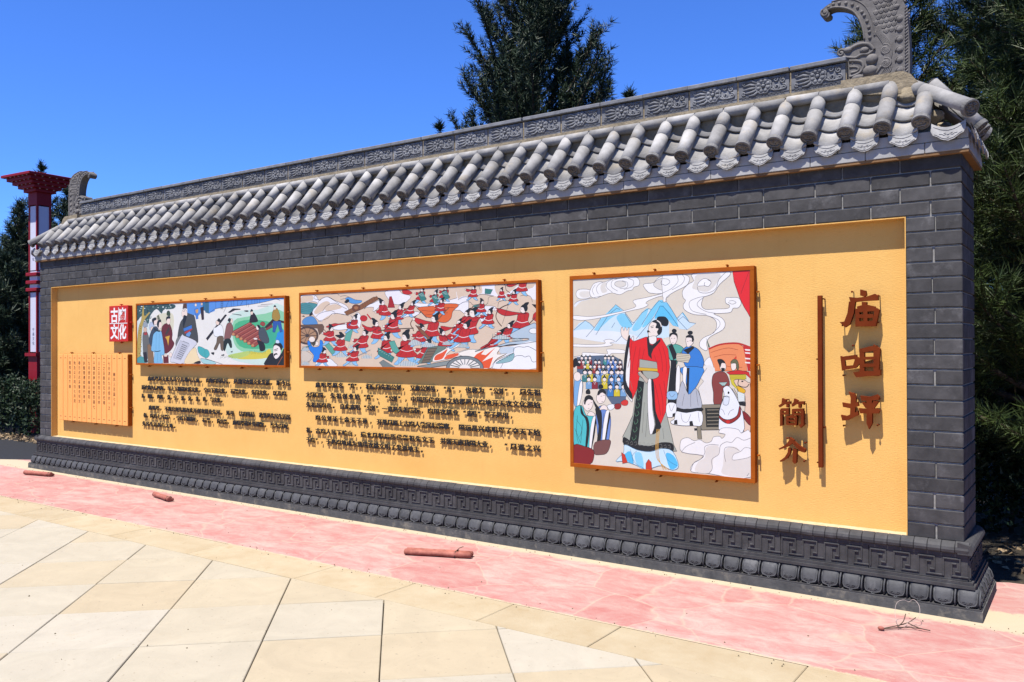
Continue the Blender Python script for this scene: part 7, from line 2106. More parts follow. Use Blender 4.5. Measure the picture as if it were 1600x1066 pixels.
ART['left'] = '''
eceae2|0|0|3,3,2640,3,2640,718,3,718
dcd8bc|0|1|413,568,634,597,749,560,720,366,545,317,457,438
d8e4e0|0|0|16,515,308,510,306,24,15,21
3a5450|0|1|9,705,443,709,764,687,749,641,561,633,517,591,413,646,293,571,247,476,125,575,16,515
1e3230|0|1|38,603,31,600,17,600,10,604,17,607,31,607
5f7f74|0|1|137,661,131,657,118,658,112,662,118,666,131,665
e4ece6|0|1|90,635,85,629,76,629,71,636,76,642,85,642
2a4440|0|1|730,682,722,677,707,677,699,682,707,687,722,687
5f7f74|0|1|324,556,316,552,298,552,289,557,298,561,316,561
2a4440|0|1|751,654,744,648,731,648,724,655,731,661,744,661
1e3230|0|1|739,651,734,645,724,646,719,652,724,658,734,658
e4ece6|0|1|293,605,285,601,270,601,263,606,270,611,285,610
7a9a8c|0|1|673,653,665,647,650,648,642,654,650,659,665,658
1e3230|0|1|711,682,704,677,689,677,682,683,689,688,704,687
5f7f74|0|1|371,689,367,686,359,686,355,690,359,693,367,693
e4ece6|0|1|613,660,608,655,599,656,595,660,599,664,608,664
7a9a8c|0|1|626,638,617,635,599,635,590,639,599,641,617,641
1e3230|0|1|310,660,305,656,293,656,287,661,293,665,305,665
e4ece6|0|1|189,660,184,654,174,655,168,661,174,666,184,666
5f7f74|0|1|255,499,250,496,239,496,234,500,239,503,250,503
2a4440|0|1|170,683,163,679,148,680,141,684,148,688,163,688
7a9a8c|0|1|110,604,103,601,87,601,79,605,87,608,103,607
1e3230|0|1|408,682,399,676,382,677,374,683,382,688,399,688
5f7f74|0|1|234,683,224,679,205,679,196,684,206,689,224,689
e4ece6|0|1|136,684,127,679,109,679,100,685,109,690,127,689
2a4440|0|1|225,583,219,577,208,578,202,584,208,590,219,589
5f7f74|0|1|219,595,212,589,198,589,192,596,198,601,212,601
e4ece6|0|1|90,531,81,527,63,527,54,532,63,536,81,536
2a4440|0|1|60,546,52,540,36,540,28,547,36,553,52,553
1e3230|0|1|266,632,257,627,241,627,233,633,241,639,257,638
7a9a8c|0|1|255,529,250,524,239,524,234,530,239,535,250,535
5f7f74|0|1|160,519,156,513,147,513,143,519,147,525,156,525
2a4440|0|1|527,637,519,634,501,634,492,638,501,641,519,641
e4ece6|0|1|687,686,682,681,673,681,669,686,673,691,682,690
7a9a8c|0|1|453,688,445,683,430,684,423,689,430,695,445,694
1e3230|0|1|327,673,320,667,308,668,301,674,308,679,320,679
e4ece6|0|1|463,661,455,658,441,658,434,661,441,664,455,664
2a4440|0|1|585,652,576,648,558,648,549,653,558,658,576,657
7a9a8c|0|1|365,672,357,666,339,666,331,673,339,679,357,679
e4ece6|0|1|562,665,554,659,539,659,531,666,539,672,554,672
2a4440|0|1|59,671,50,668,33,668,24,671,33,674,50,674
7a9a8c|0|1|239,523,233,517,221,517,215,524,221,530,233,530
1e3230|0|1|244,624,239,618,230,618,226,625,230,631,239,630
5f7f74|0|1|713,652,708,647,697,648,692,653,697,658,708,658
e4ece6|0|1|89,702,83,698,71,698,65,703,71,707,83,707
7a9a8c|0|1|276,614,271,610,260,610,255,614,260,618,271,618
1e3230|0|1|604,665,598,661,585,662,579,665,585,668,598,668
e4ece6|0|1|123,555,113,551,94,551,84,556,94,560,113,560
7a9a8c|0|1|29,653,24,649,16,649,12,653,16,657,24,657
1e3230|0|1|41,700,33,696,17,697,9,701,17,705,33,704
e4ece6|0|1|707,663,700,659,687,660,680,664,687,668,701,667
7a9a8c|0|1|119,611,114,606,103,606,98,612,103,618,114,617
1e3230|0|1|569,692,566,686,558,686,554,693,558,699,566,699
5f7f74|0|1|271,641,265,637,255,638,249,642,255,645,265,645
e4ece6|0|1|606,639,598,634,582,634,574,640,582,645,598,645
7a9a8c|0|1|162,608,155,605,142,606,135,609,142,612,155,612
1e3230|0|1|197,508,189,502,174,502,166,509,174,515,189,515
5f7f74|0|1|309,542,302,537,287,537,279,543,287,548,302,548
e4ece6|0|1|111,661,107,656,98,656,94,662,98,666,107,666
2a4440|0|1|289,662,283,657,270,657,264,662,271,667,283,667
b8a04c|0|1|30,21,23,250,55,444,109,531,141,697,164,696,171,573,263,615,278,597,163,512,124,408,101,215,85,92|5a4a1c|2.6
7a6424|0|1|107,452,101,447,88,448,82,452,88,457,101,457
7a6424|0|1|105,426,98,421,86,421,80,426,86,430,98,430
7a6424|0|1|90,399,84,395,72,395,66,400,72,404,84,404
7a6424|0|1|87,373,81,369,69,369,62,373,69,378,81,378
7a6424|0|1|102,347,96,342,83,342,77,347,83,351,96,351
7a6424|0|1|113,320,107,316,95,316,89,320,95,325,107,325
7a6424|0|1|124,294,118,289,105,289,99,294,105,298,118,298
7a6424|0|1|118,267,112,263,99,263,93,268,100,272,112,272
7a6424|0|1|101,241,95,237,82,237,76,241,82,246,95,246
7a6424|0|1|118,215,112,210,99,210,93,215,99,219,112,219
7a6424|0|1|68,188,62,184,50,184,43,188,50,193,62,193
7a6424|0|1|116,162,110,158,97,158,91,162,97,167,110,167
7a6424|0|1|79,136,73,131,60,131,54,136,60,140,73,140
7a6424|0|1|109,109,103,105,90,105,84,109,90,114,103,114
4f9a9a|0|1|23,74,108,101,231,58,215,27,30,25|1f5054|2
6a6a64|0|1|140,373,232,380,277,249,238,75,162,75,139,215|1c1a1c|2
d8b8a0|0|1|226,411,215,390,189,382,163,391,152,412,163,433,189,441,215,432|1c1a1c|2
9aa4ac|0|1|148,443,155,491,224,494,239,450,194,444|1c1a1c|2
a83a34|0|0|155,372,224,385,231,354,178,346
2a2018|0|0|139,145,216,154,238,27,169,31
8a6a48|0|0|231,232,337,258,366,24,246,23|1c1a1c|2
b8c4d8|0|1|371,448,359,415,328,397,294,404,271,432,271,467,294,494,329,500,359,481|1c1a1c|2
f0d8c8|0|1|363,413,353,391,330,383,307,392,297,414,307,436,330,445,353,436|1c1a1c|2
3f4a58|0|1|262,302,353,439,457,421,412,301,322,214|1c1a1c|2
f4ded0|0|1|438,507,427,480,398,465,366,471,345,494,345,524,366,546,399,550,427,535|1c1a1c|2
1c1a1c|0|1|326,509,338,539,405,547,413,521,368,508,368,457
6a6a50|0|0|428,568,460,577,484,532,442,520|1c1a1c|2
f4ded0|0|1|525,458,513,430,484,415,450,421,427,445,428,475,450,498,484,503,513,487|1c1a1c|2
1c1a1c|0|1|427,460,435,507,494,528,509,497,472,489,457,429
6a1c18|0|1|531,445,604,478,684,460,727,366,719,298,762,247,690,171,574,137,516,248,509,369|1c1a1c|2.6
6a1c18|0|0|545,111,647,120,654,27,552,26|1c1a1c|2
f4ded0|0|1|688,507,679,478,657,464,632,469,615,493,615,523,632,546,657,551,680,535|1c1a1c|2
1c1a1c|0|1|607,504,612,551,677,558,684,532,633,529
3a4a2c|0|1|619,572,626,614,663,620,684,596,680,562|1c1a1c|2
d8a832|0|0|582,325,676,341,662,299,647,222,618,291|1c1a1c|2
3a3a2c|0|0|582,351,662,443,669,401,618,350
7fbce2|0|1|352,353,427,395,501,394,531,334,574,137,515,111,537,26,366,24,374,145,310,171,330,266|1c1a1c|3
26343a|0|1|371,431,435,404,494,399,472,382,397,396,365,405
2c3c48|7|1|374,162,434,158,493,167
f0d8c8|0|1|631,110,620,102,596,98,571,101,561,110,571,118,596,122,621,118|1c1a1c|2
3f78a0|2.6|1|412,370,404,180
3f78a0|2.6|1|472,360,464,180
3f78a0|2.6|1|441,137,434,33
3f78a0|2.6|1|493,137,500,43
4a4a46|0|1|876,482,933,531,1003,588,1086,578,1140,543,1174,427,1201,328,1194,254,1112,296,932,330,862,331,822,306,841,399|1c1a1c|3
f4e0d2|0|1|1007,580,997,551,970,534,937,535,911,553,901,582,911,610,938,627,970,626,997,608|1c1a1c|2.2
5a3a1c|0|0|919,632,933,690,996,692,1000,634,961,641|1c1a1c|2.4
1c1a1c|0|1|933,556,989,555,996,538,947,439,926,431
1c1a1c|4|0|933,606,964,612
7a7c78|0|1|784,247,805,298,862,331,932,330,862,281,805,214|1c1a1c|2
3f78c8|0|0|932,414,1085,453,1092,412,946,380|1c1a1c|2.4
b83a34|0|0|953,376,1085,412,1112,412,1057,379,960,355|1c1a1c|2
6a98d0|0|0|981,355,1051,383,1078,362,1043,321,988,330|1c1a1c|2
d6d8e0|0|1|890,331,946,334,1153,279,1173,238,1112,197,945,30,747,36,690,70|1c1a1c|3
c6c8d2|0|0|876,281,1050,234,875,62,747,87|2a2c34|2
5a5c64|0|1|926,237,921,230,911,233,911,241,921,243
5a5c64|0|1|911,217,905,210,896,213,896,221,905,223
5a5c64|0|1|895,197,889,190,880,193,880,201,890,203
5a5c64|0|1|880,177,874,170,864,173,864,180,874,183
5a5c64|0|1|864,156,858,150,849,152,849,160,858,163
5a5c64|0|1|849,136,843,130,833,132,833,140,843,143
5a5c64|0|1|833,116,827,110,818,112,818,120,827,122
5a5c64|0|1|817,96,811,89,802,92,802,100,811,102
5a5c64|0|1|946,232,940,225,931,228,931,236,940,238
5a5c64|0|1|930,212,925,205,915,208,915,216,925,218
5a5c64|0|1|915,192,909,185,900,188,900,196,909,198
5a5c64|0|1|899,172,894,165,884,168,884,175,894,178
5a5c64|0|1|884,151,878,145,869,147,869,155,878,158
5a5c64|0|1|868,131,862,125,853,127,853,135,863,138
5a5c64|0|1|853,111,847,105,837,107,837,115,847,117
5a5c64|0|1|837,91,831,84,822,87,822,95,831,97
5a5c64|0|1|965,227,960,220,950,223,950,231,960,233
5a5c64|0|1|950,207,944,200,935,203,935,211,944,213
5a5c64|0|1|935,187,929,180,919,183,919,191,929,193
5a5c64|0|1|919,167,913,160,904,163,904,170,913,173
5a5c64|0|1|904,146,898,140,888,142,888,150,898,153
5a5c64|0|1|888,126,882,120,873,122,873,130,882,133
5a5c64|0|1|873,106,867,100,857,102,857,110,867,112
5a5c64|0|1|857,86,851,79,842,82,842,90,851,92
5a5c64|0|1|985,222,979,215,970,218,970,226,979,228
5a5c64|0|1|970,202,964,195,954,198,954,206,964,208
5a5c64|0|1|954,182,948,175,939,178,939,186,948,188
5a5c64|0|1|939,162,933,155,923,158,924,165,933,168
5a5c64|0|1|923,141,917,135,908,137,908,145,917,148
5a5c64|0|1|908,121,902,115,892,117,893,125,902,128
5a5c64|0|1|892,101,886,95,877,97,877,105,886,107
5a5c64|0|1|877,81,871,74,861,77,861,85,871,87
5a5c64|0|1|1004,217,999,210,989,213,989,221,999,223
5a5c64|0|1|989,197,983,190,974,193,974,201,983,203
5a5c64|0|1|974,177,968,170,959,173,959,181,968,183
5a5c64|0|1|958,157,952,150,943,153,943,160,952,163
5a5c64|0|1|943,136,937,130,928,132,928,140,937,143
5a5c64|0|1|927,116,922,110,912,112,912,120,922,123
5a5c64|0|1|912,96,906,90,897,92,897,100,906,103
5a5c64|0|1|896,76,891,70,881,72,881,80,891,82
6a6c74|0|1|940,274,935,269,925,271,925,277,935,278
6a6c74|0|1|960,268,954,264,945,266,945,271,954,273
6a6c74|0|1|979,263,974,259,964,260,964,266,974,268
6a6c74|0|1|999,258,993,253,984,255,984,261,993,263
6a6c74|0|1|1018,253,1013,248,1003,250,1003,256,1013,258
6a6c74|0|1|1038,248,1032,243,1023,245,1023,251,1032,253
f4e0d2|0|1|722,121,712,103,690,95,668,102,658,120,668,138,690,146,713,139|1c1a1c|2
f2dcae|0|1|945,30,1057,163,1153,201,1193,122,1240,49,1139,27|1c1a1c|2
2a2420|0|1|1125,27,1166,48,1240,57,1240,26
49aeb0|0|1|1200,213,1275,205,1355,172,1401,123,1354,90,1261,114,1207,155|1f5a60|2.4
a8d4d4|0|1|1247,82,1354,74,1498,47,1498,23,1301,29|1c1a1c|2.4
5b93dc|0|0|996,692,1500,705,1500,596,1396,574,1303,609,1208,550,1127,560,1010,588
2f6f98|0|0|1276,688,1403,692,1402,578,1303,609
4a80d0|0|0|1134,626,1195,633,1208,517,1167,514|1c1a1c|2
d8a050|0|0|1154,617,1208,624,1202,583,1168,580
f0dccc|0|1|1180,670,1173,656,1157,653,1144,663,1144,679,1157,688,1173,684|1c1a1c|2
3a2420|0|0|1242,639,1303,650,1309,507,1269,504|1c1a1c|2
d8c0b0|0|1|1288,679,1281,665,1265,662,1252,672,1252,688,1265,697,1281,693|1c1a1c|2
5b93dc|0|0|1331,702,2619,702,2619,683,2483,686,2355,669,2142,649,1872,637,1658,628,1502,616,1397,570,1331,584
3a6a86|0|0|1331,702,1398,702,1397,570,1331,584
1c1a1c|3|1|1397,570,1502,616,1658,629,1872,637,2142,651,2355,671,2483,689,2563,674
1c1a1c|3|0|1516,704,1518,624
1c1a1c|3|0|1778,704,1781,636
1c1a1c|3|0|1822,704,1825,639
1c1a1c|3|0|1885,704,1887,641
1c1a1c|3|0|2033,711,2035,629
1c1a1c|3|0|2063,663,2065,620
1c1a1c|3|0|2118,708,2120,646
1c1a1c|3|0|2166,706,2168,656
1c1a1c|3|0|2202,708,2204,659
1c1a1c|3|0|2243,710,2245,653
1c1a1c|3|0|1606,701,1609,605
1c1a1c|3|0|1639,700,1641,604
1c1a1c|3|0|1604,689,1639,689
1c1a1c|3|0|1604,672,1638,671
1c1a1c|3|0|1604,654,1638,654
1c1a1c|3|0|1604,636,1638,636
1c1a1c|3|0|1604,619,1638,619
1c1a1c|3|0|1747,705,1651,576
1c1a1c|3|0|2213,627,2494,621
1c1a1c|3|0|2261,641,2448,643
1c1a1c|3|0|1971,689,1934,643
cfe6da|0|1|1759,537,1946,588,2213,589,2619,615,2617,45,2043,39,1758,100,1656,244,1695,419
8fd0a4|0|1|1822,481,2044,523,2331,547,2619,555,2617,165,2330,142,1945,164,1809,291
4fb582|0|1|1847,448,2093,491,2447,453,2618,375,2618,240,2423,195,1994,195,1846,290
2f8fd8|0|1|2516,346,2618,375,2617,195,2561,240,2493,278
3fae8c|0|1|2354,379,2504,362,2493,286,2423,226,2330,241
d8cc4a|0|1|1846,125,2043,164,2283,149,2388,188,2423,150,2353,96,2091,79,1883,85
b8d070|0|1|1720,116,1908,148,2092,164,2043,117,1845,85
2a5a2c|2.2|0|2079,141,2089,176
2a5a2c|2.2|0|2099,136,2109,170
2a5a2c|2.2|0|2118,132,2128,164
2a5a2c|2.2|0|2137,141,2147,157
2a5a2c|2.2|0|2157,137,2166,176
2a5a2c|2.2|0|2176,132,2185,170
2a5a2c|2.2|0|2195,141,2205,164
2a5a2c|2.2|0|2214,137,2224,158
2a5a2c|2.2|0|2233,132,2243,176
2a5a2c|2.2|0|2252,141,2262,170
2a5a2c|2.2|0|2271,137,2280,164
2a5a2c|2.2|0|2290,132,2299,158
2a5a2c|2.2|0|2309,142,2318,176
2a5a2c|2.2|0|2327,137,2337,170
2a5a3c|2.2|0|1592,83,1611,116
2a5a3c|2.2|0|1613,90,1633,108
2a5a3c|2.2|0|1635,96,1655,116
2a5a3c|2.2|0|1657,84,1676,108
2a5a3c|2.2|0|1679,90,1698,116
2a5a3c|2.2|0|1701,97,1720,108
2a5a3c|2.2|0|1722,84,1741,116
2a5a3c|2.2|0|1744,91,1763,108
2a5a3c|2.2|0|1765,97,1784,116
2a5a3c|2.2|0|1787,85,1805,109
9a4a3c|0|0|1796,345,1791,370,2093,468,2131,442,1846,324|3a1410|2.8
c47a68|4|0|1809,360,2099,460
c88a5c|0|1|1841,343,1833,330,1814,325,1794,331,1786,343,1794,355,1814,360,1833,355|3a1410|2.4
9a4a3c|0|0|1861,320,1856,346,2141,440,2179,415,1911,299|3a1410|2.8
c47a68|4|0|1874,336,2147,432
c88a5c|0|1|1906,318,1898,306,1879,301,1859,306,1851,319,1859,331,1879,336,1898,331|3a1410|2.4
9a4a3c|0|0|1926,296,1921,321,2189,413,2227,388,1975,275|3a1410|2.8
c47a68|4|0|1938,312,2195,405
c88a5c|0|1|1970,294,1962,282,1943,277,1924,282,1916,295,1924,307,1943,312,1962,307|3a1410|2.4
9a4a3c|0|0|1990,272,1985,297,2236,386,2274,361,2039,252|3a1410|2.8
c47a68|4|0|2002,288,2242,379
c88a5c|0|1|2034,270,2026,258,2007,253,1988,258,1980,271,1988,283,2007,288,2026,283|3a1410|2.4
9a4a3c|0|0|2053,248,2048,273,2283,360,2321,335,2102,228|3a1410|2.8
c47a68|4|0|2065,264,2289,352
c88a5c|0|1|2097,247,2089,235,2070,230,2051,235,2043,247,2051,259,2070,264,2089,259|3a1410|2.4
9a4a3c|0|0|2116,225,2111,250,2330,333,2368,308,2164,205|3a1410|2.8
c47a68|4|0|2128,240,2336,325
c88a5c|0|1|2159,223,2152,211,2133,206,2114,211,2106,223,2114,235,2133,240,2152,235|3a1410|2.4
9a4a3c|0|1|2248,442,2284,468,2331,448,2307,418|3a1410|2.4
3a2018|0|0|2307,402,2459,499,2618,465,2618,443,2482,468,2366,401
8a4034|0|0|2331,394,2436,438,2447,408,2348,375|3a1410|2
2a1c16|0|0|1343,302,1677,555,1711,548,1370,277
2a2018|0|0|1721,574,1810,615,1934,608,1934,598,1847,595,1759,569
2a2018|0|0|1797,560,1946,545,1952,535,1791,556
2a2018|0|1|1989,585,2045,589,2069,577,2032,572
eef0f0|0|1|1528,422,1593,449,1638,412,1644,324,1553,317,1488,333,1476,406|1c1a1c|2.6
6e5c48|0|1|1547,317,1644,320,1650,244,1643,172,1605,180,1586,252,1527,180,1481,188,1527,252|1c1a1c|2.6
f0d8c4|0|1|1579,469,1569,450,1547,442,1525,451,1516,470,1525,489,1548,497,1570,489|1c1a1c|2
1c1a1c|0|1|1541,494,1574,517,1599,489,1567,477
1c1a1c|0|1|1433,147,1488,151,1481,123,1448,131
1c1a1c|0|0|1611,124,1662,132,1662,116,1611,114
8a5a54|0|1|1708,451,1771,466,1815,409,1796,354,1746,283,1663,284,1676,371|1c1a1c|2.6
1c2a20|0|1|1663,284,1765,291,1793,211,1764,200,1720,251,1675,172,1650,180|1c1a1c|2
f0d8c4|0|1|1807,485,1800,468,1784,461,1768,469,1761,486,1768,502,1784,509,1800,502|1c1a1c|2
1c1a1c|0|1|1721,490,1746,515,1778,501,1759,470
1c1a1c|0|0|1764,156,1806,168,1796,148
2c1c1a|0|1|2081,468,2105,545,2153,559,2213,488,2201,466,2105,460|1c1a1c|2.4
f0d8c4|0|1|2139,560,2132,545,2117,539,2102,545,2095,561,2102,576,2117,582,2133,575|1c1a1c|2
1c1a1c|0|1|2093,573,2115,601,2141,579
4a5258|0|1|2230,380,2284,410,2331,387,2389,287,2377,249,2307,249,2236,303|1c1a1c|2.6
1c1a1c|0|1|2200,280,2307,249,2330,180,2253,165,2230,226
f4e6dc|0|1|2236,407,2229,389,2212,381,2196,389,2189,408,2196,426,2213,434,2229,426|1c1a1c|2
1c1a1c|0|1|2201,431,2236,433,2260,403,2230,396
f4e6dc|0|1|2210,292,2200,284,2176,281,2153,285,2143,292,2153,300,2176,303,2200,299|1c1a1c|2
a88838|0|1|2436,507,2453,575,2517,596,2562,504,2516,467,2470,476|1c1a1c|2.6
2f5aa8|0|0|2453,468,2573,466,2595,360,2561,353,2522,437,2481,354,2445,358|1c1a1c|2.4
f0d8c4|0|1|2499,600,2494,586,2480,581,2466,587,2460,601,2466,615,2480,620,2494,614|1c1a1c|2
1c1a1c|0|1|2459,614,2482,631,2503,611
1e1a1c|0|1|2323,19,2353,88,2411,142,2481,142,2561,127,2623,195,2622,22
f4ece6|0|1|2452,165,2464,218,2515,229,2572,203,2561,127,2498,85,2463,112|1c1a1c|3
1c1a1c|0|1|2452,210,2487,248,2561,248,2601,210,2572,172,2550,206,2492,225
cfe0f2|0|1|2493,248,2504,278,2544,271,2544,244|1c1a1c|2
1c1a1c|0|1|2463,134,2504,146,2521,131,2486,127,2475,112
1c1a1c|5|0|2464,176,2527,191
1c1a1c|4|0|2475,165,2521,176
9a5a3c|6|0|2515,21,2595,112
49aeb0|0|1|1329,180,1383,172,1409,123,1356,90,1329,98|1f5a60|2
a8d4d4|0|1|1356,66,1514,43,1487,26,1369,33
1c1a1c|3|1|1329,82,1461,58,1630,24
'''
m = MB(); m.tube([(0, 0, 0), (0, .024, 0)], .003, 5); PIN = m.mesh('standoff_pin', M['black'])
# ------------------------------------------------------------------ things hung on the wall
TD = 0.057; FY = RD - TD            # panel thickness, front plane
def lugs(parent, x0, x1, z0, z1, mat, nx, nz, o_):
    def lug(x, z, dx, dz):
        m = MB(); m.box((min(x, x+dx)-(.004 if dx == 0 else 0), .030, min(z, z+dz)-(.004 if dz == 0 else 0)), (max(x, x+dx)+(.004 if dx == 0 else 0), .042, max(z, z+dz)+(.004 if dz == 0 else 0)))
        m.tube([(x+dx*.7, .012, z+dz*.7), (x+dx*.7, TD-.004, z+dz*.7)], .005, 6)
        b = m.build('mounting_lug', mat, parent)
    for k in range(nx):
        x = x0 + (x1-x0)*(k+.5)/nx + rnd.uniform(-.06,.06)*(x1-x0)/2; lug(x, z1, 0, .022); x = x0 + (x1-x0)*(k+.5)/nx + rnd.uniform(-.06,.06)*(x1-x0)/2; lug(x, z0, 0, -.020)
    for k in range(nz):
        z = z0 + (z1-z0)*(k+.5)/nz + rnd.uniform(-.05,.05)*(z1-z0); lug(x1, z, .022, 0)
def panel_box(name, label, cat, x0, x1, z0, z1, bw, mat, face_mat=None, nx=3, nz=2):
    """box sign: origin at its lower left front corner; tray, four frame rails"""
    r = empty(name, (x0, FY, z0), label, cat); w, h = x1-x0, z1-z0
    m = MB(); m.box((0.002, 0.006, 0.002), (w-.002, TD-.003, h-.002)); m.build('tray', mat, r)
    if bw > 0:
        for a, b in (((0,0,0),(w,.012,bw)), ((0,0,h-bw),(w,.012,h)), ((0,0,bw+.0005),(bw,.012,h-bw-.0005)), ((w-bw,0,bw+.0005),(w,.012,h-bw-.0005))):
            m = MB(); m.box(a, b, bev=.0015); m.build('frame_rail', mat, r)
    lugs(r, 0, w, 0, h, mat, nx, nz, r)
    return r, w, h
def smooth_pts(p, n_=4, closed=True): return crv(p, n_, closed)
def print_face(parent, items, w, h, name='painted_face', y=0.0048):
    """flat print: coloured shapes in millimetres from the lower left corner, each a hair above the one before"""
    m = MB(); mats = []; idx = {}; boxes = []; B = 0.006
    cl = lambda p: (min(max(p[0], B), w-B), min(max(p[1], B), h-B))
    jobs_ = []
    for col, w_, flag, pts, ol in items:
        pts = [(a/1000, b/1000) for a, b in pts]
        if w_ == 0:
            if flag: pts = crv(pts, 3, True)
            pts = [cl(p) for p in pts]; q = []
            for p in pts:
                if not q or math.dist(p, q[-1]) > 1e-4: q.append(p)
            if math.dist(q[0], q[-1]) < 1e-4: q.pop()
            if len(q) < 3: continue
            ar = sum(q[i][0]*q[(i+1) % len(q)][1] - q[(i+1) % len(q)][0]*q[i][1] for i in range(len(q)))
            if ar < 0: q = q[::-1]
            jobs_.append((col, 0, q))
            if ol: jobs_.append((ol[0], ol[1], q + q[:1]))
        else:
            if flag and len(pts) > 2: pts = crv(pts, 4, False)
            jobs_.append((col, w_, [cl(p) for p in pts]))
    for col, w_, pts in jobs_:
        if col not in idx: idx[col] = len(mats); mats.append(flat(col))
        xs = [p[0] for p in pts]; zs = [p[1] for p in pts]; e = w_*.0007
        bb = (min(xs)-e, max(xs)+e, min(zs)-e, max(zs)+e)
        lv = 1 + max((l_ for b0, b1, b2, b3, l_ in boxes if b0 < bb[1] and b1 > bb[0] and b2 < bb[3] and b3 > bb[2]), default=0)
        boxes.append(bb + (lv,)); yy = y - lv*0.000016
        if w_ == 0: m.add([(a, yy, b) for a, b in pts], [tuple(range(len(pts)))], idx[col])
        else:
            hw = w_*1.3/2000; L = []; Rr = []
            for i, p in enumerate(pts):
                a, b = pts[max(i-1, 0)], pts[min(i+1, len(pts)-1)]; dx, dz = b[0]-a[0], b[1]-a[1]; l_ = math.hypot(dx, dz) or 1
                nx_, nz_ = -dz/l_*hw, dx/l_*hw; L.append((p[0]+nx_, yy, p[1]+nz_)); Rr.append((p[0]-nx_, yy, p[1]-nz_))
            n_ = len(pts); m.add(L+Rr, [(n_+i, n_+i+1, i+1, i) for i in range(n_-1)], idx[col])
    return m.build(name, mats, parent)
def unpack(s):
    out = []
    for ln in s.strip().split('\n'):
        if not ln: continue
        c, w_, fl, p = ln.split('|')[:4]; o_ = ln.split('|')[4:]; n_ = [int(t_) for t_ in p.split(',')]
        out.append((c, float(w_), int(fl), list(zip(n_[::2], n_[1::2])), (o_[0], float(o_[1])) if o_ else None))
    return out
for key, nm, lab, bw in (('big', 'painted_panel', 'square painted panel of a red-robed official before a kneeling crowd', .030),
                         ('mid', 'painted_panel', 'wide painted panel of red-coated soldiers in battle with a burning cart', .022),
                         ('left', 'painted_panel', 'wide painted panel of robed elders and men carrying logs on grass', .022)):
    x0, x1, z0, z1 = PANELS[key]
    r, w, h = panel_box(nm, lab, 'painting', x0, x1, z0, z1, bw, M['frame'], nx=3 if key == 'big' else 5, nz=3 if key == 'big' else 2)
    r['group'] = 'painted panels on the yellow wall'
    print_face(r, unpack(ART[key]), w, h)
# ---- text to meshes: all characters evaluated in one go
def text_curve(ch, off, ext):
    c = D.curves.new('glyph', 'FONT'); c.body = ch; c.size = 1.0; c.extrude = ext; c.offset = off; c.resolution_u = 2; c.align_x = 'CENTER'; c.fill_mode = 'BOTH'
    return c
def make_glyphs(jobs):
    """jobs: set of (char, offset, extrude) -> mesh centred on its em box, 1 unit high, facing -Y"""
    objs = []
    for j in jobs:
        o = D.objects.new('glyph', text_curve(*j)); COL.objects.link(o); objs.append((j, o))
    bpy.context.view_layer.update(); dg = bpy.context.evaluated_depsgraph_get(); out = {}
    for j, o in objs:
        me = D.meshes.new_from_object(o.evaluated_get(dg)); me.transform(Matrix.Translation((0, 0, -.38)) @ Matrix.Rotation(math.pi/2, 4, 'X')) ; out[j] = me
    for j, o in objs:
        c = o.data; D.objects.remove(o); D.curves.remove(c)
    return out
jobs = set(); BODY_OFF, BODY_EXT = 0.030, 0.05
for blk in ('L', 'R'):
    for z, groups in TEXT[blk]:
        for x0, x1, s_ in groups: jobs |= {(ch, BODY_OFF, BODY_EXT) for ch in s_}
for col in SLIPS: jobs |= {(ch, 0.006, 0.0) for ch in col if ch != ' '}
for ch in '古豳文化': jobs.add((ch, 0.030, 0.012))
for ch in COLTXT: jobs.add((ch, 0.0, 0.0))
GL = make_glyphs(jobs); used = {}
def glyph(key, mat, name, parent, loc, sx, sz=None, sy=None):
    me = GL[key]
    if key not in used: me.materials.clear(); me.materials.append(mat); me.name = name; used[key] = 1
    o = obj(name, me, parent, loc); o.scale = (sx, sy if sy else sx, sz if sz else sx); return o
for blk, lab in (('L', 'block of small black raised characters under the log-carrying painting'), ('R', 'block of small black raised characters under the battle painting')):
    xs = min(g_[0] for z, gs in TEXT[blk] for g_ in gs); zs = min(z for z, gs in TEXT[blk])
    r = empty('raised_inscription', (xs, RD, zs-.08), lab, 'inscription', 'black text blocks on the yellow wall')
    for z, groups in TEXT[blk]:
        for x0, x1, s_ in groups:
            n_ = len(s_); p = (x1-x0)/n_; cw = min(p*1.02, .066); chh = .055
            for k, ch in enumerate(s_):
                x = x0 + (k+.5)*p; punct = ch in '，。、“”（）'
                zz = z - chh*.5 - (.002 if not punct else 0)
                glyph((ch, BODY_OFF, BODY_EXT), M['black'], 'character', r, (x-xs + (0.012 if ch in '，。、' else 0), -.0155, zz-(zs-.08)), cw if not punct else .060, chh, .075)
                if not punct:
                    pin = PIN; o = obj('standoff_pin', pin, r, (x-xs, -.016, zz-(zs-.08))) if k % 3 == 0 else None
# ---- bamboo-slip board
x0, x1, z0, z1 = PANELS['slip']
r, w, h = panel_box('bamboo_slip_board', 'orange bamboo-slip board with engraved columns of brown characters', 'sign', x0, x1, z0, z1, 0.0, M['frame'], nx=3, nz=2)
NS = 14; pw = (w-.0)/NS
for k in range(NS):
    m = MB(); m.box((k*pw+.0035, -.006, .004), ((k+1)*pw-.0035, .0065, h-.004), bev=.003); sl_ = m.build('slip', M['slip'], r)
    m = MB()
    for zz in (.052, h-.055): m.box((k*pw+pw*.32, -.0068, zz), (k*pw+pw*.68, -.0055, zz+.006))
    m.build('binding_mark', M['slipink'], sl_)
for c_, col in enumerate(SLIPS):
    k = NS-3-c_; zc = h - .115 - (0.13 if c_ == 0 else 0)
    for ch in col:
        if ch != ' ': glyph((ch, 0.006, 0.0), M['slipink'], 'engraved_character', r, (k*pw+pw/2, -.0068, zc), .050)
        zc -= .060
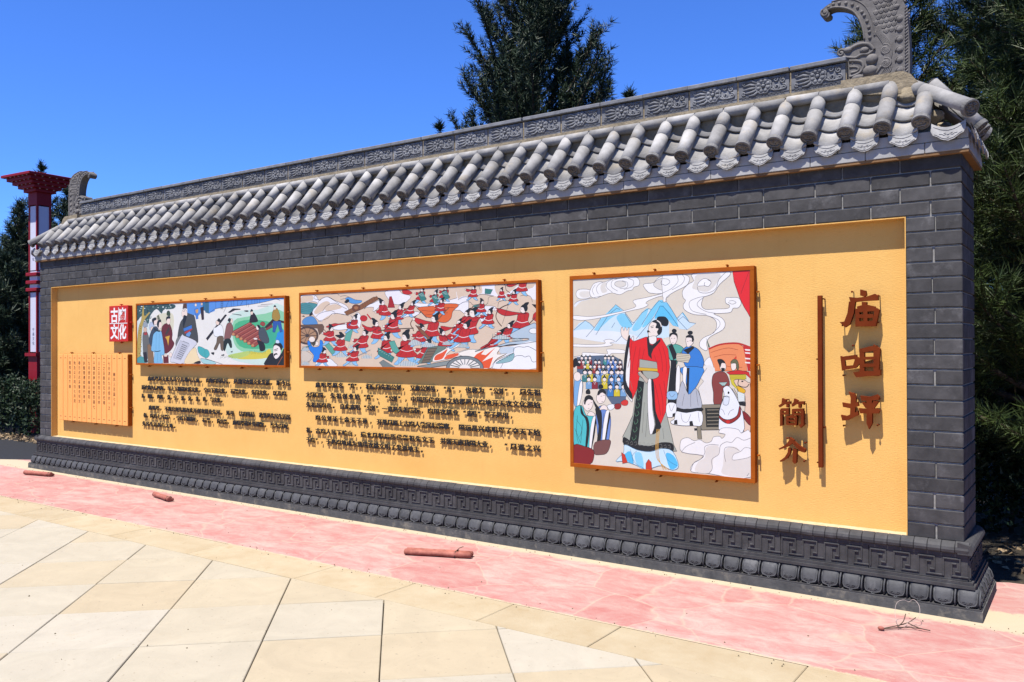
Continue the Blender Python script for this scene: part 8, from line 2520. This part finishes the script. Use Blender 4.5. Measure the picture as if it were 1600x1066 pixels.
# ---- red sign with four white characters
x0, x1, z0, z1 = PANELS['red']
r, w, h = panel_box('red_sign', 'small red square sign with four white characters and a white cross line', 'sign', x0, x1, z0, z1, 0.0, M['redbox'], nx=1, nz=1)
m = MB(); m.box((0, -.001, 0), (w, .0055, h), bev=.002); m.build('sign_face', M['redbox'], r)
for ch, (cx, cz) in zip('古豳文化', ((.28,.735),(.72,.735),(.28,.275),(.72,.275))): glyph((ch, 0.030, 0.012), M['white'], 'character', r, (cx*w, -.002, cz*h), .160, .185, .1)
m = MB(); m.box((w*.497, -.003, h*.05), (w*.522, -.0005, h*.95)); m.box((w*.03, -.0034, h*.497), (w*.97, -.0005, h*.517)); m.build('cross_line', M['white'], r)
# ---- title characters, cut from steel in heavy brush style (strokes traced in a 100-unit square, y down)
STROKES = {
 '庙': [[(52,0),(66,4),(68,16),(62,20),(52,16)], [(24,19),(44,22),(70,19),(88,13),(96,20),(96,30),(62,31),(28,34)], [(24,31),(40,33),(36,62),(26,92),(14,100),(0,86),(12,84),(20,62)],
        [(56,33),(68,34),(68,44),(56,44)], [(40,50),(50,53),(50,98),(40,98)], [(84,46),(99,55),(90,98),(80,98),(86,62)], [(44,45),(64,40),(88,46),(90,58),(46,60)], [(60,58),(70,58),(70,66),(84,66),(84,76),(70,76),(70,84),(60,84),(60,76),(48,76),(48,66),(60,66)], [(42,84),(90,84),(88,98),(42,98)]],
 '咀': [[(0,36),(10,39),(14,76),(4,80)], [(4,38),(40,32),(42,44),(10,49)], [(34,32),(54,48),(40,70),(30,70),(36,48)], [(8,66),(40,62),(38,72),(8,78)],
        [(48,14),(60,17),(60,94),(48,94)], [(82,2),(98,14),(94,94),(82,94)], [(52,14),(70,8),(90,4),(92,18),(56,26)], [(56,38),(88,37),(88,46),(56,47)], [(56,58),(88,57),(88,67),(56,68)], [(32,84),(58,80),(90,80),(99,74),(99,92),(66,95),(40,99)]],
 '坪': [[(20,0),(36,6),(40,16),(36,62),(24,62),(26,16)], [(4,30),(28,34),(44,26),(46,38),(28,46),(6,42)], [(0,64),(14,67),(44,52),(46,62),(18,78),(4,80)],
        [(50,10),(74,12),(92,5),(98,12),(96,20),(54,24)], [(54,28),(62,26),(72,40),(64,44)], [(84,22),(97,24),(84,44),(74,42)], [(46,44),(70,46),(92,42),(99,48),(96,56),(50,58)], [(66,20),(80,20),(80,84),(72,100),(66,84)]],
 '簡': [[(14,0),(30,6),(24,20),(4,32),(0,26),(12,18)], [(20,12),(46,10),(46,19),(22,22)], [(30,20),(40,22),(38,32),(30,30)], [(60,0),(74,6),(68,18),(52,28),(50,20),(58,12)], [(64,10),(98,8),(96,18),(66,19)], [(76,18),(86,20),(84,32),(76,30)],
        [(6,40),(16,43),(16,94),(6,98)], [(8,36),(40,34),(38,44),(10,46)], [(30,36),(40,36),(40,56),(30,56)], [(10,50),(36,49),(36,56),(10,57)], [(84,36),(96,42),(96,90),(84,100),(78,88),(86,86)], [(52,36),(94,33),(94,44),(54,45)], [(52,38),(62,38),(62,57),(52,57)], [(56,50),(88,49),(88,56),(56,57)],
        [(30,62),(40,63),(40,90),(30,90)], [(62,60),(72,62),(70,90),(62,90)], [(32,60),(70,59),(70,67),(34,68)], [(34,73),(68,73),(68,79),(34,79)], [(32,85),(70,85),(70,92),(32,92)]],
 '介': [[(42,0),(58,10),(54,20),(36,36),(4,50),(0,46),(26,30),(38,14)], [(48,14),(58,14),(76,30),(99,42),(97,54),(84,52),(64,36)], [(36,40),(46,44),(44,62),(32,82),(10,96),(8,90),(24,76),(34,58)], [(54,42),(68,46),(66,94),(60,100),(52,92)]]}
def title_char(ch, x0, x1, z0, z1, lab):
    r = empty('title_character', (x0, FY-.010, z0), lab, 'letter', 'brown title characters on the yellow wall'); w, h = x1-x0, z1-z0
    m = MB()
    for k, st in enumerate(STROKES[ch]):
        pts = [(a/100*w, (1-b/100)*h) for a, b in st]
        ar = sum(pts[i][0]*pts[(i+1) % len(pts)][1] - pts[(i+1) % len(pts)][0]*pts[i][1] for i in range(len(pts)))
        if ar < 0: pts = pts[::-1]
        m.prism(pts, -0.0004*k, 0.030 + .0003*k)
    m.build('letter_body', M['letter'], r)
    for a, b in ((.06, .06), (.95, .82), (.3, .95), (.92, .12)):
        q = MB(); q.tube([(a*w, .02, b*h), (a*w, RD-FY+.008, b*h)], .0035, 6); q.ball((a*w, .018, b*h), .007, 6, 4); q.build('mounting_pin', M['letter'], r)
for ch, a, lab in (('庙', (-1.352, -1.112, 1.703, 1.941), 'uppermost large rust-brown title character near right brick pillar'), ('咀', (-1.349, -1.107, 1.385, 1.598), 'middle one of three large rust-brown title characters'),
                   ('坪', (-1.348, -1.113, 1.064, 1.295), 'lowest of three large rust-brown title characters'), ('簡', (-1.744, -1.572, 1.050, 1.240), 'upper smaller rust-brown character left of the vertical bar'), ('介', (-1.745, -1.568, 0.812, 0.984), 'lower smaller rust-brown character left of the vertical bar')):
    title_char(ch, a[0], a[1], a[2], a[3], lab)
r = empty('divider_bar', (-1.478, FY, 0.800), 'thin vertical rust-brown bar between the title characters', 'bar')
m = MB(); m.box((-.014, 0, 0), (.014, .028, 1.112), bev=.002); m.build('bar', M['letter'], r)
for z, s_ in ((.03, -1), (.26, 1), (.70, -1), (1.09, 1)):
    m = MB(); m.tube([(s_*.020, .012, z), (s_*.020, RD-FY-.002, z)], .0045, 6); m.box((min(0, s_*.026), .012, z-.004), (max(0, s_*.026), .020, z+.004)); m.build('mounting_lug', M['letter'], r)

# ------------------------------------------------------------------ lantern column
cxy = (-16.5, 2.415); vd = math.atan2(8.0, -16.5)       # view direction on the ground
col_rz = vd + math.pi + R(30) + math.pi/2               # one face turned 30 degrees off the viewer
colm = empty('lantern_column', (cxy[0], cxy[1], -.02), 'tall red column with white panels and stepped flaring top', 'column', rz=col_rz)
hw = .138
m = MB(); m.box((-hw*1.02, -hw*1.02, 0), (hw*1.02, hw*1.02, 1.44)); m.box((-hw*1.35, -hw*1.35, 1.44), (hw*1.35, hw*1.35, 1.50)); m.build('column_base', M['colred'], colm)
for z0, z1 in ((1.50, 2.66), (3.04, 4.29)):
    for sx in (-1, 1):
        for sy in (-1, 1):
            m = MB(); m.box((sx*hw-.036*(sx > 0), sy*hw-.036*(sy > 0), z0), (sx*hw+.036*(sx < 0), sy*hw+.036*(sy < 0), z1)); m.build('corner_post', M['colred'], colm)
    m = MB(); m.box((-hw+.012, -hw+.012, z0+.02), (hw-.012, hw-.012, z1-.02)); pn = m.build('lamp_panel', M['colwhite'], colm)
    for f_ in range(4):
        q = Matrix.Rotation(f_*math.pi/2, 4, 'Z')
        for k, ch in enumerate(COLTXT):
            o = glyph((ch, 0.0, 0.0), M['ink'], 'panel_character', pn, (0, 0, 0), .07); o.matrix_local = q @ Matrix.Translation((0, -hw+.0105, (z0+z1)/2 - .14 - k*.085)) @ Matrix.Diagonal((.07, .07, .07, 1))
m = MB(); m.box((-hw*.9, -hw*.9, 2.66), (hw*.9, hw*.9, 3.04)); m.build('band_core', M['colwhite'], colm)
for z in (2.66, 2.80, 2.95):
    m = MB(); m.box((-hw*1.28, -hw*1.28, z), (hw*1.28, hw*1.28, z+.065), bev=.008); m.build('ring', M['colred'], colm)
m = MB(); m.box((-hw*1.03, -hw*1.03, 4.29), (hw*1.03, hw*1.03, 4.53)); m.build('neck', M['colred'], colm)
for k in range(5):
    a = .20 + k*.068; m = MB(); m.box((-a, -a, 4.53+k*.064), (a, a, 4.53+k*.064+(.062 if k < 4 else .05)), bev=.006)
    cp = m.build('capital_step', M['colred'], colm)
    if k < 4:
        q = MB(); n_ = 3 + k
        for i in range(n_):
            t_ = -a + (i+.5)*2*a/n_
            for px, py in ((t_, -a-.034), (t_, a+.034), (-a-.034, t_), (a+.034, t_)): q.tube([(px, py, 4.53+(k+1)*.064-.012), (px, py, 4.53+(k+1)*.064+.004)], .012, 6)
        q.build('lamp_bead', M['colwhite'], cp)

# ------------------------------------------------------------------ trees
def needles(P, T, n_per, ln, wd, rs, spread=(25, 70), droop=0.0):
    """thin blades round each twig sample: P points (N,3), T unit tangents"""
    N = len(P); tot = N*n_per
    P = np.repeat(P, n_per, 0); T = np.repeat(T, n_per, 0)
    rv = rs.normal(size=(tot, 3)); a = np.cross(T, rv); a /= np.linalg.norm(a, axis=1, keepdims=True) + 1e-9
    ang = np.radians(rs.uniform(spread[0], spread[1], (tot, 1))); d = T*np.cos(ang) + a*np.sin(ang); d[:, 2] -= droop
    d /= np.linalg.norm(d, axis=1, keepdims=True)
    L = ln*rs.uniform(.6, 1.25, (tot, 1)); sd = np.cross(d, rs.normal(size=(tot, 3))); sd /= np.linalg.norm(sd, axis=1, keepdims=True) + 1e-9
    jit = rs.normal(size=(tot, 3))*ln*.12; b = P + jit; w = wd*rs.uniform(.7, 1.3, (tot, 1))
    V = np.stack([b - sd*w*.5, b + sd*w*.5, b + d*L + sd*w*.12, b + d*L - sd*w*.12], 1).reshape(-1, 3)
    F = np.arange(tot*4, dtype=np.int32).reshape(-1, 4)
    return V, F
def conifer(name, label, base, H, rad, seed, mat, z0=0.3, n_whorl=26, per=6, asc=35, ln=.11, wd=.009, n_per=16, twig=.42, shape=.75, group=None, curve=.5, lean=(0, 0), step=.055):
    rs = np.random.RandomState(seed); rr = random.Random(seed); root = empty(name, base, label, 'tree', group)
    wood = MB(); tp = [Vector((lean[0]*(k/10)**1.5, lean[1]*(k/10)**1.5, H*k/10)) + Vector((rr.uniform(-.03,.03), rr.uniform(-.03,.03), 0))*(k > 0) for k in range(11)]
    wood.tube(tp, [.022*H*(1-.93*k/10) for k in range(11)], 8)
    PP, TT = [], []
    def seg(pts, r0):
        wood.tube(pts, [r0*(1-.8*i/(len(pts)-1)) for i in range(len(pts))], 5, cap=False)
    def sample(pts, frm=.0):
        acc = 0
        for i in range(len(pts)-1):
            a, b = pts[i], pts[i+1]; L = (b-a).length; k = max(1, int(L/step))
            for q in range(k):
                t_ = (i + q/k)/(len(pts)-1)
                if t_ >= frm: PP.append(tuple(a + (b-a)*(q/k))); TT.append(tuple((b-a).normalized()))
        PP.append(tuple(pts[-1])); TT.append(tuple((pts[-1]-pts[-2]).normalized()))
    for wv in range(n_whorl):
        f = wv/(n_whorl-1); z = z0 + (H*.97-z0)*f; ln_b = max(.10, rad*(1-f)**shape*rr.uniform(.82, 1.1))
        o0 = Vector((lean[0]*(z/H)**1.5, lean[1]*(z/H)**1.5, z))
        for k in range(per if f < .86 else 3):
            if rr.random() < .06: continue
            az = wv*2.4 + k*2*math.pi/per + rr.uniform(-.35,.35); el = R(asc + rr.uniform(-10, 12) + 25*f); L = ln_b*rr.uniform(.6, 1.12)
            d = Vector((math.cos(az)*math.cos(el), math.sin(az)*math.cos(el), math.sin(el))); pts = [o0.copy()]; nseg = 5
            for q in range(nseg):
                d = (d + Vector((rr.uniform(-.12,.12), rr.uniform(-.12,.12), curve*.22 + rr.uniform(-.06,.08)))).normalized(); pts.append(pts[-1] + d*(L/nseg))
            seg(pts, .010 + .012*L); sample(pts, .28)
            nt_ = max(2, int(L/.17))
            for q in range(nt_):
                t_ = .25 + .72*(q+rr.random()*.6)/nt_; i = min(nseg-1, int(t_*nseg)); p = pts[i].lerp(pts[i+1], t_*nseg-i); bd = (pts[i+1]-pts[i]).normalized()
                side = bd.cross(Vector((rr.uniform(-.5,.5), rr.uniform(-.5,.5), 1))).normalized()*(1 if q % 2 else -1)
                td = (bd*.75 + side*.75 + Vector((0, 0, .35*curve + rr.uniform(-.2,.25)))).normalized(); tl = twig*(1-.55*t_)*min(1, L)*rr.uniform(.6, 1.2)
                tw = [p, p + td*tl*.5, p + (td + Vector((0, 0, .25*curve))).normalized()*tl]
                seg(tw, .006); sample(tw, .1)
    sample(tp[-4:], .0)
    V, F = needles(np.array(PP), np.array(TT), n_per, ln, wd, rs)
    wood.build('trunk', M['bark'], root); obj('crown', fastmesh('crown', V, F, mat), root)
    return root, len(F)
tot = 0
GT = 'conifers behind the screen wall'
def tree(*a, **k):
    global tot
    r_, n_ = conifer(*a, **k); tot += n_; return r_
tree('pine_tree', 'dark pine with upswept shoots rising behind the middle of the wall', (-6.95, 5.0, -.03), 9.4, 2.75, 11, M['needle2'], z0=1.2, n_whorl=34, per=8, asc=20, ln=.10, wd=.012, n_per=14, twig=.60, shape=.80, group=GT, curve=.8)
tree('pine_tree', 'tall dense pine nearest the right end of the wall', (-0.15, 2.75, -.03), 7.6, 2.05, 21, M['needle'], z0=.55, n_whorl=30, per=7, asc=8, ln=.12, wd=.007, n_per=24, twig=.6, shape=.5, group=GT, curve=.35)
tree('pine_tree', 'dense pine showing behind the right dragon ornament', (-1.80, 4.35, -.03), 7.4, 1.30, 22, M['needle'], z0=.8, n_whorl=30, per=7, asc=12, ln=.12, wd=.009, n_per=16, twig=.5, shape=.6, group=GT, curve=.4)
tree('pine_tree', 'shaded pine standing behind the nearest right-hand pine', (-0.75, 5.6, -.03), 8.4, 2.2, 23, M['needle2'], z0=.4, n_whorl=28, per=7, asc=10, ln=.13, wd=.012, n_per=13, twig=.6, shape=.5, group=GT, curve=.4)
tree('pine_tree', 'pine at the right edge of the view', (1.35, 4.3, -.03), 7.8, 2.1, 24, M['needle'], z0=.4, n_whorl=28, per=7, asc=10, ln=.12, wd=.010, n_per=14, twig=.6, shape=.5, group=GT, curve=.4)
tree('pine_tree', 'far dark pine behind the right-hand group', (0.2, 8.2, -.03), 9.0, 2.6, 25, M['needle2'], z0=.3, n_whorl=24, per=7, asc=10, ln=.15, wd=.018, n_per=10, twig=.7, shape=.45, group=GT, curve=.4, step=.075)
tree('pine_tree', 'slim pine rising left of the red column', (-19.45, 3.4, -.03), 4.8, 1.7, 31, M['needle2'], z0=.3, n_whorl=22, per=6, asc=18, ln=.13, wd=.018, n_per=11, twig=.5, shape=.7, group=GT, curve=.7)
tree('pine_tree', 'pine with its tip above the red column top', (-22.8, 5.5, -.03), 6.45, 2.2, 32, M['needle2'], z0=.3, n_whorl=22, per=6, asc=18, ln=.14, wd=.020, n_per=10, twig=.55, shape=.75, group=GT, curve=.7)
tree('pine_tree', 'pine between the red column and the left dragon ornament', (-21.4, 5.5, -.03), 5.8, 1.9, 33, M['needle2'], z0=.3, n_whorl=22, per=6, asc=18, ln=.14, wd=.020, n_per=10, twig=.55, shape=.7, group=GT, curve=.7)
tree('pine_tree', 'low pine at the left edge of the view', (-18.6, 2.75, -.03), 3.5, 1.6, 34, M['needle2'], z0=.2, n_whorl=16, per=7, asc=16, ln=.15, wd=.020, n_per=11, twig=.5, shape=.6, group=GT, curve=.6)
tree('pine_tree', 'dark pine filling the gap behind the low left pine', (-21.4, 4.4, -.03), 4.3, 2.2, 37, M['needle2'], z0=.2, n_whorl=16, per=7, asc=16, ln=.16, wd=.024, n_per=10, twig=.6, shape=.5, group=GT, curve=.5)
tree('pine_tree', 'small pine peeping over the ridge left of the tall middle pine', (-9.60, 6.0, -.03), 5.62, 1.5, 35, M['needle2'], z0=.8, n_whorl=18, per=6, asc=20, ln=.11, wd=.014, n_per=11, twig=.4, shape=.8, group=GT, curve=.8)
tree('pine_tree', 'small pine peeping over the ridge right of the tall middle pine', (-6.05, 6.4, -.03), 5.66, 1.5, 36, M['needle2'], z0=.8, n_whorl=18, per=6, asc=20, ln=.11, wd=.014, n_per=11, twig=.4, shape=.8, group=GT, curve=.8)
# clipped hedges: leaf masses of many small blades
def hedge(name, label, x0, x1, y0, y1, h, seed, n_, mat, group):
    rs = np.random.RandomState(seed); root = empty(name, ((x0+x1)/2, (y0+y1)/2, -.03), label, 'hedge', group)
    a = rs.uniform(0, 1, (n_, 3)); P = np.empty((n_, 3)); P[:, 0] = (x0-x1)/2 + a[:, 0]*(x1-x0); P[:, 1] = (y0-y1)/2 + a[:, 1]*(y1-y0)
    top = h*(.88 + .12*np.sin(P[:, 0]*5.1+seed)*np.cos(P[:, 1]*6.3)); P[:, 2] = top*a[:, 2]**.6
    T = rs.normal(size=(n_, 3)); T[:, 2] = np.abs(T[:, 2]); T /= np.linalg.norm(T, axis=1, keepdims=True)
    V, F = needles(P, T, 4, .055, .026, rs, (10, 80)); obj('foliage', fastmesh('foliage', V, F, mat), root)
    m = MB(); m.tube([(0, 0, 0), (.03, .02, h*.5), (-.02, -.03, h*.85)], [.02, .012, .005], 5); me = m.mesh('stem', M['bark'])
    for k in range(max(3, int((x1-x0)/.45))): obj('stem', me, root, ((x0-x1)/2 + (k+.5)*.45, rnd.uniform(-.1,.1), 0), (0, 0, rnd.uniform(0, 6)))
    return root
hedge('hedge', 'low leafy hedge left of the wall end below the red column', -21.5, -13.2, 1.75, 2.35, 1.12, 5, 9000, M['hedge'], 'hedges')
hedge('hedge', 'low shaded hedge behind the right end of the wall', -2.2, 3.4, 2.3, 3.1, 1.0, 6, 10000, M['hedge'], 'hedges')
hedge('hedge', 'tall dark hedge far behind the right-hand pines', -7.0, 9.0, 11.0, 12.2, 3.0, 7, 16000, M['hedge'], 'hedges')
# leaf litter under the trees
def litter(name, label, n_, box, seed):
    rs = np.random.RandomState(seed); P = np.stack([rs.uniform(box[0], box[1], n_), rs.uniform(box[2], box[3], n_), rs.uniform(-.03, .0, n_)], 1); T = rs.normal(size=(n_, 3)); T[:, 2] *= .25; T /= np.linalg.norm(T, axis=1, keepdims=True)
    V, F = needles(P, T, 2, .07, .035, rs, (0, 40)); tag(obj(name, fastmesh(name, V, F, M['litter'])), label, 'litter', None, 'stuff')
M['litter'] = stone('dry_leaves', (0.16,0.10,0.05), (0.36,0.27,0.16), 60, 0.9)
litter('leaf_litter', 'dry leaf litter on the soil right of the wall', 260, (-1.2, 2.5, 1.25, 2.4), 3)
litter('leaf_litter', 'dry leaf litter along the hedge foot left of the wall', 900, (-18.5, -12.0, 1.35, 1.85), 4)

# ------------------------------------------------------------------ odds and ends
r = empty('tiled_roof_house', (-27.5, 6.0, -.03), 'corner of a grey tiled roof at the far left edge', 'house')
m = MB(); m.box((-3.2, -2.0, 0), (2.6, 2.0, 3.05)); m.build('house_wall', M['mortar'], r)
m = MB(); m.add([(-3.6,-2.5,3.0),(3.0,-2.5,3.0),(3.0,0,4.1),(-3.6,0,4.1),(3.0,2.5,3.0),(-3.6,2.5,3.0)], [(0,1,2,3),(3,2,4,5),(0,3,5),(1,4,2)]); rf = m.build('house_roof', M['tile'], r)
m = MB(); m.tube([(0,0,0),(0,2.70,1.19)], .06, 8); rb = m.mesh('roof_rib', M['tile'])
for k in range(20): obj('roof_rib', rb, rf, (-3.45+k*.335, -2.52, 3.02))
def roll(name, label, loc, rz, L, kind):
    r_ = empty(name, (loc[0], loc[1], 0.003), label, 'roll', 'rolled tubes lying on the pink paving', rz=rz)
    def rod(y, z, rad, sag, nm):
        q = MB(); q.tube([(L*(k/6-.5), y + sag*math.sin(k), z + .001*math.cos(k*2)) for k in range(7)], [rad*(1+.06*math.sin(k*1.7)) for k in range(7)], 10); q.build(nm, M['roll'], r_)
        for e in (-1, 1):
            q = MB(); q.tube([(e*L*.49, y, z), (e*L*.508, y, z)], [rad*.98, rad*.80], 10); q.tube([(e*L*.505, y, z), (e*L*.514, y, z)], rad*.45, 8); q.build('rolled_end', M['roll'], r_)
    if kind == 2:
        rod(-.022, .022, .022, .001, 'tube'); rod(.024, .021, .021, .001, 'tube')
        q = MB(); q.tube([(L*.27, -.048, .006), (L*.275, -.03, .046), (L*.28, .0, .046), (L*.285, .03, .044), (L*.29, .05, .008)], .004, 5); q.tube([(L*.28, .0, .048), (L*.31, .02, .062), (L*.35, .05, .066)], .0025, 4); q.build('tie_string', M['twig'], r_)
    else:
        rod(0, .026, .026, .002, 'tube'); rod(.030, .018, .017, .003, 'tube')
        q = MB(); q.tube([(L*.40, -.028, .012), (L*.43, -.015, .050), (L*.45, .02, .045), (L*.47, .045, .010)], .006, 5); q.build('tie_string', M['twig'], r_)
roll('banner_roll', 'double red-brown tube tied with string before the wall middle', (-4.117, -.66), math.atan2(.196, .498), .52, 2)
roll('banner_roll', 'short red-brown tube with torn end lying near left half of wall', (-8.03, -.46), math.atan2(-.09, .46), .40, 1)
roll('banner_roll', 'red-brown tube lying before the left end of the wall', (-10.79, -.38), math.atan2(.10, .45), .46, 1)
r = empty('tangled_wire', (-.93, -.40, .002), 'loop of pale wire with dry twigs on paving at right', 'wire'); r.scale = (.72, .72, .72)
m = MB(); m.tube(crv([(.02,-.10,.01),(-.02,-.02,.02),(-.05,.05,.07),(-.045,.10,.14),(.0,.13,.165),(.035,.15,.15),(.07,.15,.175),(.115,.12,.14),(.125,.06,.08),(.09,.0,.045),(.07,-.03,.05),(.03,-.09,.01)], 5), .0017, 5); m.build('wire_loop', M['wire'], r)
for k, p in enumerate([[(-.10,-.22,.012),(-.02,-.12,.02),(.05,-.02,.03),(.10,.06,.06)], [(-.08,-.20,.01),(.04,-.10,.018),(.16,-.04,.012)], [(.0,-.12,.02),(.03,-.06,.05),(.04,-.02,.10)], [(.06,-.02,.03),(.14,-.06,.02),(.22,-.05,.012)]]):
    q = MB(); q.tube(crv(p, 3), [.004]*(len(crv(p, 3))), 5); q.build('twig', M['twig'], r)
q = MB(); q.ball((-.10,-.22,.016), .020, 8, 5, 0, (1.3, .8, .8)); q.build('clod', M['roll'], r)
rs = np.random.RandomState(12); n_ = 420          # grit swept against the wall foot and the border joint
gx = rs.uniform(-12.5, 1.0, n_); gy = np.where(rs.rand(n_) < .5, -.125 - np.abs(rs.normal(0, .05, n_)), -1.31 + rs.normal(0, .06, n_)); gy[::5] = rs.uniform(-3.6, -.2, len(gy[::5]))
q = MB()
for a, b in zip(gx, gy):
    z_ = .003 + .003*rs.rand(); k = .003 + .005*rs.rand()**2; t_ = rs.uniform(0, 6.3); q.add([(a+k*math.cos(t_+i*2.1), b+k*math.sin(t_+i*2.1), .001) for i in range(3)] + [(a, b, z_+k*.5)], [(0,1,3),(1,2,3),(2,0,3)])
tag(q.build('grit', M['bed']), 'scattered grit along the paving edges', 'grit', None, 'stuff')
print('needle faces', tot)
